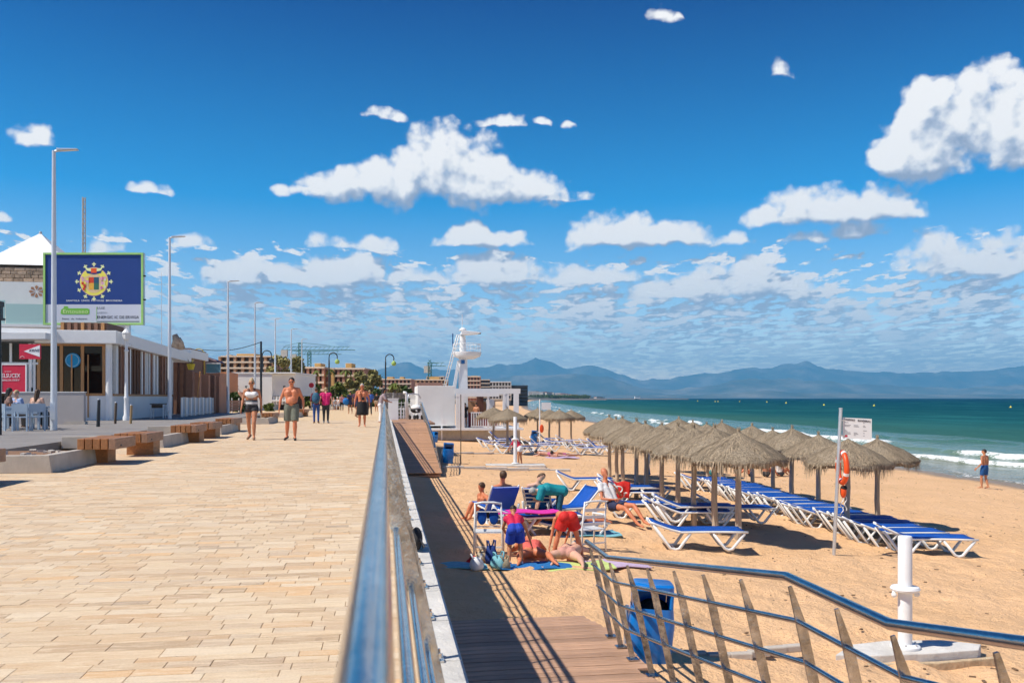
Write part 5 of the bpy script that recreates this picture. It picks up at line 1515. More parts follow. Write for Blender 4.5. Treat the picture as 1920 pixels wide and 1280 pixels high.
text_obj('lettering', 'KRIVE', 0.17, c_mat('print_navy', (0.02, 0.02, 0.06)), t, (w_ * 0.70, -0.014, h * 0.56), width=w_ * 0.5, shear=0.3)
mb = MB(); mb.tube([(w_ * 0.04 + i * w_ * 0.035, -0.01, h * (0.08 + 0.12 * math.sin(i * 0.5))) for i in range(7)], 0.008, n=4); mb.build('scroll_mark', M['white_sign'], t)
p = atD(54, 36); mb = MB(); mb.span((w_ * 0.45, 0.06, -h * 1.9), (w_ * 0.54, 0.14, -0.001)); mb.build('post', M['galv'], t)
t, w_, h = wall_sign(4, 48, 684, 735, 35.0, 'red_banner', 'lower red framed sign with white lettering behind the café tables', M['red'])
text_obj('lettering', 'ELSUCEX', 0.24, M['white_sign'], t, (w_ * 0.38, -0.01, h * 0.60), width=w_ * 0.78)
text_obj('small_lettering', 'BALOLOERY', 0.10, M['white_sign'], t, (w_ * 0.38, -0.01, h * 0.44), width=w_ * 0.74)
text_obj('top_lettering', 'www', 0.05, M['white_sign'], t, (w_ * 0.25, -0.01, h * 0.76), width=w_ * 0.3)
# cafe furniture
def cafe_chair(label, p, rz):
    t = thing('cafe_chair', label, 'chair', p, rz, 'white café chairs on the terrace')
    for x in (-0.21, 0.21):
        for y, hh in ((-0.2, 0.66), (0.2, 0.86)):
            mb = MB(); mb.box((x, y, hh / 2), (0.045, 0.045, hh)); mb.build('leg', M['cafe'], t)
        mb = MB(); mb.box((x, 0, 0.67), (0.05, 0.44, 0.03)); mb.build('arm', M['cafe'], t)
    mb = MB(); mb.box((0, 0, 0.44), (0.44, 0.42, 0.035)); mb.build('seat', M['cafe'], t)
    mb = MB(); mb.box((0, 0.205, 0.73), (0.38, 0.03, 0.26)); mb.build('backrest', M['cafe'], t)
    return t
M['cafe'] = mat('pale_blue_grey_paint', (0.36, 0.45, 0.55), 0.5, var=0.08, vscale=4)
p = atD(40, 28.2, 0.16)
t = thing('cafe_table', 'square blue grey café table by the near lamp post with people behind it', 'table', p)
mb = MB(); mb.box((0, 0, 0.74), (1.5, 0.85, 0.05)); mb.build('table_top', M['cafe'], t)
for x in (-0.66, 0.66):
    for y in (-0.34, 0.34): mb = MB(); mb.box((x, y, 0.36), (0.06, 0.06, 0.71)); mb.build('leg', M['cafe'], t)
mb = MB(); mb.box((0, -0.40, 0.62), (1.3, 0.03, 0.20)); mb.build('apron', M['cafe'], t)
for px, D, rz, lab in ((42, 27.0, R(180), 'café chair with its back to the camera, at the middle of the table'), (8, 27.2, R(160), 'café chair cut by the left edge of the photo'), (70, 27.2, R(200), 'café chair to the right of the middle one at the table'), (90, 28.4, R(95), 'café chair sideways at the table end beside the lamp post'), (14, 29.0, R(-30), 'café chair on the far side of the table under the woman in brown'), (68, 29.2, R(170), 'café chair on the far side of the table under the woman in the pale top')):
    cafe_chair(lab, atD(px, D, 0.16), rz)
mb = MB(); mb.span((-19.0, 24.6, 0.161), (-12.9, 29.8, 0.165)); tag(mb.build('artificial_turf', mat('green_turf', (0.03, 0.10, 0.02), 0.95, var=0.3, vscale=20)), 'strip of green turf under the café table', 'mat')
# stacked table at side wall
p = atD(297, 44, 0.16); t = thing('side_table', 'small dark topped table against the white side wall of the bar', 'table', p)
mb = MB(); mb.box((0, 0, 0.74), (0.7, 0.6, 0.04)); mb.box((0, -0.2, 0.62), (0.6, 0.05, 0.18)); mb.build('top', M['bark'], t)
for x in (-0.3, 0.3):
    for y in (-0.25, 0.25): mb = MB(); mb.box((x, y, 0.36), (0.045, 0.045, 0.71)); mb.build('leg', M['plastic'], t)

# ---- billboard
D = 54.0
a = atD(82, D, zat(609, D)); b = atD(269, D, zat(474, D)); w_ = (b - a).xy.length; h = b.z - a.z
bb = thing('billboard', 'large green framed billboard with blue field, round yellow crest and grey sponsor strip', 'billboard', a, math.atan2(b.y - a.y, b.x - a.x))
f = 0.12
mb = MB(); mb.span((0, 0.02, 0), (w_, 0.25, h)); mb.build('panel_back', M['galv'], bb)
mb = MB(); mb.span((f, -0.01, h * 0.285), (w_ - f, 0.018, h - f)); mb.build('blue_field', M['boardblue'], bb)
mb = MB(); mb.span((f, -0.012, f), (w_ - f, 0.016, h * 0.283)); mb.build('grey_strip', M['boardgrey'], bb)
mb = MB(); mb.span((0, -0.08, 0), (w_, 0.0, f)); mb.span((0, -0.08, h - f), (w_, 0.0, h)); mb.span((0, -0.08, f + 0.001), (f, 0.0, h - f - 0.001)); mb.span((w_ - f, -0.08, f + 0.001), (w_, 0.0, h - f - 0.001)); mb.build('green_border', M['green'], bb)
for x in (w_ * 0.2, w_ * 0.5, w_ * 0.82):
    mb = MB(); mb.span((x - 0.12, 0.28, -a.z), (x + 0.12, 0.5, h * 0.8)); mb.build('support_post', M['galv'], bb)
for z in (0.35, 0.68):
    mb = MB(); mb.cyl((w_, 0.05, h * z), (w_ + 0.12, 0.05, h * z), 0.05, n=6); mb.build('bracket', M['dark'], bb)
def disc(cx, cz, r, yy, m, name, n=36, parent=None, sx=1.0):
    mb = MB(); mb.ext([(cx + sx * r * math.cos(2 * math.pi * i / n), yy, cz + r * math.sin(2 * math.pi * i / n)) for i in range(n)], (0, -0.004, 0)); return mb.build(name, m, parent or bb, fixn=True)
cx, cz, r0 = w_ * 0.505, h * 0.60, h * 0.195
cr = disc(cx, cz, r0 * 1.02, -0.012, M['pink'], 'crest')
disc(cx, cz, r0 * 0.985, -0.018, M['yellow'], 'yellow_disc', parent=cr)
disc(cx, cz - r0 * 0.12, r0 * 0.68, -0.024, c_mat('emblem_wheat', (0.72, 0.52, 0.28)), 'inner_disc', parent=cr)
# crown band
mb = MB(); mb.ext([(cx - r0 * 0.62, -0.026, cz + r0 * 0.95), (cx - r0 * 0.5, -0.026, cz + r0 * 0.60), (cx, -0.026, cz + r0 * 0.50), (cx + r0 * 0.5, -0.026, cz + r0 * 0.60), (cx + r0 * 0.62, -0.026, cz + r0 * 0.95), (cx, -0.026, cz + r0 * 0.80)], (0, -0.004, 0)); mb.build('crown_base', M['boardblue'], cr, fixn=True)
mb = MB(); mb.ext([(cx - r0 * 0.62, -0.034, cz + r0 * 0.98), (cx - r0 * 0.5, -0.034, cz + r0 * 0.78), (cx, -0.034, cz + r0 * 0.68), (cx + r0 * 0.5, -0.034, cz + r0 * 0.78), (cx + r0 * 0.62, -0.034, cz + r0 * 0.98), (cx, -0.034, cz + r0 * 0.9)], (0, -0.004, 0)); mb.build('crown', M['paleyellow'], cr, fixn=True)
mb = MB(); mb.ext([(cx - r0 * 0.2, -0.040, cz + r0 * 0.94), (cx - r0 * 0.2, -0.040, cz + r0 * 0.62), (cx + r0 * 0.2, -0.040, cz + r0 * 0.62), (cx + r0 * 0.2, -0.040, cz + r0 * 0.94)], (0, -0.003, 0)); mb.build('crown_jewel', M['orange'], cr, fixn=True)
# shield quarters
S = r0 * 0.36; sz = cz - r0 * 0.1
for (u0, u1, v0, v1, m) in ((-1, 0, 0, 1.15, c_mat('emblem_red', (0.62, 0.05, 0.02))), (0, 1, 0, 1.15, c_mat('emblem_navy', (0.02, 0.09, 0.16))), (-1, 0, -1.3, 0, c_mat('emblem_orange', (0.80, 0.42, 0.05))), (0, 1, -1.3, 0, c_mat('emblem_green', (0.03, 0.15, 0.10)))):
    mb = MB(); mb.ext([(cx + u0 * S, -0.030, sz + v0 * S), (cx + u1 * S, -0.030, sz + v0 * S), (cx + u1 * S, -0.030, sz + v1 * S), (cx + u0 * S, -0.030, sz + v1 * S)], (0, -0.004, 0)); mb.build('shield_quarter', m, cr, fixn=True)
kr = random.Random(2)
for i in range(34):
    s_ = -1 if i % 2 else 1; x = cx + s_ * r0 * kr.uniform(0.42, 0.82); z = cz + r0 * kr.uniform(-0.55, 0.30)
    m = [c_mat('emblem_red', (0.62, 0.05, 0.02)), M['yellow'], M['pink'], c_mat('emblem_wheat', (0.72, 0.52, 0.28))][(i // 2) % 4] if s_ < 0 else [M['pink'], c_mat('emblem_mauve', (0.62, 0.16, 0.35)), c_mat('emblem_cream', (0.75, 0.68, 0.5)), M['yellow']][(i // 2) % 4]
    mb = MB(); a1 = kr.uniform(0, 3); 
    mb.ext([(x + r0 * 0.10 * math.cos(a1 + q), -0.033 - 0.0006 * i, z + r0 * 0.13 * math.sin(a1 + q)) for q in (0, 1.2, 2.6, 3.9, 5.1)], (0, -0.003, 0)); mb.build('leaf_mark', m, cr, fixn=True)
for k in range(13):
    a1 = math.pi / 2 + 2 * math.pi * k / 12 + (0 if k < 12 else 0)
    if k == 12: break
    rr_0 = r0 * 1.22; x, z = cx + rr_0 * math.cos(a1), cz + rr_0 * math.sin(a1)
    if k in (0, 1, 11): x, z = cx + rr_0 * 1.0 * math.cos(a1), cz + rr_0 * 1.02 * math.sin(a1)
    mb = MB(); P = []
    shape = [(-0.05, -0.16), (0.05, -0.16), (0.045, -0.02), (0.13, -0.05), (0.15, 0.05), (0.06, 0.04), (0.0, 0.16), (-0.06, 0.04), (-0.15, 0.05), (-0.13, -0.05), (-0.045, -0.02)]
    for u, v in shape:
        u *= r0 * 1.0; v *= r0 * 1.0; an = a1 - math.pi / 2
        P.append((x + u * math.cos(an) - v * math.sin(an), -0.014, z + u * math.sin(an) + v * math.cos(an)))
    mb.ext(P, (0, -0.005, 0)); mb.build('fleur', M['paleyellow'], cr, fixn=True)
text_obj('motto', 'SANTOLA  UNOS  PUYOUSE  BROUNDRA', 0.16, M['white_sign'], bb, (cx + 0.02, -0.02, h * 0.335), width=w_ * 0.56)
sg = MB(); sg.ext([(w_ * 0.17 + i[0] * w_ * 0.29, -0.02, h * 0.145 + i[1] * h * 0.085) for i in ((0, 0.15), (0.06, 0), (0.95, 0), (1, 0.15), (1, 0.85), (0.93, 1), (0.28, 1), (0.24, 1.35), (0.12, 1.35), (0.10, 1.0), (0.02, 0.8))], (0, -0.004, 0)); lg = sg.build('sponsor_logo', M['logogreen'], bb, fixn=True)
text_obj('logo_lettering', 'Entouseo', 0.34, c_mat('logo_pale', (0.66, 0.80, 0.40)), lg, (w_ * 0.32, -0.028, h * 0.185), width=w_ * 0.25)
text_obj('logo_tagline', 'Rutes  de  Industrat', 0.14, c_mat('print_grey', (0.16, 0.16, 0.18)), lg, (w_ * 0.31, -0.02, h * 0.085), width=w_ * 0.25)
text_obj('strip_lettering', 'ENERGIC IC DE ERVIGA', 0.25, c_mat('print_dark', (0.04, 0.04, 0.05)), bb, (w_ * 0.745, -0.02, h * 0.105), width=w_ * 0.42)
text_obj('strip_lettering', 'LUZ', 0.18, c_mat('print_grey', (0.16, 0.16, 0.18)), bb, (w_ * 0.575, -0.02, h * 0.235), width=w_ * 0.075)
text_obj('strip_lettering', 'LAZON', 0.14, c_mat('print_light', (0.38, 0.40, 0.42)), bb, (w_ * 0.585, -0.02, h * 0.17), width=w_ * 0.10)
mb = MB(); mb.span((w_ * 0.53, -0.02, h * 0.042), (w_ * 0.96, -0.013, h * 0.052)); mb.build('underline', c_mat('print_dark', (0.04, 0.04, 0.05)), bb)
mb = MB(); mb.span((w_ * 0.53, -0.02, h * 0.07), (w_ * 0.535, -0.013, h * 0.25)); mb.build('strip_divider', M['logogreen'], bb)

# tent roof building at the left
D = 62.0
tb = atD(76, D, 0); t = thing('stone_building', 'stone and white walled building with pointed white canvas roof at the left edge', 'building', tb)
zt0 = zat(508, D); za = zat(437, D)
mb = MB(); hw = 2.95
mb._add([(-hw, -hw, zt0), (hw, -hw, zt0), (hw, hw, zt0), (-hw, hw, zt0), (0, 0, za)], [(0, 1, 4), (1, 2, 4), (2, 3, 4), (3, 0, 4), (0, 3, 2, 1)]); tr = mb.build('canvas_roof', M['tent'], t)
mb = MB(); mb.ball((0, 0, za), 0.12, 8, 6); mb.build('roof_tip', M['galv'], tr)
mb = MB(); mb.span((-8.5, -2.8, zat(538, D)), (4.6, 4, zt0 - 0.16)); mb.build('stone_core', M['stonewall'], t)
kr = random.Random(8); me_ = []
for row in range(4):
    x = -8.5 + kr.uniform(0, 0.4); z0 = zat(538, D) + row * 0.245
    while x < 4.2:
        L = kr.uniform(0.35, 0.8); mb = MB(); mb.box((x + L / 2, -2.83, z0 + 0.12), (L - 0.03, 0.14, 0.215), ry=kr.uniform(-.04, .04)); mb.build('stone', M['stonewall'], t, bevel=0.02); x += L
mb = MB(); mb.span((-8.8, -3.1, 0), (4.8, 4.2, zat(539, D))); wl = mb.build('white_wall', M['wallwhite'], t)
orn = c_mat('ornament_brown', (0.45, 0.22, 0.12))
for cx_ in (-2.2, -5.4, 0.9):
    mb = MB()
    for k in range(8):
        a1 = k * math.pi / 4; mb.ext([(cx_ + 0.10 * math.cos(a1), -3.105, zat(556, D) + 0.10 * math.sin(a1)), (cx_ + 0.42 * math.cos(a1 - .28), -3.105, zat(556, D) + 0.36 * math.sin(a1 - .28)), (cx_ + 0.50 * math.cos(a1), -3.105, zat(556, D) + 0.44 * math.sin(a1)), (cx_ + 0.42 * math.cos(a1 + .28), -3.105, zat(556, D) + 0.36 * math.sin(a1 + .28))], (0, -0.01, 0))
    mb.build('ornament', orn, wl, fixn=True)
for i, (x0, x1, z1) in enumerate(((-8.8, -2.9, zat(575, D)), (-2.85, -0.6, zat(576, D)), (-0.55, 3.2, zat(582, D)))):
    mb = MB(); mb.span((x0, -4.4, zat(617, D)), (x1, -4.36, z1)); mb.build('glass_balustrade', M['aqua'], t)
mb = MB(); mb.span((-9, -4.5, zat(622, D)), (4, -3.1, zat(617.5, D))); mb.build('balcony_slab', M['white'], t)
# lattice mast
p = atD(157, 75, 0); t = thing('lattice_mast', 'thin pale lattice mast rising behind the billboard', 'mast', p)
h = zat(370, 75)
for k in range(3):
    a1 = k * 2.094; mb = MB(); mb.cyl((0.15 * math.cos(a1), 0.15 * math.sin(a1), 0), (0.13 * math.cos(a1), 0.13 * math.sin(a1), h), 0.045, n=5); mb.build('chord', M['concrete'], t)
mb = MB()
for i in range(44):
    z = i * h / 44
    for k in range(3):
        a1 = k * 2.094; a2 = a1 + 2.094; mb.cyl((0.14 * math.cos(a1), 0.14 * math.sin(a1), z), (0.14 * math.cos(a2), 0.14 * math.sin(a2), z + h / 44), 0.022, n=4)
mb.build('lacing', M['concrete'], t)
# thin antenna right of the billboard
p = atD(303, 80, 0); t = thing('radio_antenna', 'very thin aerial with short crossbar right of the billboard', 'antenna', p)
mb = MB(); mb.cyl((0, 0, 0), (0, 0, zat(510, 80)), 0.05, 0.02, n=5); mb.build('rod', M['galv'], t)
mb = MB(); mb.cyl((-0.6, 0, zat(533, 80)), (0.6, 0, zat(533, 80)), 0.02, n=5); mb.build('crossbar', M['galv'], t)

# awning building and rust boards behind the bar
p = atD(322, 56, 0.0); t = thing('awning_shop', 'low shop with stone statue like chimney and navy striped awning behind the bar', 'shop', p)
q = lambda px, py, D: atD(px, D, zat(py, D)) - p
mb = MB(); A_ = q(322, 790, 56); B_ = q(356, 790, 56); mb.span((A_.x, A_.y, 0), (B_.x, A_.y + 5, zat(652, 56))); mb.build('wall', c_mat('brown_shop', (0.20, 0.11, 0.08)), t)
mb = MB(); mb.span((A_.x - 0.1, A_.y - 0.5, zat(671, 56)), (B_.x + 0.15, A_.y + 5, zat(655, 56))); mb.build('fascia', M['white'], t)
for px in (326, 338, 349):
    a2 = q(px, 700, 55.4); mb = MB(); mb.span((a2.x, a2.y - 0.1, 0), (a2.x + 0.22, a2.y + 0.1, zat(672, 56))); mb.build('post', M['rust'], t)
mb = MB(); a2 = q(329, 640, 55.6); mb.tube([(a2.x, a2.y, zat(656, 56)), (a2.x + 0.1, a2.y, zat(640, 56)), (a2.x - 0.05, a2.y, zat(628, 56))], [0.32, 0.28, 0.16], n=8); mb.tube([(a2.x + 0.4, a2.y, zat(656, 56)), (a2.x + 0.3, a2.y, zat(644, 56)), (a2.x + 0.2, a2.y, zat(634, 56))], [0.22, 0.22, 0.12], n=8); mb.build('rough_chimney', M['stonewall'], t, smooth=True)
P = [q(335, 655, 58), q(356, 658, 58), q(418, 678, 66), q(372, 682, 64), q(356, 668, 60)]
mb = MB(); mb.ext([tuple(v) for v in P], (0.05, 0.4, -0.12)); mb.build('awning', M['navy'], t, fixn=True)
mb = MB(); mb.tube([q(357, 660, 57.6), q(405, 676, 63)], 0.05, n=5); mb.build('awning_piping', c_mat('pale_pink', (0.7, 0.5, 0.5)), t)
mb = MB(); a2 = q(366, 686, 62); b2_ = q(411, 686, 62); mb.span((a2.x, a2.y, zat(698, 62)), (b2_.x, a2.y + 0.3, zat(682, 62))); mb.build('teal_band', mat('teal_glazing', (0.14, 0.30, 0.36), 0.3), t)
mb = MB(); mb.span((a2.x, a2.y - 0.05, zat(682, 62)), (b2_.x, a2.y + 0.3, zat(679.5, 62))); mb.build('white_band', M['white'], t)
mb = MB(); mb.span((a2.x, a2.y, 0), (b2_.x, a2.y + 3, zat(698.5, 62))); mb.build('lower_wall', M['terracotta'], t)
bd = thing('rust_screen', 'row of tall rust brown screen boards standing in front of the awning shop', 'screen', atD(350, 52, 0.0))
for i, (x0, x1, y0, D) in enumerate(((349, 361, 694, 52), (361.5, 374, 697, 53.5), (377, 391, 701, 56), (391.5, 402, 702, 57.5), (402.5, 411, 704, 60))):
    a2 = atD(x0, D) - bd.location; b2_ = atD(x1, D) - bd.location
    mb = MB(); mb.ext([(a2.x, a2.y, 0), (b2_.x, b2_.y, 0), (b2_.x, b2_.y, zat(y0 + 2, D)), (a2.x, a2.y, zat(y0, D))], (0.05, 0.3, 0)); mb.build('board', [M['rust'], M['terracotta'], M['terracotta']][i % 3], bd, fixn=True)
mb = MB(); a2 = atD(371, 51.6) - bd.location; mb.tube([(a2.x - 0.15, a2.y, 0), (a2.x, a2.y, 1.6), (a2.x + 0.14, a2.y, zat(696, 52))], 0.05, n=6); mb.build('leaning_pole', M['mullion'], bd)
p = atD(358, 53.0, zat(693, 53)); t = thing('yellow_pot', 'small yellow pot with a spiky plant standing above the rust boards', 'plant pot', p)
mb = MB(); mb.lathe([(0.16, 0), (0.26, 0.35), (0.24, 0.36)], 12); mb.build('pot', c_mat('pot_yellow', (0.70, 0.55, 0.05)), t)
mb = MB(); kr = random.Random(1)
for i in range(18):
    a1 = kr.uniform(0, 6.28); mb._add([(0.04 * math.cos(a1 + 1.5), 0.04 * math.sin(a1 + 1.5), 0.3), (-0.04 * math.cos(a1 + 1.5), -0.04 * math.sin(a1 + 1.5), 0.3), (0.28 * math.cos(a1), 0.28 * math.sin(a1), kr.uniform(0.5, 0.8))], [(0, 1, 2)])
mb.build('spikes', M['leaf2'], t)
# picket barrier
t = thing('slatted_barrier', 'waist high barrier of pale grey and white slats beside the terrace', 'fence', atD(340, 46, 0.16))
Pa, Pb = atD(341, 46), atD(402, 58)
n = 26
for i in range(n):
    p = Pa.lerp(Pb, i / (n - 1)) - t.location; mb = MB(); mb.box((p.x, p.y, 0.55), (0.05, 0.30, 1.05 + 0.04 * math.sin(i))); mb.build('slat', M['white'] if i % 3 == 0 else M['cafe'] if i % 3 == 1 else M['concrete'], t)
mb = MB(); mb.tube([Pa - t.location + Vector((0.05, 0, 0.3)), Pb - t.location + Vector((0.05, 0, 0.3))], 0.03, n=4); mb.build('barrier_rail', M['galv'], t)
t = thing('terrace_fence', 'low brown fence with thin white posts behind the third street lamp', 'fence', atD(403, 60, 0.0))
Pa, Pb = atD(403, 60), atD(470, 82)
for i in range(6):
    p = Pa.lerp(Pb, i / 5) - t.location; mb = MB(); mb.cyl((p.x, p.y, 0), (p.x, p.y, 1.2), 0.04, n=5); mb.build('post', M['white'], t)
for k in range(4):
    a2 = Pa - t.location + Vector((0, 0, 0.25 + 0.22 * k)); b2_ = Pb - t.location + Vector((0, 0, 0.25 + 0.22 * k)); d = (b2_ - a2)
    mb = MB(); mb.box((a2 + b2_) / 2, (d.length, 0.04, 0.19), rz=math.atan2(d.y, d.x)); mb.build('board', M['rust'], t)

# ================================================================== BUILDINGS AND TREES BEHIND
def leaf_cloud(rr, blobs, n, size):
    mb = MB()
    tot = sum(b[1][0] * b[1][1] * b[1][2] for b in blobs)
    for c, r in blobs:
        m = int(n * r[0] * r[1] * r[2] / tot) + 8
        for _ in range(m):
            d = Vector((rr.gauss(0, 1), rr.gauss(0, 1), rr.gauss(0, 1))).normalized()
            k = rr.uniform(0.45, 1.05) if rr.random() < 0.75 else rr.uniform(0.9, 1.22)
            p = Vector(c) + Vector((d.x * r[0] * k, d.y * r[1] * k, d.z * r[2] * k))
            u = Vector((rr.uniform(-1, 1), rr.uniform(-1, 1), rr.uniform(-1, 1))).normalized() * size * rr.uniform(0.5, 1.2)
            v = u.orthogonal().normalized() * size * rr.uniform(0.25, 0.6)
            mb._add([p - u, p + v, p + u, p - v], [(0, 1, 2, 3)])
    return mb
def tree(px, pytop, pybot, wpx, D, m, label, seed, name='tree', trunk=True, n=1400, group=None):
    rr = random.Random(seed); p = atD(px, D, 0.0); t = thing(name, label, 'tree' if trunk else 'bush', p, 0, group)
    zt_ = zat(pytop, D); zb = max(0.0, zat(pybot, D)); w2 = wpx / 2 * D / 1600; hh = zt_ - zb
    blobs = []
    nb = 13 if trunk else 9
    for i in range(nb):
        a1 = rr.uniform(0, 6.28); k = math.sqrt(rr.random()); v = rr.uniform(0.12, 0.9)
        wv = w2 * (0.85 - 0.65 * max(0, v - 0.35))
        rad = w2 * rr.uniform(0.20, 0.38)
        blobs.append(((math.cos(a1) * k * wv, math.sin(a1) * k * w2 * 0.7, zb + hh * v), (rad, rad, min(rad * 0.9, hh * 0.28))))
    leaf_cloud(rr, blobs, n, 0.0034 * D * (0.75)).build('crown', m, t)
    mb = MB(); mb.tube([(0, 0, -0.1), (0.05, 0, zb + hh * 0.2), (0.1, 0, zb + hh * 0.45), (-0.05, 0, zb + hh * 0.75)], [w2 * 0.09, w2 * 0.07, w2 * 0.045, w2 * 0.02], n=7)
    for k in range(5):
        c = blobs[k][0]; mb.tube([(0.05, 0, zb + hh * 0.22), (c[0] * 0.5, c[1] * 0.5, zb + hh * 0.35), c], [w2 * 0.04, w2 * 0.025, w2 * 0.012], n=5)
    mb.build('trunk' if trunk else 'stems', M['bark'], t)
    return t
def palm(px, pytop, D, label, seed):
    rr = random.Random(seed); p = atD(px, D, 0); t = thing('palm_tree', label, 'palm', p); h = zat(pytop, D)
    mb = MB(); mb.tube([(0, 0, 0), (0.1, 0, h * 0.5), (0.05, 0, h * 0.93)], [0.22, 0.17, 0.15], n=8); mb.build('trunk', M['bark'], t)
    mb = MB()
    for k in range(16):
        a1 = rr.uniform(0, 6.28); up = rr.uniform(-0.6, 0.9); L = rr.uniform(0.8, 1.2); pts = []
        for i in range(6):
            s = i / 5; pts.append(Vector((math.cos(a1) * L * s, math.sin(a1) * L * s, h * 0.94 + up * s * L * 0.6 - s * s * L * 0.75)))
        w = Vector((-math.sin(a1), math.cos(a1), 0)) * 0.13
        for a2, b2_ in zip(pts, pts[1:]): mb.quad(a2 - w, a2 + w, b2_ + w * 0.8, b2_ - w * 0.8)
    mb.build('fronds', M['leaf'], t)
def apartment(px0, px1, pyt, pyb, D, floors, bays, wall, label, slabm=None, depth_=12, towers=(), name='apartment_building', wins=True):
    a = atD(px0, D, 0); b = atD(px1, D, 0); t = thing(name, label, 'building', a, math.atan2(b.y - a.y, b.x - a.x))
    W = (b - a).xy.length; H = zat(pyt, D); z0 = max(zat(pyb, D), -0.1)
    mb = MB(); mb.span((0, 0.9, -0.2), (W, depth_, H)); mb.build('wall', wall, t)
    fh = (H - z0) / floors; slabm = slabm or M['slab']
    for i in range(floors + 1):
        mb = MB(); mb.span((-0.2, -0.3, z0 + i * fh - fh * 0.12), (W + 0.2, 0.898, z0 + i * fh + (fh * 0.16 if i < floors else 0.0))); mb.build('balcony_slab', slabm, t)
    for j in range(bays + 1):
        x = W * j / bays; mb = MB(); mb.span((x - 0.25, -0.15, 0), (x + 0.25, 0.897, H - 0.02 - fh * 0.13)); mb.build('fin_wall', wall, t)
    if wins:
        for i in range(floors):
            for j in range(bays):
                bw = W / bays; x = bw * j
                mb = MB(); mb.span((x + bw * 0.18, 0.86, z0 + i * fh + fh * 0.17), (x + bw * 0.82, 0.895, z0 + i * fh + fh * 0.82)); mb.build('window', M['recess'], t)
    for (u0, u1, hh) in towers:
        mb = MB(); mb.span((W * u0, 2, H), (W * u1, 6, zat(hh, D))); mb.build('roof_tower', M['ochre'], t, bevel=0.1)
    mb = MB(); mb.span((-0.1, 0.7, H + 0.002), (W + 0.1, depth_, H + fh * 0.14)); mb.build('parapet', slabm, t)
    return t
M['ochre'] = mat('ochre_render', (0.60, 0.36, 0.13), 0.85, var=0.08, vscale=0.3)
apartment(412, 512, 668, 712, 170, 4, 7, M['apart'], 'pale balconied apartment block beyond the awning, left of the utility pole', towers=((0.25, 0.62, 662), (0.05, 0.15, 664)))
apartment(568, 606, 689, 745, 165, 4, 4, M['apart2'], 'left wing of the salmon apartment block with an ochre roof tower', towers=((0.45, 0.78, 680),))
apartment(606, 682, 691, 745, 168, 4, 8, M['apart2'], 'main wing of the salmon apartment block with square ochre tower above its roof', towers=((0.50, 0.66, 680),))
t = thing('stair_tower', 'plain ochre stair tower in the middle of the salmon apartment block', 'building', atD(617, 163)); hh = zat(692, 163); mb = MB(); mb.span((0, 0, 0), (0.9, 3.2, hh)); mb.build('shaft', M['ochre'], t, bevel=0.05); mb = MB(); mb.span((-0.05, -0.05, hh), (0.95, 3.25, hh + 0.25)); mb.build('cap', M['slab'], t)
apartment(712, 770, 711, 745, 260, 4, 8, M['apart2'], 'low reddish apartment block right of the lone crook lamp', towers=((0.2, 0.4, 706), (0.62, 0.75, 706)))
apartment(772, 836, 712, 745, 300, 4, 8, M['apart'], 'pinkish apartment block just behind the white kiosk corner', towers=((0.5, 0.8, 706),))
apartment(800, 832, 706, 735, 420, 4, 5, M['farwhite'], 'far pale apartment tops above the kiosk roof curb', towers=())
apartment(876, 900, 706, 745, 420, 5, 4, M['apart2'], 'brown apartment block right of the lifeguard tower', towers=((0.3, 0.8, 704),))
apartment(900, 918, 712, 745, 440, 5, 4, M['fardark'], 'dark apartment block next to the brown one beyond the kiosk', slabm=M['slab'])
apartment(918, 958, 716, 748, 460, 4, 7, M['farwhite'], 'white banded low block beyond the kiosk pergola', slabm=M['farwhite'])
t = thing('dark_block', 'dark slab like building at the water edge right of the kiosk', 'building', atD(958, 470)); w_ = 32 * 470 / 1600; mb = MB(); mb.span((0, 0, -3), (w_, 14, zat(722, 470))); mb.build('wall', M['fardark'], t)
for i in range(5): mb = MB(); mb.span((0.3, -0.15, -1 + i * 1.9), (w_ - 0.3, -0.01, -0.4 + i * 1.9)); mb.build('window_band', M['glass'], t)
# long white building
a = atD(428, 84, 0); b = atD(552, 84, 0); t = thing('white_building', 'long plain white building behind the walking couple with a small arcade at its right', 'building', a, math.atan2(b.y - a.y, b.x - a.x)); W = (b - a).xy.length
H = zat(700, 84)
mb = MB(); mb.span((0, 0, 0), (W * 0.66, 9, H)); mb.span((W * 0.66 + 0.001, 0.4, zat(742, 84)), (W, 9, H - 0.02)); mb.build('wall', M['wallwhite'], t)
mb = MB(); mb.span((-0.1, -0.1, H), (W + 0.1, 9.1, H + 0.12)); mb.build('coping', M['white'], t)
mb = MB(); mb.span((W * 0.10, -0.12, zat(746, 84)), (W * 0.36, -0.001, zat(735, 84))); mb.build('low_canopy', c_mat('salmon_canopy', (0.62, 0.36, 0.26)), t)
for i in range(8):
    x = W * 0.67 + i * W * 0.044; mb = MB(); mb.span((x, 0.1, zat(762, 84) + 0.2), (x + 0.14, 0.35, zat(743, 84))); mb.build('arcade_post', M['white'], t)
mb = MB(); mb.span((W * 0.66, 0.0, zat(752, 84)), (W, 0.38, zat(749, 84))); mb.build('arcade_rail', M['white'], t)
mb = MB(); mb.span((W * 0.66, 3.0, 0), (W, 3.2, zat(743, 84) - 0.01)); mb.build('arcade_back', M['recess'], t)
for px in (445, 462, 533): 
    x = (px - 428) / 124 * W; mb = MB(); mb.tube([(x, -0.02, zat(727, 84)), (x, -0.3, zat(724, 84)), (x + 0.2, -0.35, zat(724, 84))], 0.05, n=5); mb.build('wall_lamp', M['dark'], t)
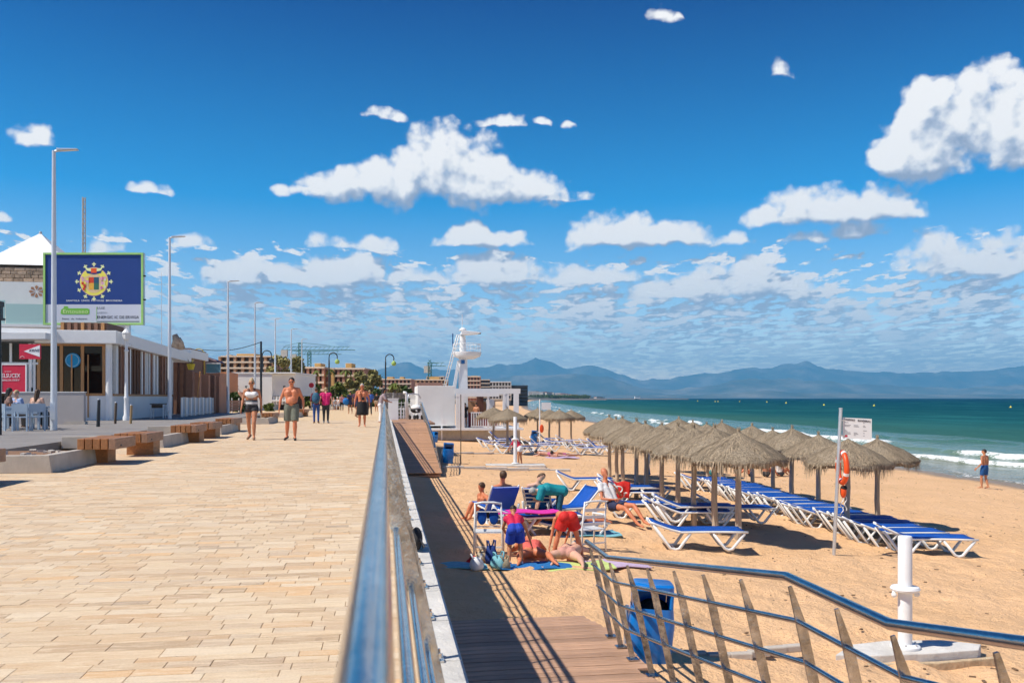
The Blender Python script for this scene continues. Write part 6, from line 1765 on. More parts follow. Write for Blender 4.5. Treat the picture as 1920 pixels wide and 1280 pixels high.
t = thing('orange_house', 'small flat orange rendered house between the rust boards and white building', 'house', atD(408, 78)); mb = MB(); w_ = 20 * 78 / 1600; mb.span((0, 0, 0), (w_, 5, zat(697, 78))); mb.build('wall', c_mat('orange_render', (0.62, 0.26, 0.12)), t); mb = MB(); mb.span((0.3, -0.03, zat(725, 78)), (0.7, -0.001, zat(712, 78))); mb.build('window', M['recess'], t)
apartment(556, 600, 708, 745, 300, 4, 6, M['farwhite'], 'pale apartment block glimpsed behind the farthest tall lamp')
# white low walls behind the crowd
t = thing('garden_wall', 'low white garden wall behind the crowd on the promenade', 'wall', atD(640, 118)); mb = MB(); mb.span((0, 0, 0), (3.6, 0.3, 1.0)); mb.build('wall_body', M['wallwhite'], t); mb = MB(); mb.span((-.05, -0.05, 1.0), (3.65, 0.35, 1.08)); mb.build('coping', M['concrete'], t)
t = thing('white_hut', 'small white hut with two dark openings above the crowd left of the ramp', 'hut', atD(716, 110)); mb = MB(); w_ = 23 * 110 / 1600; mb.span((0, 0, 0), (w_, 3, zat(736, 110))); mb.build('wall', M['wallwhite'], t)
for x in (0.35, 0.95): mb = MB(); mb.span((x, -0.03, 1.0), (x + 0.25, -0.001, zat(738, 110))); mb.build('opening', M['recess'], t)
t = thing('side_hut', 'plain low white outbuilding left of the kiosk block', 'hut', atD(762, 62)); mb = MB(); mb.span((0, 0, -1), (22 * 62 / 1600, 3, zat(741, 62))); mb.build('wall', M['wallwhite'], t); mb = MB(); mb.span((-.05, -.05, zat(741, 62)), (22 * 62 / 1600 + .05, 3.05, zat(740, 62))); mb.build('coping', M['white'], t)
t = thing('stone_steps_wall', 'grey rubble bank between the white hut and the kiosk', 'wall', atD(726, 92)); mb = MB(); kr = random.Random(6)
for r_ in range(5):
    for c_ in range(7):
        mb = MB(); mb.box((c_ * 0.42 + kr.uniform(-.05, .05), r_ * 0.12, 0.2 + r_ * 0.35), (0.40, 0.3, 0.33), rz=kr.uniform(-.1, .1)); mb.build('stone', M['pontoon'], t)
tree(534, 664, 735, 74, 118, M['leaf2'], 'wide olive green tree rising behind the long white building', 11, n=2600)
tree(562, 690, 745, 40, 112, M['leaf'], 'green tree behind the walking man and the farthest lamps', 12, n=1500)
tree(588, 722, 762, 46, 120, M['leaf'], 'low green tree left of the pair walking away', 13, n=1300)
tree(628, 718, 764, 52, 125, M['leaf'], 'rounded green tree in front of the salmon apartment block', 14, n=1700)
tree(672, 690, 762, 56, 122, M['leaf2'], 'tall feathery tamarisk tree above the bare chested man', 15, n=2600)
tree(700, 692, 760, 46, 128, M['leaf2'], 'tall olive tamarisk tree right of the bare chested man', 16, n=2200)
tree(712, 728, 766, 34, 118, M['leaf3'], 'dark green tree between the tamarisks and the lone crook lamp', 17, n=1300)
tree(742, 722, 760, 36, 135, M['leaf2'], 'small olive tree right of the lone crook lamp', 18, n=1200)
tree(762, 724, 752, 28, 140, M['leaf3'], 'dark small tree against the red apartment block left of the kiosk', 19, n=900)
tree(660, 738, 770, 60, 112, M['leaf'], 'wide sunny green hedge like bush behind the crowd', 20, name='bush', trunk=False, n=1300)
tree(437, 741, 778, 56, 74, M['leaf3'], 'dark green bush left of the walking woman', 21, name='bush', trunk=False, n=1200)
tree(505, 758, 780, 22, 78, M['leaf'], 'small green bush between the walking woman and man', 22, name='bush', trunk=False, n=500)
tree(580, 750, 775, 24, 100, M['leaf'], 'low shrub beside the farthest timber bench', 23, name='bush', trunk=False, n=500)
palm(593, 690, 140, 'palm in front of the left wing of the salmon apartment block', 31)
palm(618, 688, 142, 'palm beside the ochre stair tower', 32)
palm(649, 690, 142, 'palm at the right of the salmon apartment block', 33)
palm(739, 716, 120, 'small thin palm right of the lone crook lamp', 34)
# cranes
def tower_crane(px, pyt, pyj, x0, x1, D, label, sec=True):
    p = atD(px, D, 0); t = thing('tower_crane', label, 'crane', p, -YAW); h = zat(pyt, D); hj = zat(pyj, D); k = D / 1600
    mb = MB(); s = 0.55 * D / 300
    for ax in (-s, s):
        for ay in (-s, s): mb.cyl((ax, ay, 0), (ax, ay, h), 0.10 * D / 300, n=4)
    i = 0; z = 0
    while z < h: mb.cyl((-s, -s, z), (s, -s, z + 2 * s), 0.1 * D / 300, n=4); mb.cyl((s, s, z), (-s, s, z + 2 * s), 0.1 * D / 300, n=4); z += 2 * s
    mb.build('mast', M['crane'], t)
    mb = MB(); a = (x0 - px) * k; b = (x1 - px) * k
    mb.cyl((a, 0, hj), (b, 0, hj), 0.13 * D / 300, n=4); mb.cyl((a * 0.9, 0, hj + 1.2 * D / 300), (b * 0.9, 0, hj + 1.2 * D / 300), 0.09 * D / 300, n=4)
    x = a
    while x < b * 0.9: mb.cyl((x, 0, hj), (x + 1.0, 0, hj + 1.2 * D / 300), 0.06 * D / 300, n=4); x += 1.6 * D / 300
    mb.build('jib', M['crane'], t)
    mb = MB(); mb.cyl((0, 0, h), (b * 0.55, 0, hj + 1.3), 0.08 * D / 300, n=4); mb.cyl((0, 0, h), (a * 0.8, 0, hj + 1.3), 0.08 * D / 300, n=4); mb.build('stay', M['crane'], t)
    mb = MB(); mb.box((a * 0.85, 0, hj - 1.2 * D / 300), (2.2 * D / 300, 1.2, 2.4 * D / 300)); mb.build('counterweight', M['concrete'], t)
tower_crane(563, 642, 656, 528, 666, 260, 'dark green tower crane with the longest jib, behind the far street lamps')
tower_crane(580, 660, 664, 545, 640, 380, 'second tower crane with a thinner, lower jib behind the salmon apartments')
tower_crane(806, 680, 686, 800, 836, 420, 'small green tower crane above the kiosk roof curb')
# round no entry sign
p = atD(584, 88, 0); t = thing('round_road_sign', 'round red road sign on a pole left of the pair walking away', 'sign', p)
mb = MB(); mb.cyl((0, 0, 0), (0, 0, zat(722, 88)), 0.05, n=8); mb.build('pole', M['galv'], t)
mb = MB(); mb.T = Matrix.Translation((0, -0.08, zat(722, 88))) @ Matrix.Rotation(R(90), 4, 'X'); mb.lathe([(0.26, -0.015), (0.26, 0.015)], 20); mb.build('disc', c_mat('road_red', (0.45, 0.02, 0.04)), t)

# ---- headland town, pier
kr = random.Random(21)
hd = MB(); pts = []
prof = [(960, 1500, 0), (985, 1700, 2.0), (1005, 1900, 3.5), (1060, 2300, 3.0), (1100, 2350, 2.4), (1130, 2400, 1.2), (1137, 2420, 0)]
top = []; 
for px, D, h in prof: top.append((atD(px, D), h))
P = [Vector((p.x, p.y, SEA_Z + 1.3 + h)) for p, h in top]
vs = []; fs = []
for p in P: vs += [(p.x, p.y - 0, SEA_Z - 1), (p.x, p.y, p.z), (p.x - 80, p.y + 500, p.z + 9), (p.x - 80, p.y + 700, SEA_Z - 1)]
for i in range(len(P) - 1):
    for j in range(3): fs.append((i * 4 + j, (i + 1) * 4 + j, (i + 1) * 4 + j + 1, i * 4 + j + 1))
hd._add(vs, fs); tag(hd.build('headland', mat('scrub_land', (0.13, 0.12, 0.08), 0.95, var=0.5, vscale=0.01), fixn=True), kind='structure')
hm = {}
for i in range(62):
    px = 992 + kr.random() * 136; D = 2300 + kr.uniform(-100, 250)
    ztop = zat(734 + (px - 990) / 140 * 12 + kr.uniform(-1.5, 2), D); w_ = kr.uniform(9, 22); z0 = SEA_Z + 1.2
    p = atD(px, D, z0); t = thing('town_house', 'tiny pale building of the distant town on the headland beyond the beach', 'building', p, kr.uniform(-0.5, 0.5), 'pale buildings of the distant town')
    h = max(5, ztop - z0); mb = MB(); mb.box((0, 0, h / 2), (w_, 12, h)); mb.build('wall', M['farwhite'] if kr.random() < 0.8 else M['apart'], t)
    mb = MB(); mb.box((0, 0, h + 0.7), (w_ + 1, 13, 1.4)); mb.build('roof', M['farred'] if kr.random() < 0.4 else M['farwhite'], t)
    mb = MB()
    for r_ in range(max(1, int(h / 4))): mb.box((0, -6.02, 1.8 + r_ * 3.6), (w_ * 0.8, 0.1, 1.2))
    mb.build('window_band', M['recess'], t)
mb = leaf_cloud(kr, [((atD(1000 + 12 * i, 2150).x, atD(1000 + 12 * i, 2150).y, SEA_Z + 6), (14, 14, 6)) for i in range(9)], 5000, 2.2); o = tag(mb.build('far_wood', M['leaf3']), 'dark belt of far trees below the distant town', 'trees', kind='stuff')
def pier(px0, px1, D, z, label, dz=1.5):
    a = atD(px0, D); b = atD(px1, D); t = thing('breakwater', label, 'pier', (a.x, a.y, SEA_Z), math.atan2(b.y - a.y, b.x - a.x)); L = (b - a).xy.length
    n = 14
    for i in range(n):
        mb = MB(); mb.ext([(L * i / n, -5, -1), (L * i / n, 5, -1), (L * i / n, 3, z + kr.uniform(-.4, .5)), (L * i / n, -3, z)], (L / n * 0.99, 0, 0)); mb.build('rock_section', M['pontoon'], t, fixn=True)
pier(985, 1137, 1750, 3.4, 'dark breakwater in front of the distant town')
pier(1130, 1262, 2500, 3.0, 'longer low breakwater reaching right from the headland')
pier(1262, 1290, 2550, 2.0, 'thin outer tip of the breakwater')
p = atD(1195, 2500, SEA_Z + 3); t = thing('pier_shed', 'tiny white shed on the breakwater', 'building', p); mb = MB(); mb.box((0, 0, 3), (16, 8, 6)); mb.build('wall', M['white'], t); mb = MB(); mb.box((0, 0, 6.4), (17, 9, 0.8)); mb.build('roof', M['farwhite'], t)

# ---- mountains
def mountain_mat():
    m = bpy.data.materials.new('mountain_scrub'); m.use_nodes = True
    w = NT(m.node_tree); p = w.n['Principled BSDF']
    pos = w.node('ShaderNodeNewGeometry').outputs['Position']
    f = w.noise(pos, 0.0012, 7, 0.62)
    c = w.ramp(f, [(0.3, (0.05, 0.065, 0.045)), (0.5, (0.13, 0.12, 0.08)), (0.72, (0.33, 0.28, 0.22))])
    w.put(p.inputs['Base Color'], c); p.inputs['Roughness'].default_value = 0.95; p.inputs['Specular IOR Level'].default_value = 0.05
    return m
M['mountain'] = mountain_mat()
def ridge(name, D, prof, seed, thick):
    pxs = np.arange(prof[0][0], prof[-1][0] + 1, 6.0)
    hs = np.interp(pxs, [p[0] for p in prof], [p[1] for p in prof])
    nt = 46
    for s_, a_ in ((37.0, 5.0), (17.0, 3.0), (8.0, 1.6)):
        hs = hs * 1.0 + (vnoise(pxs, pxs * 0 + 3.3, s_, seed) - 0.5) * a_ * np.clip(hs / 30, 0.1, 1.2)
    V = np.zeros((nt, len(pxs), 3), np.float32)
    th = np.arctan((pxs - 960) / 1600)
    rr = np.random.default_rng(seed)
    for j in range(nt):
        t = -1 + 2 * j / (nt - 1)
        Dj = D * (1 + 0.0) + t * thick
        x = (pxs - 960) / 1600 * D; 
        # rays spread out
        k = Dj / D
        X_ = (x * CY + D * SY) * k; Y_ = (-x * SY + D * CY) * k
        n = sum(vnoise(X_, Y_, s, seed + q) * a for q, (s, a) in enumerate(((thick * 0.5, 0.5), (thick * 0.22, 0.28), (thick * 0.1, 0.15), (thick * 0.05, 0.08))))
        rid = 1 - abs(2 * vnoise(X_, Y_, thick * 0.3, seed + 9) - 1)
        base = np.exp(-(t / 0.42) ** 2) if t < 0 else np.exp(-(t / 0.6) ** 2)
        H = hs / 1600 * Dj
        z = H * base * (1 if abs(t) < 0.03 else (0.72 + 0.34 * n + 0.15 * (rid - 0.5)))
        mid = abs(t) < 0.03
        z = z + (0 if mid else 0)
        z = z * (1 + 0.05 * (vnoise(X_, Y_, thick * 0.04, seed + 5) - 0.5))
        V[j, :, 0] = X_; V[j, :, 1] = Y_; V[j, :, 2] = np.maximum(z, 0) * (1 - 0.0) + SEA_Z - (5 if abs(t) > 0.97 else 0)
    nx = len(pxs); idx = np.arange(nt * nx).reshape(nt, nx)
    q = np.stack([idx[:-1, :-1], idx[:-1, 1:], idx[1:, 1:], idx[1:, :-1]], -1).reshape(-1, 4)
    me = bpy.data.meshes.new(name); me.vertices.add(nt * nx); me.vertices.foreach_set('co', V.reshape(-1))
    me.loops.add(q.size); me.loops.foreach_set('vertex_index', q.reshape(-1)); me.polygons.add(len(q)); me.polygons.foreach_set('loop_start', np.arange(0, q.size, 4)); me.polygons.foreach_set('loop_total', np.full(len(q), 4)); me.update(); me.validate()
    me.materials.append(M['mountain'])
    tag(put(name, me, smooth=True), kind='structure')
ridge('far_mountains', 26000, [(-1600, 20), (-900, 45), (300, 40), (600, 30), (690, 48), (740, 66), (768, 70), (800, 52), (860, 56), (930, 62), (975, 64), (1005, 76), (1020, 72), (1060, 56), (1110, 62), (1150, 50), (1200, 34), (1270, 40), (1330, 48), (1400, 54), (1450, 60), (1508, 68), (1560, 56), (1620, 50), (1720, 48), (1800, 50), (1900, 58), (2000, 66), (2300, 50), (3200, 30)], 40, 3800)
ridge('near_hills', 19000, [(-1600, 5), (500, 8), (760, 14), (900, 34), (1000, 42), (1090, 46), (1150, 40), (1200, 20), (1260, 16), (1330, 24), (1400, 38), (1470, 34), (1560, 30), (1620, 24), (1700, 22), (1800, 20), (1920, 26), (2200, 22), (3200, 10)], 60, 2600)
ridge('coastal_plain', 15000, [(-1600, 3), (700, 4), (900, 8), (1100, 7), (1300, 6), (1440, 14), (1500, 10), (1620, 8), (1800, 7), (1920, 8), (3200, 4)], 80, 1500)
# air
HZ = 62.0e-6
m = bpy.data.materials.new('sea_haze'); m.use_nodes = True; w = NT(m.node_tree); w.n.clear()
pv2 = w.node('ShaderNodeVolumePrincipled'); pv2.inputs['Color'].default_value = (0.17, 0.60, 1.0, 1); pv2.inputs['Density'].default_value = HZ; pv2.inputs['Anisotropy'].default_value = 0.0
ou = w.node('ShaderNodeOutputMaterial'); w.l.new(pv2.outputs[0], ou.inputs[1])
mb = MB(); mb.span((-26000, -400, -6.2), (30000, 31500, 1480)); tag(mb.build('haze', m), kind='stuff')

# ================================================================== PEOPLE
def remeshed(mb, name, voxel, m, parent, smooth_it=3, extra=None):
    o = mb.build(name, None)
    r = o.modifiers.new('r', 'REMESH'); r.mode = 'VOXEL'; r.voxel_size = voxel; r.use_smooth_shade = True
    s = o.modifiers.new('s', 'SMOOTH'); s.iterations = smooth_it; s.factor = 0.5
    dg = bpy.context.evaluated_depsgraph_get()
    me = bpy.data.meshes.new_from_object(o.evaluated_get(dg)); old = o.data
    bpy.data.objects.remove(o); bpy.data.meshes.remove(old)
    if extra is not None and extra.v:
        b = bmesh.new(); b.from_mesh(me); e = extra.mesh('e'); b.from_mesh(e); b.to_mesh(me); b.free(); bpy.data.meshes.remove(e)
    me.name = name; me.materials.clear(); me.materials.append(m)
    me.polygons.foreach_set('use_smooth', [True] * len(me.polygons))
    o = bpy.data.objects.new(name, me); COL.objects.link(o); o.parent = parent
    return o
V3 = Vector
def standing(stride=0.0, arm=0.0, lean=0.0, armout=0.0, hold=None):
    """person 1.75 m tall facing +Y (feet at 0). stride: left foot forward / right foot back"""
    J = {}
    J['pelvis'] = V3((0, 0, 0.95)); J['chest'] = V3((0, 0.01 + lean * 0.5, 1.27)); J['neck'] = V3((0, lean, 1.46)); J['head'] = V3((0, lean + 0.025, 1.622))
    for s, k in ((-1, 'L'), (1, 'R')):
        f = stride * (1 if s < 0 else -1)
        J['hip' + k] = V3((s * 0.09, 0, 0.92)); J['knee' + k] = V3((s * 0.10, 0.02 + f * 0.55 + abs(f) * 0.2, 0.50)); J['ankle' + k] = V3((s * 0.10, f - 0.02, 0.085 + max(0, -f) * 0.22))
        J['toe' + k] = J['ankle' + k] + V3((s * 0.03, 0.17, -0.055 - max(0, -f) * 0.20))
        a = -arm * (1 if s < 0 else -1)
        J['sh' + k] = V3((s * 0.185, lean * 0.95, 1.41)); J['el' + k] = V3((s * (0.245 + armout), lean + a * 0.55 - 0.02, 1.13)); J['wr' + k] = V3((s * (0.265 + armout), lean + a + 0.05, 0.885))
    return J
def body(J, name_parent, skin, build=1.0, belly=0.0, female=False, voxel=0.016, fingers=True, face=True):
    mb = MB(); b = build
    lat = (J['shR'] - J['shL']).normalized()
    up = (J['neck'] - J['pelvis']).normalized(); fwd = up.cross(lat).normalized() * 1.0
    P, C, N = J['pelvis'], J['chest'], J['neck']
    for s in (-1, 1):
        mb.caps(P + lat * 0.075 * s - up * 0.03, P.lerp(C, 0.45) + lat * 0.055 * s * b, 0.105 * b, 0.092 * b)
        mb.caps(P.lerp(C, 0.45) + lat * 0.055 * s * b, C + lat * 0.085 * s * b + up * 0.03, 0.092 * b, 0.105 * b)
        mb.caps(C + lat * 0.085 * s * b + up * 0.03, C.lerp(N, 0.62) + lat * 0.085 * s * b, 0.105 * b, 0.07 * b)
    if belly: mb.ball(P.lerp(C, 0.42) + fwd * (0.05 + belly * 0.06), (0.14 * b, 0.10 + belly * 0.04, 0.14))
    if female:
        for s in (-1, 1): mb.ball(C + lat * 0.07 * s + fwd * 0.07 + up * 0.03, (0.062, 0.055, 0.06))
    else:
        for s in (-1, 1): mb.ball(C + lat * 0.075 * s + fwd * 0.055 + up * 0.07, (0.075, 0.055, 0.05))
    mb.caps(N - up * 0.06, J['head'] - (J['head'] - N).normalized() * 0.05, 0.066 * b, 0.055)
    hd = (J['head'] - N).normalized()
    hf = J.get('look', None) or (fwd - hd * fwd.dot(hd)).normalized()
    hl = hf.cross(hd).normalized()
    rot = Matrix((hl, hf, hd)).transposed()
    mb.ball(J['head'] + hd * 0.02 - hf * 0.01, (0.076, 0.095, 0.103), 14, 10, rot=rot)
    mb.ball(J['head'] - hd * 0.055 + hf * 0.022, (0.056, 0.062, 0.062), 10, 8, rot=rot)
    if face:
        mb.caps(J['head'] + hf * 0.088 + hd * 0.02, J['head'] + hf * 0.108 - hd * 0.018, 0.012, 0.017, 6)
        for s in (-1, 1): mb.ball(J['head'] + hl * s * 0.080, (0.012, 0.022, 0.032), 8, 6, rot=rot)
    ex = MB()
    for k, s in (('L', -1), ('R', 1)):
        sh, el, wr = J['sh' + k], J['el' + k], J['wr' + k]
        mb.caps(N - up * 0.015 + lat * s * 0.03, sh - lat * s * 0.015, 0.055, 0.058 * b)
        mb.caps(sh, sh.lerp(el, 0.5), 0.056 * b, 0.046 * b); mb.caps(sh.lerp(el, 0.5), el, 0.046 * b, 0.036 * b)
        mb.caps(el, el.lerp(wr, 0.3), 0.037 * b, 0.039 * b); mb.caps(el.lerp(wr, 0.3), wr, 0.039 * b, 0.025)
        hdir = (wr - el).normalized(); pn = J.get('palm' + k) or (lat * s); side = hdir.cross(pn).normalized(); pn = side.cross(hdir).normalized()
        rot2 = Matrix((side, pn, hdir)).transposed()
        mb.ball(wr + hdir * 0.045, (0.038, 0.019, 0.052), 8, 6, rot=rot2)
        if fingers:
            for q in range(4):
                o_ = side * (q - 1.5) * 0.019 * 1.0; L = (0.036, 0.042, 0.039, 0.030)[q]
                a = wr + hdir * 0.082 + o_; b1 = a + hdir * L - pn * 0.006; b2 = b1 + hdir * L * 0.7 - pn * 0.018
                ex.caps(a, b1, 0.0085, 0.008, 6); ex.caps(b1, b2, 0.008, 0.0065, 6)
            a = wr + hdir * 0.03 + side * 0.03; b1 = a + hdir * 0.035 + side * 0.022; ex.caps(a, b1, 0.011, 0.009, 6); ex.caps(b1, b1 + hdir * 0.03 + side * 0.002, 0.009, 0.0075, 6)
        hp, kn, an, to = J['hip' + k], J['knee' + k], J['ankle' + k], J['toe' + k]
        mb.caps(hp, hp.lerp(kn, 0.5), 0.097 * b, 0.082 * b); mb.caps(hp.lerp(kn, 0.5), kn, 0.082 * b, 0.058 * b)
        mb.caps(kn, kn.lerp(an, 0.3), 0.056 * b, 0.063 * b); mb.caps(kn.lerp(an, 0.3), an, 0.063 * b, 0.036)
        heel = an - (to - an).normalized() * 0.045 - V3((0, 0, 0)) 
        mb.caps(an, an.lerp(to, 0.35), 0.036, 0.036); mb.caps(an.lerp(to, 0.3), to, 0.038, 0.026); mb.caps(an, heel + (kn - an).normalized() * -0.03, 0.034, 0.03)
    o = remeshed(mb, 'body', voxel, skin, name_parent, 3, ex)
    return o, (rot, hf, hd, hl, lat, up, fwd)
def shorts(J, parent, m, name='shorts', f=0.55, infl=0.022, b=1.0, top=0.10, voxel=0.016, flare=0.0):
    mb = MB(); lat = (J['shR'] - J['shL']).normalized(); up = (J['chest'] - J['pelvis']).normalized(); P = J['pelvis']
    for s in (-1, 1): mb.caps(P + lat * 0.075 * s - up * 0.04, P + lat * 0.062 * s * b + up * top * 0.3, 0.105 * b + infl, 0.098 * b + infl)
    if top > 0.1: mb.caps(P - lat * 0.05, P + lat * 0.05 + up * top * 0.5, 0.11 * b + infl)
    for k in 'LR':
        hp, kn = J['hip' + k], J['knee' + k]; e = hp.lerp(kn, f)
        d = (kn - hp).normalized(); r = 0.092 * b * (1 - f) + 0.056 * b * f + infl * 1.2 + flare
        mb.cyl(hp, e, 0.092 * b + infl, r, n=12)
    return remeshed(mb, name, voxel, m, parent, 2)
def trousers(J, parent, m, b=1.0, voxel=0.018, name='trousers'):
    mb = MB(); lat = (J['shR'] - J['shL']).normalized(); up = (J['chest'] - J['pelvis']).normalized(); P = J['pelvis']
    for s in (-1, 1): mb.caps(P + lat * 0.075 * s - up * 0.04, P + lat * 0.06 * s * b + up * 0.05, 0.118 * b, 0.105 * b)
    for k in 'LR':
        hp, kn, an = J['hip' + k], J['knee' + k], J['ankle' + k]
        mb.caps(hp, kn, 0.105 * b, 0.07 * b); mb.caps(kn, an.lerp(kn, 0.06), 0.068 * b, 0.052)
    return remeshed(mb, name, voxel, m, parent, 2)
def shirt(J, parent, m, sleeves=0.5, b=1.0, infl=0.016, low=0.0, high=0.70, voxel=0.016, name='shirt', female=False, belly=0.0, band=False):
    mb = MB(); lat = (J['shR'] - J['shL']).normalized(); up = (J['neck'] - J['pelvis']).normalized(); P, C, N = J['pelvis'], J['chest'], J['neck']; fwd = up.cross(lat).normalized()
    i = infl
    for s in (-1, 1):
        if low < 0.3: mb.caps(P.lerp(C, low) + lat * 0.06 * s, P.lerp(C, 0.5) + lat * 0.055 * s * b, 0.100 * b + i, 0.092 * b + i)
        mb.caps(P.lerp(C, max(0.5, low)) + lat * 0.055 * s * b, C + lat * 0.085 * s * b + up * 0.03, 0.092 * b + i, 0.105 * b + i)
        mb.caps(C + lat * 0.085 * s * b + up * 0.03, C.lerp(N, high) + lat * 0.075 * s * b, 0.105 * b + i, 0.062 * b + i)
    if female:
        for s in (-1, 1): mb.ball(C + lat * 0.07 * s + fwd * 0.073 + up * 0.03, (0.066, 0.06, 0.064))
    if band: mb.caps(C - lat * 0.085 + fwd * 0.065 + up * 0.02, C + lat * 0.085 + fwd * 0.065 + up * 0.02, 0.072)
    if belly: mb.ball(P.lerp(C, 0.42) + fwd * (0.05 + belly * 0.06), (0.15 * b, 0.11 + belly * 0.04, 0.15))
    if sleeves:
        for k, s in (('L', -1), ('R', 1)):
            sh, el, wr = J['sh' + k], J['el' + k], J['wr' + k]
            mb.caps(N - up * 0.07 + lat * s * 0.06, sh, 0.055 + i, 0.058 * b + i)
            mb.cyl(sh, sh.lerp(el, min(1, sleeves)), 0.058 * b + i, 0.05 * b + i, n=10)
            if sleeves > 1: mb.caps(sh.lerp(el, .9), el, 0.045 + i, 0.04 + i); mb.cyl(el, el.lerp(wr, sleeves - 1), 0.04 + i, 0.03 + i, n=10)
    return remeshed(mb, name, voxel, m, parent, 2)
def hair(J, fr, parent, m, style='short', voxel=0.016):
    rot, hf, hd, hl = fr[:4]; mb = MB(); H = J['head']
    mb.ball(H + hd * 0.036 - hf * 0.022, (0.084, 0.098, 0.098), 12, 9, rot=rot)
    if style in ('long', 'bob'):
        L = 0.26 if style == 'long' else 0.13
        mb.caps(H - hf * 0.055, H - hf * 0.07 - hd * L, 0.075, 0.05)
        for s in (-1, 1): mb.caps(H + hl * s * 0.06 - hf * 0.03, H + hl * s * 0.065 - hf * 0.04 - hd * L * 0.75, 0.035, 0.03)
    if style == 'bun': mb.ball(H + hd * 0.12 - hf * 0.07, 0.045)
    if style == 'tail': mb.caps(H - hf * 0.10 + hd * 0.03, H - hf * 0.12 - hd * 0.20, 0.035, 0.02)
    return remeshed(mb, 'hair', voxel, m, parent, 1)
def eyes(J, fr, parent, glasses=False):
    rot, hf, hd, hl = fr[:4]; H = J['head']
    if glasses:
        mb = MB()
        for s in (-1, 1): mb.ball(H + hf * 0.083 + hl * s * 0.032 + hd * 0.016, (0.026, 0.012, 0.020), 10, 6, rot=rot)
        mb.cyl(H + hf * 0.088 - hl * 0.02 + hd * 0.018, H + hf * 0.088 + hl * 0.02 + hd * 0.018, 0.004, n=5)
        for s in (-1, 1): mb.cyl(H + hf * 0.075 + hl * s * 0.055 + hd * 0.018, H - hf * 0.01 + hl * s * 0.082 + hd * 0.018, 0.004, n=5)
        mb.build('sunglasses', M['rubber'], parent, smooth=True)
    else:
        mb = MB()
        for s in (-1, 1): mb.ball(H + hf * 0.083 + hl * s * 0.031 + hd * 0.016, (0.014, 0.008, 0.008), 8, 5, rot=rot)
        mb.build('eyes', H_DARK, parent, smooth=True)
    mb = MB(); mb.ball(H + hf * 0.080 - hd * 0.045, (0.024, 0.010, 0.007), 8, 5, rot=rot); mb.build('mouth', c_mat('lips', (0.40, 0.10, 0.08)), parent, smooth=True)
def shoes(J, parent, m, name='shoe'):
    for k in 'LR':
        an, to = J['ankle' + k], J['toe' + k]; d = (to - an); mb = MB()
        mb.caps(an + V3((0, 0, -0.035)) - d.normalized() * 0.03, to + V3((0, 0, -0.002)), 0.046, 0.036, 10)
        mb.build(name, m, parent, smooth=True)
def person(label, p, face_rz, J, skin, scale=1.0, **kw):
    """face_rz turns the figure: 0 faces +Y (away along the promenade)"""
    t = thing('person', label, 'person', p, face_rz); t.scale = (scale,) * 3
    o, fr = body(J, t, skin, **kw)
    return t, fr
TOWARD = R(180) - YAW * 0.3
DARKCL = c_mat('charcoal_cloth', (0.03, 0.03, 0.035))
OLIVE = c_mat('grey_olive_cloth', (0.16, 0.17, 0.13)); JEANS = c_mat('blue_denim', (0.02, 0.07, 0.26)); 
WHITEC = c_mat('white_cloth', (0.78, 0.77, 0.76)); GREYC = c_mat('grey_cloth', (0.30, 0.31, 0.33))
# 1 woman walking toward the camera
p = at(472, 824, 0.0); J = standing(0.22, 0.10, 0.0); 
t, fr = person('blond woman in a white bra top and black shorts walking towards the camera', p, TOWARD, J, SK_TAN, 1.0, female=True, build=1.02)
shorts(J, t, DARKCL, f=0.28, infl=0.02); shirt(J, t, WHITEC, sleeves=0, low=0.95, high=0.04, infl=0.012, name='bra_top', band=True)
shirt(J, t, c_mat('brown_strap_top', (0.16, 0.07, 0.05)), sleeves=0.0, low=1.0, high=0.80, infl=0.008, name='strap_top')
mb = MB()
for i, m in enumerate((GREYC, WHITEC, GREYC, DARKCL)):
    mb = MB(); z = 1.005 + 0.035 * i; mb.lathe([(0.150, z), (0.155, z + 0.017), (0.150, z + 0.034)], 18); mb.T = Matrix.Identity(4)
    o = mb.build('striped_waistband', m, t, smooth=True); o.scale = (1.12, 0.86, 1)
hair(J, fr, t, H_BLOND, 'bun'); eyes(J, fr, t, True); shoes(J, t, c_mat('tan_sandal', (0.25, 0.14, 0.08)), 'sandal')
# 2 man
p = at(547, 825, 0.0); J = standing(0.10, 0.04, 0.0, 0.06); J['kneeR'].x += 0.02; J['ankleR'].x += 0.05; J['toeR'].x += 0.05
t, fr = person('bare chested sunburnt man in grey green shorts walking towards the camera', p, TOWARD, J, SK_RED, 1.02, build=1.10, belly=0.15)
shorts(J, t, OLIVE, f=0.92, infl=0.022, b=1.12, flare=0.012); hair(J, fr, t, H_DARK, 'short'); eyes(J, fr, t, True); shoes(J, t, H_DARK, 'sandal')
mb = MB(); mb.lathe([(0.158, 1.0), (0.162, 1.02), (0.158, 1.045)], 18); o = mb.build('belt', c_mat('dark_red_belt', (0.09, 0.02, 0.02)), t, smooth=True); o.scale = (1.16, 0.92, 1)
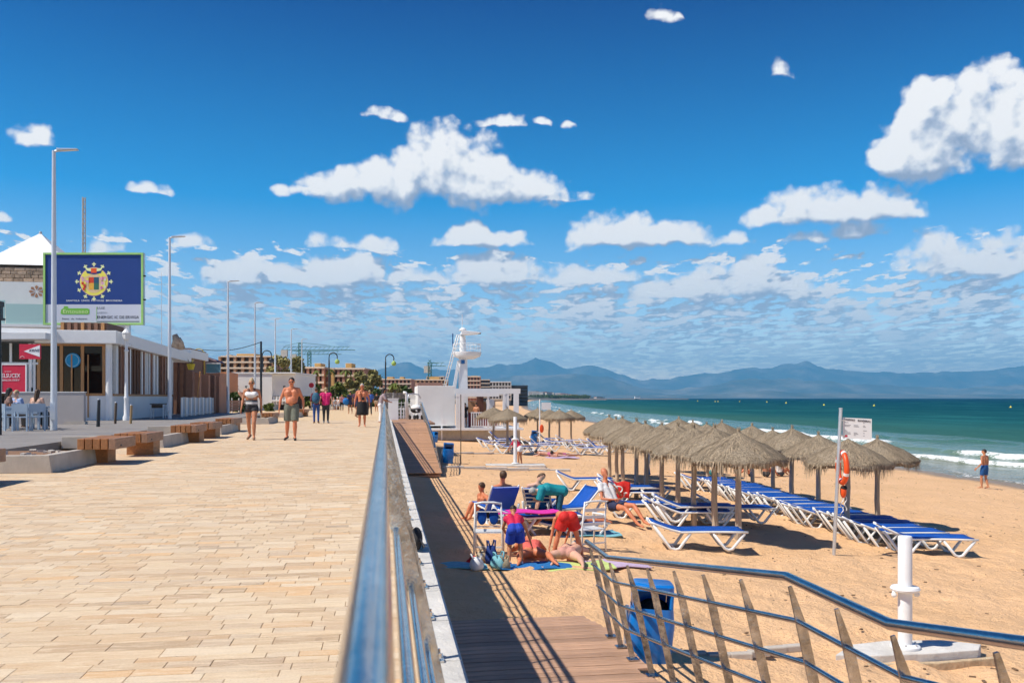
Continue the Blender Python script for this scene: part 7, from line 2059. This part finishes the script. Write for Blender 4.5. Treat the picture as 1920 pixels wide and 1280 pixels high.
# 3, 4 couple walking away
p = at(593, 793, 0); J = standing(0.06, 0.05)
t, fr = person('person walking away in blue jeans with a teal backpack', p, R(3), J, SK_TAN, 0.97, face=False, fingers=False, voxel=0.022)
trousers(J, t, JEANS); shirt(J, t, c_mat('maroon_cloth', (0.12, 0.02, 0.04)), sleeves=1.2, infl=0.02); hair(J, fr, t, H_BROWN, 'short'); shoes(J, t, c_mat('brown_shoe', (0.12, 0.05, 0.03)))
bp = thing('backpack', 'teal blue backpack worn by the person in jeans', 'backpack', p + V3((0, 0, 1.2)), 0)
mb = MB(); mb.ball((0, -0.20, 0.0), (0.19, 0.12, 0.27), 12, 9); mb.build('pack', c_mat('teal_nylon', (0.03, 0.12, 0.20)), bp, smooth=True); mb = MB(); mb.ball((0, -0.28, -0.08), (0.13, 0.06, 0.13), 10, 7); mb.build('front_pocket', c_mat('blue_nylon', (0.02, 0.08, 0.16)), bp, smooth=True)
p = at(611, 793, 0); J = standing(0.03, 0.03, 0, 0.05)
t, fr = person('blond woman walking away in a magenta top and black leggings', p, R(-3), J, SK_PALE, 0.98, female=True, face=False, fingers=False, voxel=0.022, build=1.04)
trousers(J, t, DARKCL, b=1.10); shirt(J, t, c_mat('magenta_cloth', (0.60, 0.01, 0.14)), sleeves=0.35, infl=0.035, b=1.08); hair(J, fr, t, H_BLOND, 'short'); shoes(J, t, GREYC)
# 7 man with dark skirt-like towel
p = at(679, 800, 0); J = standing(0.0, 0.02, 0, 0.03)
t, fr = person('bare chested man with a black wrap around his hips, facing the camera near the railing', p, TOWARD, J, SK_RED, 1.03, build=1.05, fingers=True)
mb = MB(); mb.lathe([(0.168, 1.02), (0.19, 0.85), (0.205, 0.65), (0.215, 0.48), (0.205, 0.475), (0.15, 0.98)], 22, cap=False); o = mb.build('wrap_skirt', M['black'], t, smooth=True); o.scale = (1.08, 0.85, 1)
hair(J, fr, t, H_GREY, 'short'); eyes(J, fr, t, True)
bgp = thing('camera_pouch', 'small black pouch hanging on the chest of the man in the wrap', 'pouch', p + V3((0.04, -0.17, 1.17))); mb = MB(); mb.box((0, 0, 0), (0.12, 0.06, 0.13)); mb.build('pouch', M['black'], bgp, bevel=0.015); mb = MB(); mb.tube([(-0.05, 0.02, 0.06), (-0.12, 0.06, 0.30), (-0.02, 0.10, 0.33)], 0.008, n=5); mb.build('strap', M['black'], bgp)
# others behind
def simple(px, py, label, rz, top_m, low_m, hair_m, sc=1.0, kind='trousers', sl=0.6, st=0.08, female=False, skin=SK_TAN, lean=0.0):
    p = at(px, py, 0); J = standing(st, 0.06, lean)
    t, fr = person(label, p, rz, J, skin, sc, face=False, fingers=False, voxel=0.028, female=female)
    (trousers if kind == 'trousers' else shorts)(J, t, low_m, voxel=0.028)
    if top_m: shirt(J, t, top_m, sleeves=sl, infl=0.02, voxel=0.028)
    hair(J, fr, t, hair_m, 'short', voxel=0.022)
    return t
simple(657, 776, 'person in navy behind the man in the wrap, beside a bright blue bag', R(20), c_mat('navy_cloth', (0.02, 0.025, 0.07)), c_mat('navy_cloth', (0.02, 0.025, 0.07)), H_DARK, 1.0, 'shorts')
q = at(655, 776, 0); bg_ = thing('shoulder_bag', 'bright blue shoulder bag beside the person in navy', 'bag', q + V3((-0.25, -0.1, 0.95))); mb = MB(); mb.ball((0, 0, 0), (0.24, 0.14, 0.27), 10, 8); mb.build('bag', c_mat('bag_blue', (0.01, 0.16, 0.48)), bg_, smooth=True); mb = MB(); mb.tube([(-0.1, 0, 0.22), (0.12, 0, 0.55), (0.2, 0, 0.2)], 0.02, n=5); mb.build('strap', M['black'], bg_)
simple(668, 783, 'person striding behind the man in the wrap, legs bare and dark', R(-30), c_mat('dark_plum', (0.07, 0.02, 0.05)), c_mat('navy_cloth', (0.02, 0.025, 0.07)), H_DARK, 1.0, 'shorts', st=0.25, skin=SK_DARK)
simple(693, 779, 'person in a blue and white top, right of the man in the wrap', R(10), c_mat('blue_top', (0.04, 0.12, 0.42)), DARKCL, H_BLOND, 1.0, sl=1.0)
simple(706, 772, 'person in black with pale legs next to the railing end', R(-10), M['black'], c_mat('beige_cloth', (0.45, 0.32, 0.22)), H_DARK, 0.98, 'shorts')
p = at(713, 793, 0); J = standing(0.0, 0.0, 0.16); J['wrL'] = V3((-0.12, 0.52, 1.05)); J['wrR'] = V3((0.12, 0.52, 1.05)); J['elL'] = V3((-0.26, 0.26, 1.12)); J['elR'] = V3((0.26, 0.26, 1.12))
t, fr = person('dark haired woman in white leaning on the far end of the railing', p, R(-80), J, SK_TAN, 0.96, female=True, face=False, fingers=False, voxel=0.022)
trousers(J, t, WHITEC); shirt(J, t, c_mat('mauve_top', (0.35, 0.27, 0.28)), sleeves=0.8); hair(J, fr, t, H_DARK, 'long')
# seated pair on bench in the crowd
def seated(lean=0.0, arms='lap'):
    J = standing(); dz = 0.95 - 0.52
    for k in ('pelvis', 'chest', 'neck', 'head', 'shL', 'shR', 'elL', 'elR', 'wrL', 'wrR', 'hipL', 'hipR'): J[k].z -= dz
    for k, s in (('L', -1), ('R', 1)):
        J['knee' + k] = V3((s * 0.12, 0.44, 0.50)); J['ankle' + k] = V3((s * 0.12, 0.46, 0.085)); J['toe' + k] = V3((s * 0.14, 0.63, 0.03))
        J['el' + k] = V3((s * 0.25, 0.05, 0.72)); J['wr' + k] = V3((s * 0.10, 0.32, 0.62))
    for k, f in (('chest', 0.5), ('neck', 1), ('head', 1.1), ('shL', 1), ('shR', 1)): J[k].y += lean * f
    return J
def seated_person(p, rz, label, skin, top, low, hm, hs='short', lean=0.0, sc=1.0, sl=0.5, voxel=0.024, fem=False, face=False):
    J = seated(lean); t, fr = person(label, p, rz, J, skin, sc, face=face, fingers=voxel < 0.02, voxel=voxel, female=fem)
    trousers(J, t, low, voxel=voxel) if low is not None else None
    if top: shirt(J, t, top, sleeves=sl, voxel=voxel)
    hair(J, fr, t, hm, hs, voxel=voxel * 0.8)
    return t
for px, lab, top, low in ((627, 'person in grey sitting at the left of the bench group in the crowd', GREYC, GREYC), (634, 'person in white holding something, sitting at the right of the bench group', WHITEC, c_mat('light_grey', (0.5, 0.5, 0.52)))):
    seated_person(at(px, 769, 0.0), R(150), lab, SK_PALE, top, low, H_BROWN if px == 627 else WHITEC, lean=0.1)
bench(at(636, 768, 0).x, at(636, 768, 0).y, 1.6, 'timber bench under the seated pair in the crowd', )
simple(641, 770, 'person in black standing right beside the seated pair', R(190), c_mat('striped_pink', (0.45, 0.2, 0.22)), M['black'], H_DARK, 0.9)
# terrace diners
seated_person(atD(14, 28.9, 0.16), R(-60), 'dark haired woman in a brown top sitting at the left end of the café table', SK_TAN, c_mat('brown_top', (0.26, 0.15, 0.12)), c_mat('taupe', (0.20, 0.16, 0.13)), H_DARK, 'long', 0.04, 1.05, 0.6, 0.02, True)
seated_person(atD(68, 29.3, 0.16), R(-12), 'long haired woman in a pale peach top seen from behind at the café table', SK_PALE, c_mat('peach_top', (0.72, 0.45, 0.33)), DARKCL, H_BROWN, 'long', 0.05, 1.02, 0.0, 0.02, True)
seated_person(atD(36, 29.9, 0.16), R(150), 'person in a light blue top on the far side of the café table', SK_PALE, c_mat('pale_blue', (0.30, 0.42, 0.68)), DARKCL, H_BLOND, 'short', 0.08, 1.0, 0.8, 0.02, face=True)
# man by the sea
p = at_sand(1846, 916); p.z = sand_z(p.x, p.y) + 0.0; J = standing(0.08, 0.06, -0.0, 0.02); J['look'] = V3((-0.5, 0.85, 0)).normalized(); J['wrL'] = V3((-0.34, 0.12, 0.92)); J['kneeR'].y += 0.02
t, fr = person('bare backed man in blue swim shorts standing at the water edge', p, R(18), J, SK_TAN, 1.02, voxel=0.018)
shorts(J, t, c_mat('swim_blue', (0.01, 0.09, 0.30)), f=0.75, infl=0.02); hair(J, fr, t, H_DARK, 'short')
# jeans man behind the parasols, people further out
p = at_sand(1216, 893); J = standing(0.05, 0.05); t, fr = person('person in blue trousers standing half hidden behind the parasol poles', p, R(90), J, SK_TAN, 1.0, face=False, fingers=False, voxel=0.026); trousers(J, t, c_mat('steel_blue_trousers', (0.03, 0.13, 0.32))); shirt(J, t, c_mat('navy_cloth', (0.02, 0.025, 0.07)), sleeves=0.6); hair(J, fr, t, H_DARK)
p = at_sand(1238, 842); J = standing(); t, fr = person('sunburnt bather seen over the parasol tops near the surf', p, R(120), J, SK_RED, 1.0, face=False, fingers=False, voxel=0.026); shorts(J, t, DARKCL); hair(J, fr, t, H_BROWN)
p = at_sand(1190, 838); J = standing(); t, fr = person('dark haired figure standing behind the leftmost parasol tops', p, R(200), J, SK_DARK, 1.0, face=False, fingers=False, voxel=0.026); shirt(J, t, M['black']); trousers(J, t, DARKCL); hair(J, fr, t, H_DARK)
# bending person in red near the slender shower
def bending(reach=0.15, spread=0.14, hand=0.1):
    """bent forward at the hips, facing +Y"""
    J = {}
    J['pelvis'] = V3((0, -0.05, 0.86)); J['chest'] = V3((0, 0.26, 0.98)); J['neck'] = V3((0, 0.45, 0.95)); J['head'] = V3((0, 0.62, 0.90))
    for s, k in ((-1, 'L'), (1, 'R')):
        J['hip' + k] = V3((s * 0.09, -0.05, 0.83)); J['knee' + k] = V3((s * (0.10 + spread * 0.5), 0.0, 0.46)); J['ankle' + k] = V3((s * (0.10 + spread), -0.04, 0.08)); J['toe' + k] = V3((s * (0.13 + spread), 0.13, 0.03))
        J['sh' + k] = V3((s * 0.18, 0.42, 0.90)); J['el' + k] = V3((s * 0.22, 0.50, 0.62)); J['wr' + k] = V3((s * 0.18, 0.56, 0.36))
    return J
p = at_sand(974, 872); J = bending(0, 0.12); J['chest'].z += 0.16; J['chest'].y -= 0.1; J['neck'] = V3((0, 0.26, 1.20)); J['head'] = V3((0, 0.38, 1.33)); J['shL'] = V3((-0.18, 0.22, 1.16)); J['shR'] = V3((0.18, 0.22, 1.16)); J['elL'] = V3((-0.22, 0.40, 0.95)); J['elR'] = V3((0.22, 0.40, 0.95)); J['wrL'] = V3((-0.1, 0.55, 0.75)); J['wrR'] = V3((0.1, 0.55, 0.75))
t, fr = person('dark haired child in a red top bending beside the slender shower post', p, R(60), J, SK_TAN, 0.90, face=False, fingers=False, voxel=0.024); shirt(J, t, c_mat('red_top', (0.55, 0.02, 0.06)), sleeves=0.7); shorts(J, t, WHITEC, f=0.4); hair(J, fr, t, H_DARK, 'bob')
# prone / supine figures: body along +Y (head at +Y), lying face down
def prone(elbows=0.0, spread=0.14, sup=False):
    J = {}
    J['pelvis'] = V3((0, 0, 0.12)); J['chest'] = V3((0, 0.30, 0.13 + elbows * 0.10)); J['neck'] = V3((0, 0.50, 0.14 + elbows * 0.2)); J['head'] = V3((0.0, 0.67, 0.13 + elbows * 0.30))
    for s, k in ((-1, 'L'), (1, 'R')):
        J['hip' + k] = V3((s * 0.09, -0.03, 0.10)); J['knee' + k] = V3((s * (0.09 + spread * 0.6), -0.45, 0.07)); J['ankle' + k] = V3((s * (0.09 + spread), -0.86, 0.07)); J['toe' + k] = V3((s * (0.12 + spread), -1.02, 0.03))
        J['sh' + k] = V3((s * 0.18, 0.46, 0.13 + elbows * 0.18)); J['el' + k] = V3((s * 0.34, 0.62 - elbows * 0.05, 0.05)); J['wr' + k] = V3((s * 0.15, 0.80, 0.04))
    return J
# A: bending child in red vest and blue shorts
p = at_sand(966, 1058); J = bending(0, 0.05); J['elR'] = V3((0.36, 0.40, 0.72)); J['wrR'] = V3((0.46, 0.42, 0.42)); J['head'] = V3((0.02, 0.46, 1.24)); J['neck'] = V3((0, 0.33, 1.14)); J['chest'] = V3((0, 0.18, 1.04)); J['shL'] = V3((-0.17, 0.30, 1.06)); J['shR'] = V3((0.17, 0.30, 1.06)); J['kneeL'] += V3((0, 0.1, -0.02)); J['elL'] = V3((-0.24, 0.42, 0.82)); J['wrL'] = V3((-0.12, 0.55, 0.62))
t, fr = person('child in a crimson vest and bright blue shorts bending over the sunbather, seen from behind', p, R(0) , J, SK_TAN, 0.70, voxel=0.018, build=1.05)
shirt(J, t, c_mat('crimson_vest', (0.62, 0.01, 0.07)), sleeves=0.25, infl=0.022, b=1.05); shorts(J, t, c_mat('royal_blue', (0.01, 0.05, 0.42)), f=0.78, infl=0.034, b=1.05, flare=0.02); hair(J, fr, t, H_DARK); shoes(J, t, WHITEC, 'trainer')
# B: red shorts child
p = at_sand(1064, 1046); J = bending(0, 0.20); J['chest'] = V3((-0.04, 0.24, 0.86)); J['neck'] = V3((-0.06, 0.40, 0.76)); J['head'] = V3((-0.08, 0.52, 0.64)); J['shL'] = V3((-0.22, 0.36, 0.76)); J['shR'] = V3((0.12, 0.40, 0.76)); J['elL'] = V3((-0.28, 0.34, 0.50)); J['wrL'] = V3((-0.34, 0.26, 0.24)); J['elR'] = V3((0.10, 0.52, 0.50)); J['wrR'] = V3((0.02, 0.55, 0.26))
t, fr = person('child in bright red shorts bent double with legs apart, seen from behind', p, R(-6), J, SK_RED, 0.86, voxel=0.018, build=0.98)
shorts(J, t, M['redfab'], f=0.62, infl=0.03, flare=0.03); hair(J, fr, t, H_BLOND)
# C: coral swimsuit, lying with feet towards the camera
pc_ = at_sand(1003, 1053); J = prone(0.5, 0.16)
J['kneeL'] = V3((-0.30, -0.36, 0.12)); J['ankleL'] = V3((-0.34, -0.74, 0.07)); J['toeL'] = V3((-0.40, -0.88, 0.03)); J['kneeR'] = V3((0.26, -0.40, 0.12)); J['ankleR'] = V3((0.30, -0.78, 0.07)); J['toeR'] = V3((0.36, -0.92, 0.03))
t, fr = person('sunbather in a coral swimsuit lying face down with legs towards the camera', pc_ + V3((0, 0.25, 0.03)), R(-2), J, SK_RED, 0.88, voxel=0.018, female=False, build=1.15)
shirt(J, t, c_mat('coral_swimsuit', (0.72, 0.13, 0.10)), sleeves=0, low=0.0, high=0.5, infl=0.012, b=1.12, name='swimsuit'); hair(J, fr, t, H_DARK, 'short')
# D: pale sunbather
pd_ = at_sand(1066, 1058); J = prone(0.0, 0.16)
J['kneeL'] = V3((-0.34, -0.30, 0.10)); J['ankleL'] = V3((-0.12, -0.62, 0.07)); J['toeL'] = V3((-0.14, -0.78, 0.03)); J['kneeR'] = V3((0.30, -0.34, 0.09)); J['ankleR'] = V3((0.42, -0.70, 0.07)); J['toeR'] = V3((0.46, -0.86, 0.03))
t, fr = person('pale sunbather lying on a side with knees bent beside the one in coral', pd_ + V3((0.05, 0.30, 0.04)), R(-24), J, SK_PALE, 0.92, voxel=0.018, build=1.12)
shorts(J, t, c_mat('blush_swimsuit', (0.60, 0.30, 0.24)), f=0.12, infl=0.01, name='briefs', b=1.12); hair(J, fr, t, H_GREY)
# people on the loungers
def reclined(up=0.55):
    """sitting back on a lounger, legs along +Y"""
    J = {}
    J['pelvis'] = V3((0, 0, 0.48)); J['chest'] = V3((0, -0.20, 0.48 + 0.26 * up / 0.55)); J['neck'] = V3((0, -0.30, 0.48 + 0.44 * up / 0.55)); J['head'] = V3((0, -0.32, 0.48 + 0.62 * up / 0.55))
    for s, k in ((-1, 'L'), (1, 'R')):
        J['hip' + k] = V3((s * 0.09, 0.03, 0.46)); J['knee' + k] = V3((s * 0.13, 0.45, 0.62)); J['ankle' + k] = V3((s * 0.13, 0.82, 0.42)); J['toe' + k] = V3((s * 0.15, 0.96, 0.46))
        J['sh' + k] = V3((s * 0.18, -0.28, J['neck'].z - 0.05)); J['el' + k] = V3((s * 0.27, -0.12, 0.62)); J['wr' + k] = V3((s * 0.12, 0.12, 0.62))
    return J
def on_lounger(u, J_, rz_l, label, skin, top, low, hm, hs='short', sc=1.0, off=0.55, low_kind='shorts', face=False, sl=0.5):
    p = Vector(u.location); d = V3((math.cos(rz_l), math.sin(rz_l), 0)); q = p + d * off; q.z = p.z - 0.06
    t, fr = person(label, q, rz_l - R(90), J_, skin, sc, voxel=0.02, fingers=True, face=face)
    if top: shirt(J_, t, top, sleeves=sl, infl=0.018, voxel=0.018)
    shorts(J_, t, low, f=0.5)
    hair(J_, fr, t, hm, hs)
    return t
Jr = reclined(0.60)
on_lounger(UL1, Jr, R(100), 'brown haired person reclining behind the upright blue back, only the head showing', SK_RED, None, c_mat('navy_cloth', (0.02, 0.025, 0.07)), H_BROWN, off=0.62)
Jr = reclined(0.58); Jr['head'] += V3((0.10, 0.02, -0.05)); Jr['look'] = V3((0.7, -0.7, 0)).normalized()
on_lounger(UL2, Jr, R(72), 'brown haired person on the second blue lounger turning the head sideways', SK_PALE, None, M['towelblue'], H_BROWN, off=0.58)
Jr = reclined(0.62); Jr['look'] = V3((0.2, 0.9, -0.25)).normalized(); Jr['wrL'] = V3((-0.04, 0.02, 0.86)); Jr['elL'] = V3((-0.24, -0.02, 0.68))
Jr['kneeL'] = V3((-0.16, 0.50, 0.50)); Jr['ankleL'] = V3((-0.14, 0.86, 0.16)); Jr['toeL'] = V3((-0.14, 1.02, 0.12)); Jr['kneeR'] = V3((0.14, 0.52, 0.46)); Jr['ankleR'] = V3((0.12, 0.92, 0.14)); Jr['toeR'] = V3((0.12, 1.08, 0.10))
on_lounger(UL3, Jr, R(-62), 'older sunburnt man in a white shirt sitting on a blue lounger', SK_RED, WHITEC, c_mat('navy_cloth', (0.02, 0.025, 0.07)), SK_RED, off=0.62, face=True)
# teal person bending over the lounger
p = at_sand(1032, 990); J = bending(0, 0.08); J['chest'] = V3((0, 0.25, 0.90)); J['neck'] = V3((0.0, 0.44, 0.86)); J['head'] = V3((0, 0.60, 0.84))
t, fr = person('person in a teal top bending low over the loungers, face hidden', p + V3((0.25, 0.3, 0)), R(84), J, SK_PALE, 0.92, voxel=0.02, face=False); shirt(J, t, M['teal'], sleeves=0.9, infl=0.04, b=1.12, low=-0.1); trousers(J, t, c_mat('dark_teal', (0.01, 0.09, 0.14))); hair(J, fr, t, H_GREY)
# woman lying behind in orange briefs
p = at_sand(1056, 1001); J = prone(0.25, 0.10)
t, fr = person('sunburnt woman lying face down on a low white lounger with feet to the right', p + V3((0.0, 0.1, 0.22)), R(88), J, SK_RED, 1.0, voxel=0.02, female=False); shorts(J, t, c_mat('orange_briefs', (0.70, 0.20, 0.06)), f=0.10, infl=0.01, name='briefs'); hair(J, fr, t, H_BROWN, 'bob')
lounger(p + V3((-0.95, 0.12, -0.12)), R(0), 'low white lounger under the woman lying face down')
p = at_sand(908, 985); J = seated(0.05); J['kneeL'] = V3((-0.12, 0.30, 0.42)); J['kneeR'] = V3((0.12, 0.30, 0.42))
for k in J: 
    if isinstance(J[k], Vector) and k not in ('ankleL', 'ankleR', 'toeL', 'toeR', 'kneeL', 'kneeR'): J[k].z -= 0.36
t, fr = person('sunburnt bather sitting on the sand left of the upright blue back with knees raised', p + V3((0.1, 0.9, 0)), R(110), J, SK_RED, 0.9, voxel=0.022, face=False); shorts(J, t, DARKCL, f=0.4); hair(J, fr, t, H_BROWN)
# far sand sitters
for px, py, lab, top, hm in ((1408, 893, 'sunburnt bather sitting on the sand beyond the seaward parasols', None, H_DARK), (1462, 893, 'bather in a white shirt sitting low near the right seaward pole', WHITEC, H_BROWN), (1436, 893, 'bather lying back between the two sitting beyond the parasols', None, H_DARK)):
    J = seated(-0.1)
    for k in J:
        if isinstance(J[k], Vector) and k[:2] not in ('an', 'to', 'kn'): J[k].z -= 0.36
    J['kneeL'] = V3((-0.12, 0.34, 0.34)); J['kneeR'] = V3((0.12, 0.36, 0.40)); J['ankleL'].y = J['ankleR'].y = 0.62; J['toeL'].y = J['toeR'].y = 0.78
    t, fr = person(lab, at_sand(px, py), R(80 if px < 1430 else -70), J, SK_RED, 0.95, voxel=0.026, face=False, fingers=False); shorts(J, t, DARKCL, f=0.3, voxel=0.026); hair(J, fr, t, hm)
    if top: shirt(J, t, top, voxel=0.026)
for px, py, rz, lab, sk in ((1030, 856, 70, 'bather lying on a pale towel at the left of the far sunbathing pair', SK_PALE), (1056, 857, 110, 'bather lying at the right of the far sunbathing pair', SK_TAN)):
    J = prone(0.3); t, fr = person(lab, at_sand(px, py) + V3((0, 0, 0.03)), R(rz), J, sk, 1.0, voxel=0.026, face=False, fingers=False); shorts(J, t, c_mat('pink_swimsuit', (0.55, 0.15, 0.25)), f=0.15, infl=0.012, name='swimsuit'); hair(J, fr, t, H_DARK)
# kiosk customers
for px, dy, lab, m, sk in ((868, 2.0, 'standing customer with bare shoulders inside the kiosk pergola, left', None, SK_RED), (876, 2.2, 'dark haired customer next to the bare shouldered one at the kiosk bar', M['black'], SK_DARK), (897, 2.0, 'lone bare shouldered customer in the middle of the kiosk pergola', None, SK_TAN)):
    J = standing(); q = atD(px, KD); t, fr = person(lab, (q.x, q.y + dy - 0.6, KF + 0.15), R(150), J, sk, 0.98, voxel=0.03, face=False, fingers=False); shorts(J, t, DARKCL, voxel=0.03); hair(J, fr, t, H_DARK)
    if m: shirt(J, t, m, voxel=0.03)
# towels, bags
towel(972, 1064, 0.7, 0.5, 0.1, M['towelblue'], 'blue towel under the kneeling child and coral sunbather')
towel(1025, 1062, 0.8, 0.6, 0.05, M['towelblue'], 'bright blue towel under the coral swimsuit sunbather')
towel(1075, 1063, 1.3, 0.7, 0.1, M['lime'], 'lime green patterned towel under the pale sunbather')
towel(1150, 1058, 1.1, 0.8, 0.1, M['lilac'], 'lilac towel lying behind the end of the ramp railing')
towel(868, 1062, 0.75, 0.42, 0.0, M['turq'], 'pale blue towel lying partly in the wall shadow at the left')
towel(1095, 1002, 1.5, 0.7, 0.05, M['turq'], 'turquoise towel under the feet of the woman lying face down')
towel(1044, 858, 2.2, 1.1, 0.1, M['lilac'], 'pink lilac towel under the far sunbathing pair')
towel(990, 845, 2.0, 1.0, 0.2, WHITEC, 'white towel on the sand by the far shower')
# magenta towel draped over low lounger
p = at_sand(985, 1003)
o = towel(985, 1003, 1.35, 0.5, R(4), M['magenta'], 'bright magenta towel draped over the low lounger end', p=p, dz=0.50)
lounger(p + V3((-0.6, 0.25, 0)), R(3), 'white lounger under the magenta towel')
def bag(px, py, r, m, label, name='beach_bag', cat='bag', dy=0):
    p = at_sand(px, py); t = thing(name, label, cat, p, random.uniform(0, 3))
    rr = random.Random(px)
    mb = MB(); n = 16; prof = [(0.9, 0), (1.05, 0.25), (1.0, 0.6), (0.72, 0.9), (0.55, 1.0)]
    vs = []
    for q, z in prof:
        for j in range(n):
            a = 2 * math.pi * j / n; k = 1 + 0.09 * math.sin(3 * a + px) + rr.uniform(-.04, .04); vs.append((r[0] * q * k * math.cos(a), r[1] * q * k * math.sin(a), r[2] * 2 * z))
    fs = [(i * n + j, i * n + (j + 1) % n, (i + 1) * n + (j + 1) % n, (i + 1) * n + j) for i in range(4) for j in range(n)] + [tuple(range(n - 1, -1, -1)), tuple(range(4 * n, 5 * n))]
    mb._add(vs, fs); mb.build('body', m, t, smooth=True)
    for s in (-1, 1):
        mb = MB(); mb.tube([(-r[0] * 0.45, s * r[1] * 0.5, r[2] * 1.7), (-r[0] * 0.2, s * r[1] * 0.75, r[2] * 2.6), (r[0] * 0.2, s * r[1] * 0.75, r[2] * 2.6), (r[0] * 0.45, s * r[1] * 0.5, r[2] * 1.7)], 0.012, n=5); mb.build('handle', m, t, smooth=True)
    return t
bag(921, 1056, (0.11, 0.09, 0.15), c_mat('dark_blue_bag', (0.01, 0.04, 0.20)), 'dark blue beach bag standing under the chair with oval patches')
bag(935, 1064, (0.15, 0.11, 0.10), M['turq'], 'patterned pale blue bag in front of the dark blue one')
bag(946, 1066, (0.10, 0.09, 0.08), M['khaki'], 'khaki bag lying beside the bending child')
bag(893, 1066, (0.16, 0.11, 0.09), WHITEC, 'white beach bag nearest the wall shadow')
bag(886, 1058, (0.10, 0.06, 0.05), M['redfab'], 'small red bag behind the white one')
bag(905, 1050, (0.10, 0.09, 0.08), c_mat('beige_bag', (0.5, 0.42, 0.3)), 'beige bag behind the white and red bags')
# red towel over the lifted lounger
mb = MB(); vs = []; n = 12
for j in range(10):
    for i in range(n):
        x = -0.28 + 0.56 * i / (n - 1); z = 0.10 - 0.44 * j / 9; vs.append((x * (1 - 0.2 * j / 9), -0.03 - 0.04 * math.sin(i * 1.3) * (j / 9) - 0.20 * min(1, j / 3) * 0.3, z + 0.02 * math.sin(i)))
fs = [(j * n + i, j * n + i + 1, (j + 1) * n + i + 1, (j + 1) * n + i) for j in range(9) for i in range(n - 1)]
mb._add(vs, fs); o = mb.build('beach_towel', M['redfab'], None, smooth=True); sm = o.modifiers.new('thick', 'SOLIDIFY'); sm.thickness = 0.012
p = LIFTED + V3((0.58, -0.36, 0.56)); o.location = p; o.scale = (1.15, 1, 1.0); tag(o, 'red lifeguard towel with a white ring print hanging off the lifted lounger', 'towel'); 
mb = MB(); mb.tube([(-0.06 + 0.11 * math.cos(a), -0.16, -0.10 + 0.09 * math.sin(a)) for a in [2 * math.pi * i / 18 for i in range(18)]], 0.018, n=5, closed=True); mb.build('white_print', M['white_sign'], o, smooth=True)
# black bag on the curb
bgk = thing('camera_bag', 'black camera bag resting on the curb stones against the promenade railing', 'bag', (0.235, 6.45, 0.06)); bgk.scale = (0.6, 0.8, 0.85)
mb = MB(); mb.ball((0, 0, 0.10), (0.075, 0.17, 0.10), 14, 10); mb.build('bag_body', M['black'], bgk, smooth=True); mb = MB(); mb.ball((0.01, 0.25, 0.07), (0.06, 0.09, 0.07), 10, 7); mb.build('side_pouch', M['black'], bgk, smooth=True)
mb = MB(); mb.tube([(0.03, -0.14, 0.12), (0.09, -0.12, 0.05), (0.075, 0.0, 0.02), (0.08, 0.12, 0.03), (0.04, 0.15, 0.13)], 0.009, n=5); mb.build('strap', c_mat('grey_strap', (0.2, 0.2, 0.2)), bgk, smooth=True)
# a fringe of seaweed and pebbles on the sand
kr = random.Random(77); mb = MB()
for i in range(1500):
    y = 6 + 50 * kr.random() ** 1.6; x = kr.uniform(2.8, shore_x(y) - 1.5); z = sand_z(x, y) + 0.02
    s_ = kr.uniform(0.008, 0.03); a = kr.uniform(0, 3.14); mb.box((x, y, z), (s_ * kr.uniform(1, 3), s_, s_ * 0.6), rz=a)
tag(mb.build('beach_litter', mat('dry_weed', (0.20, 0.125, 0.07), 0.95)), 'scattered pebbles and dry weed on the sand', 'pebbles', kind='stuff')
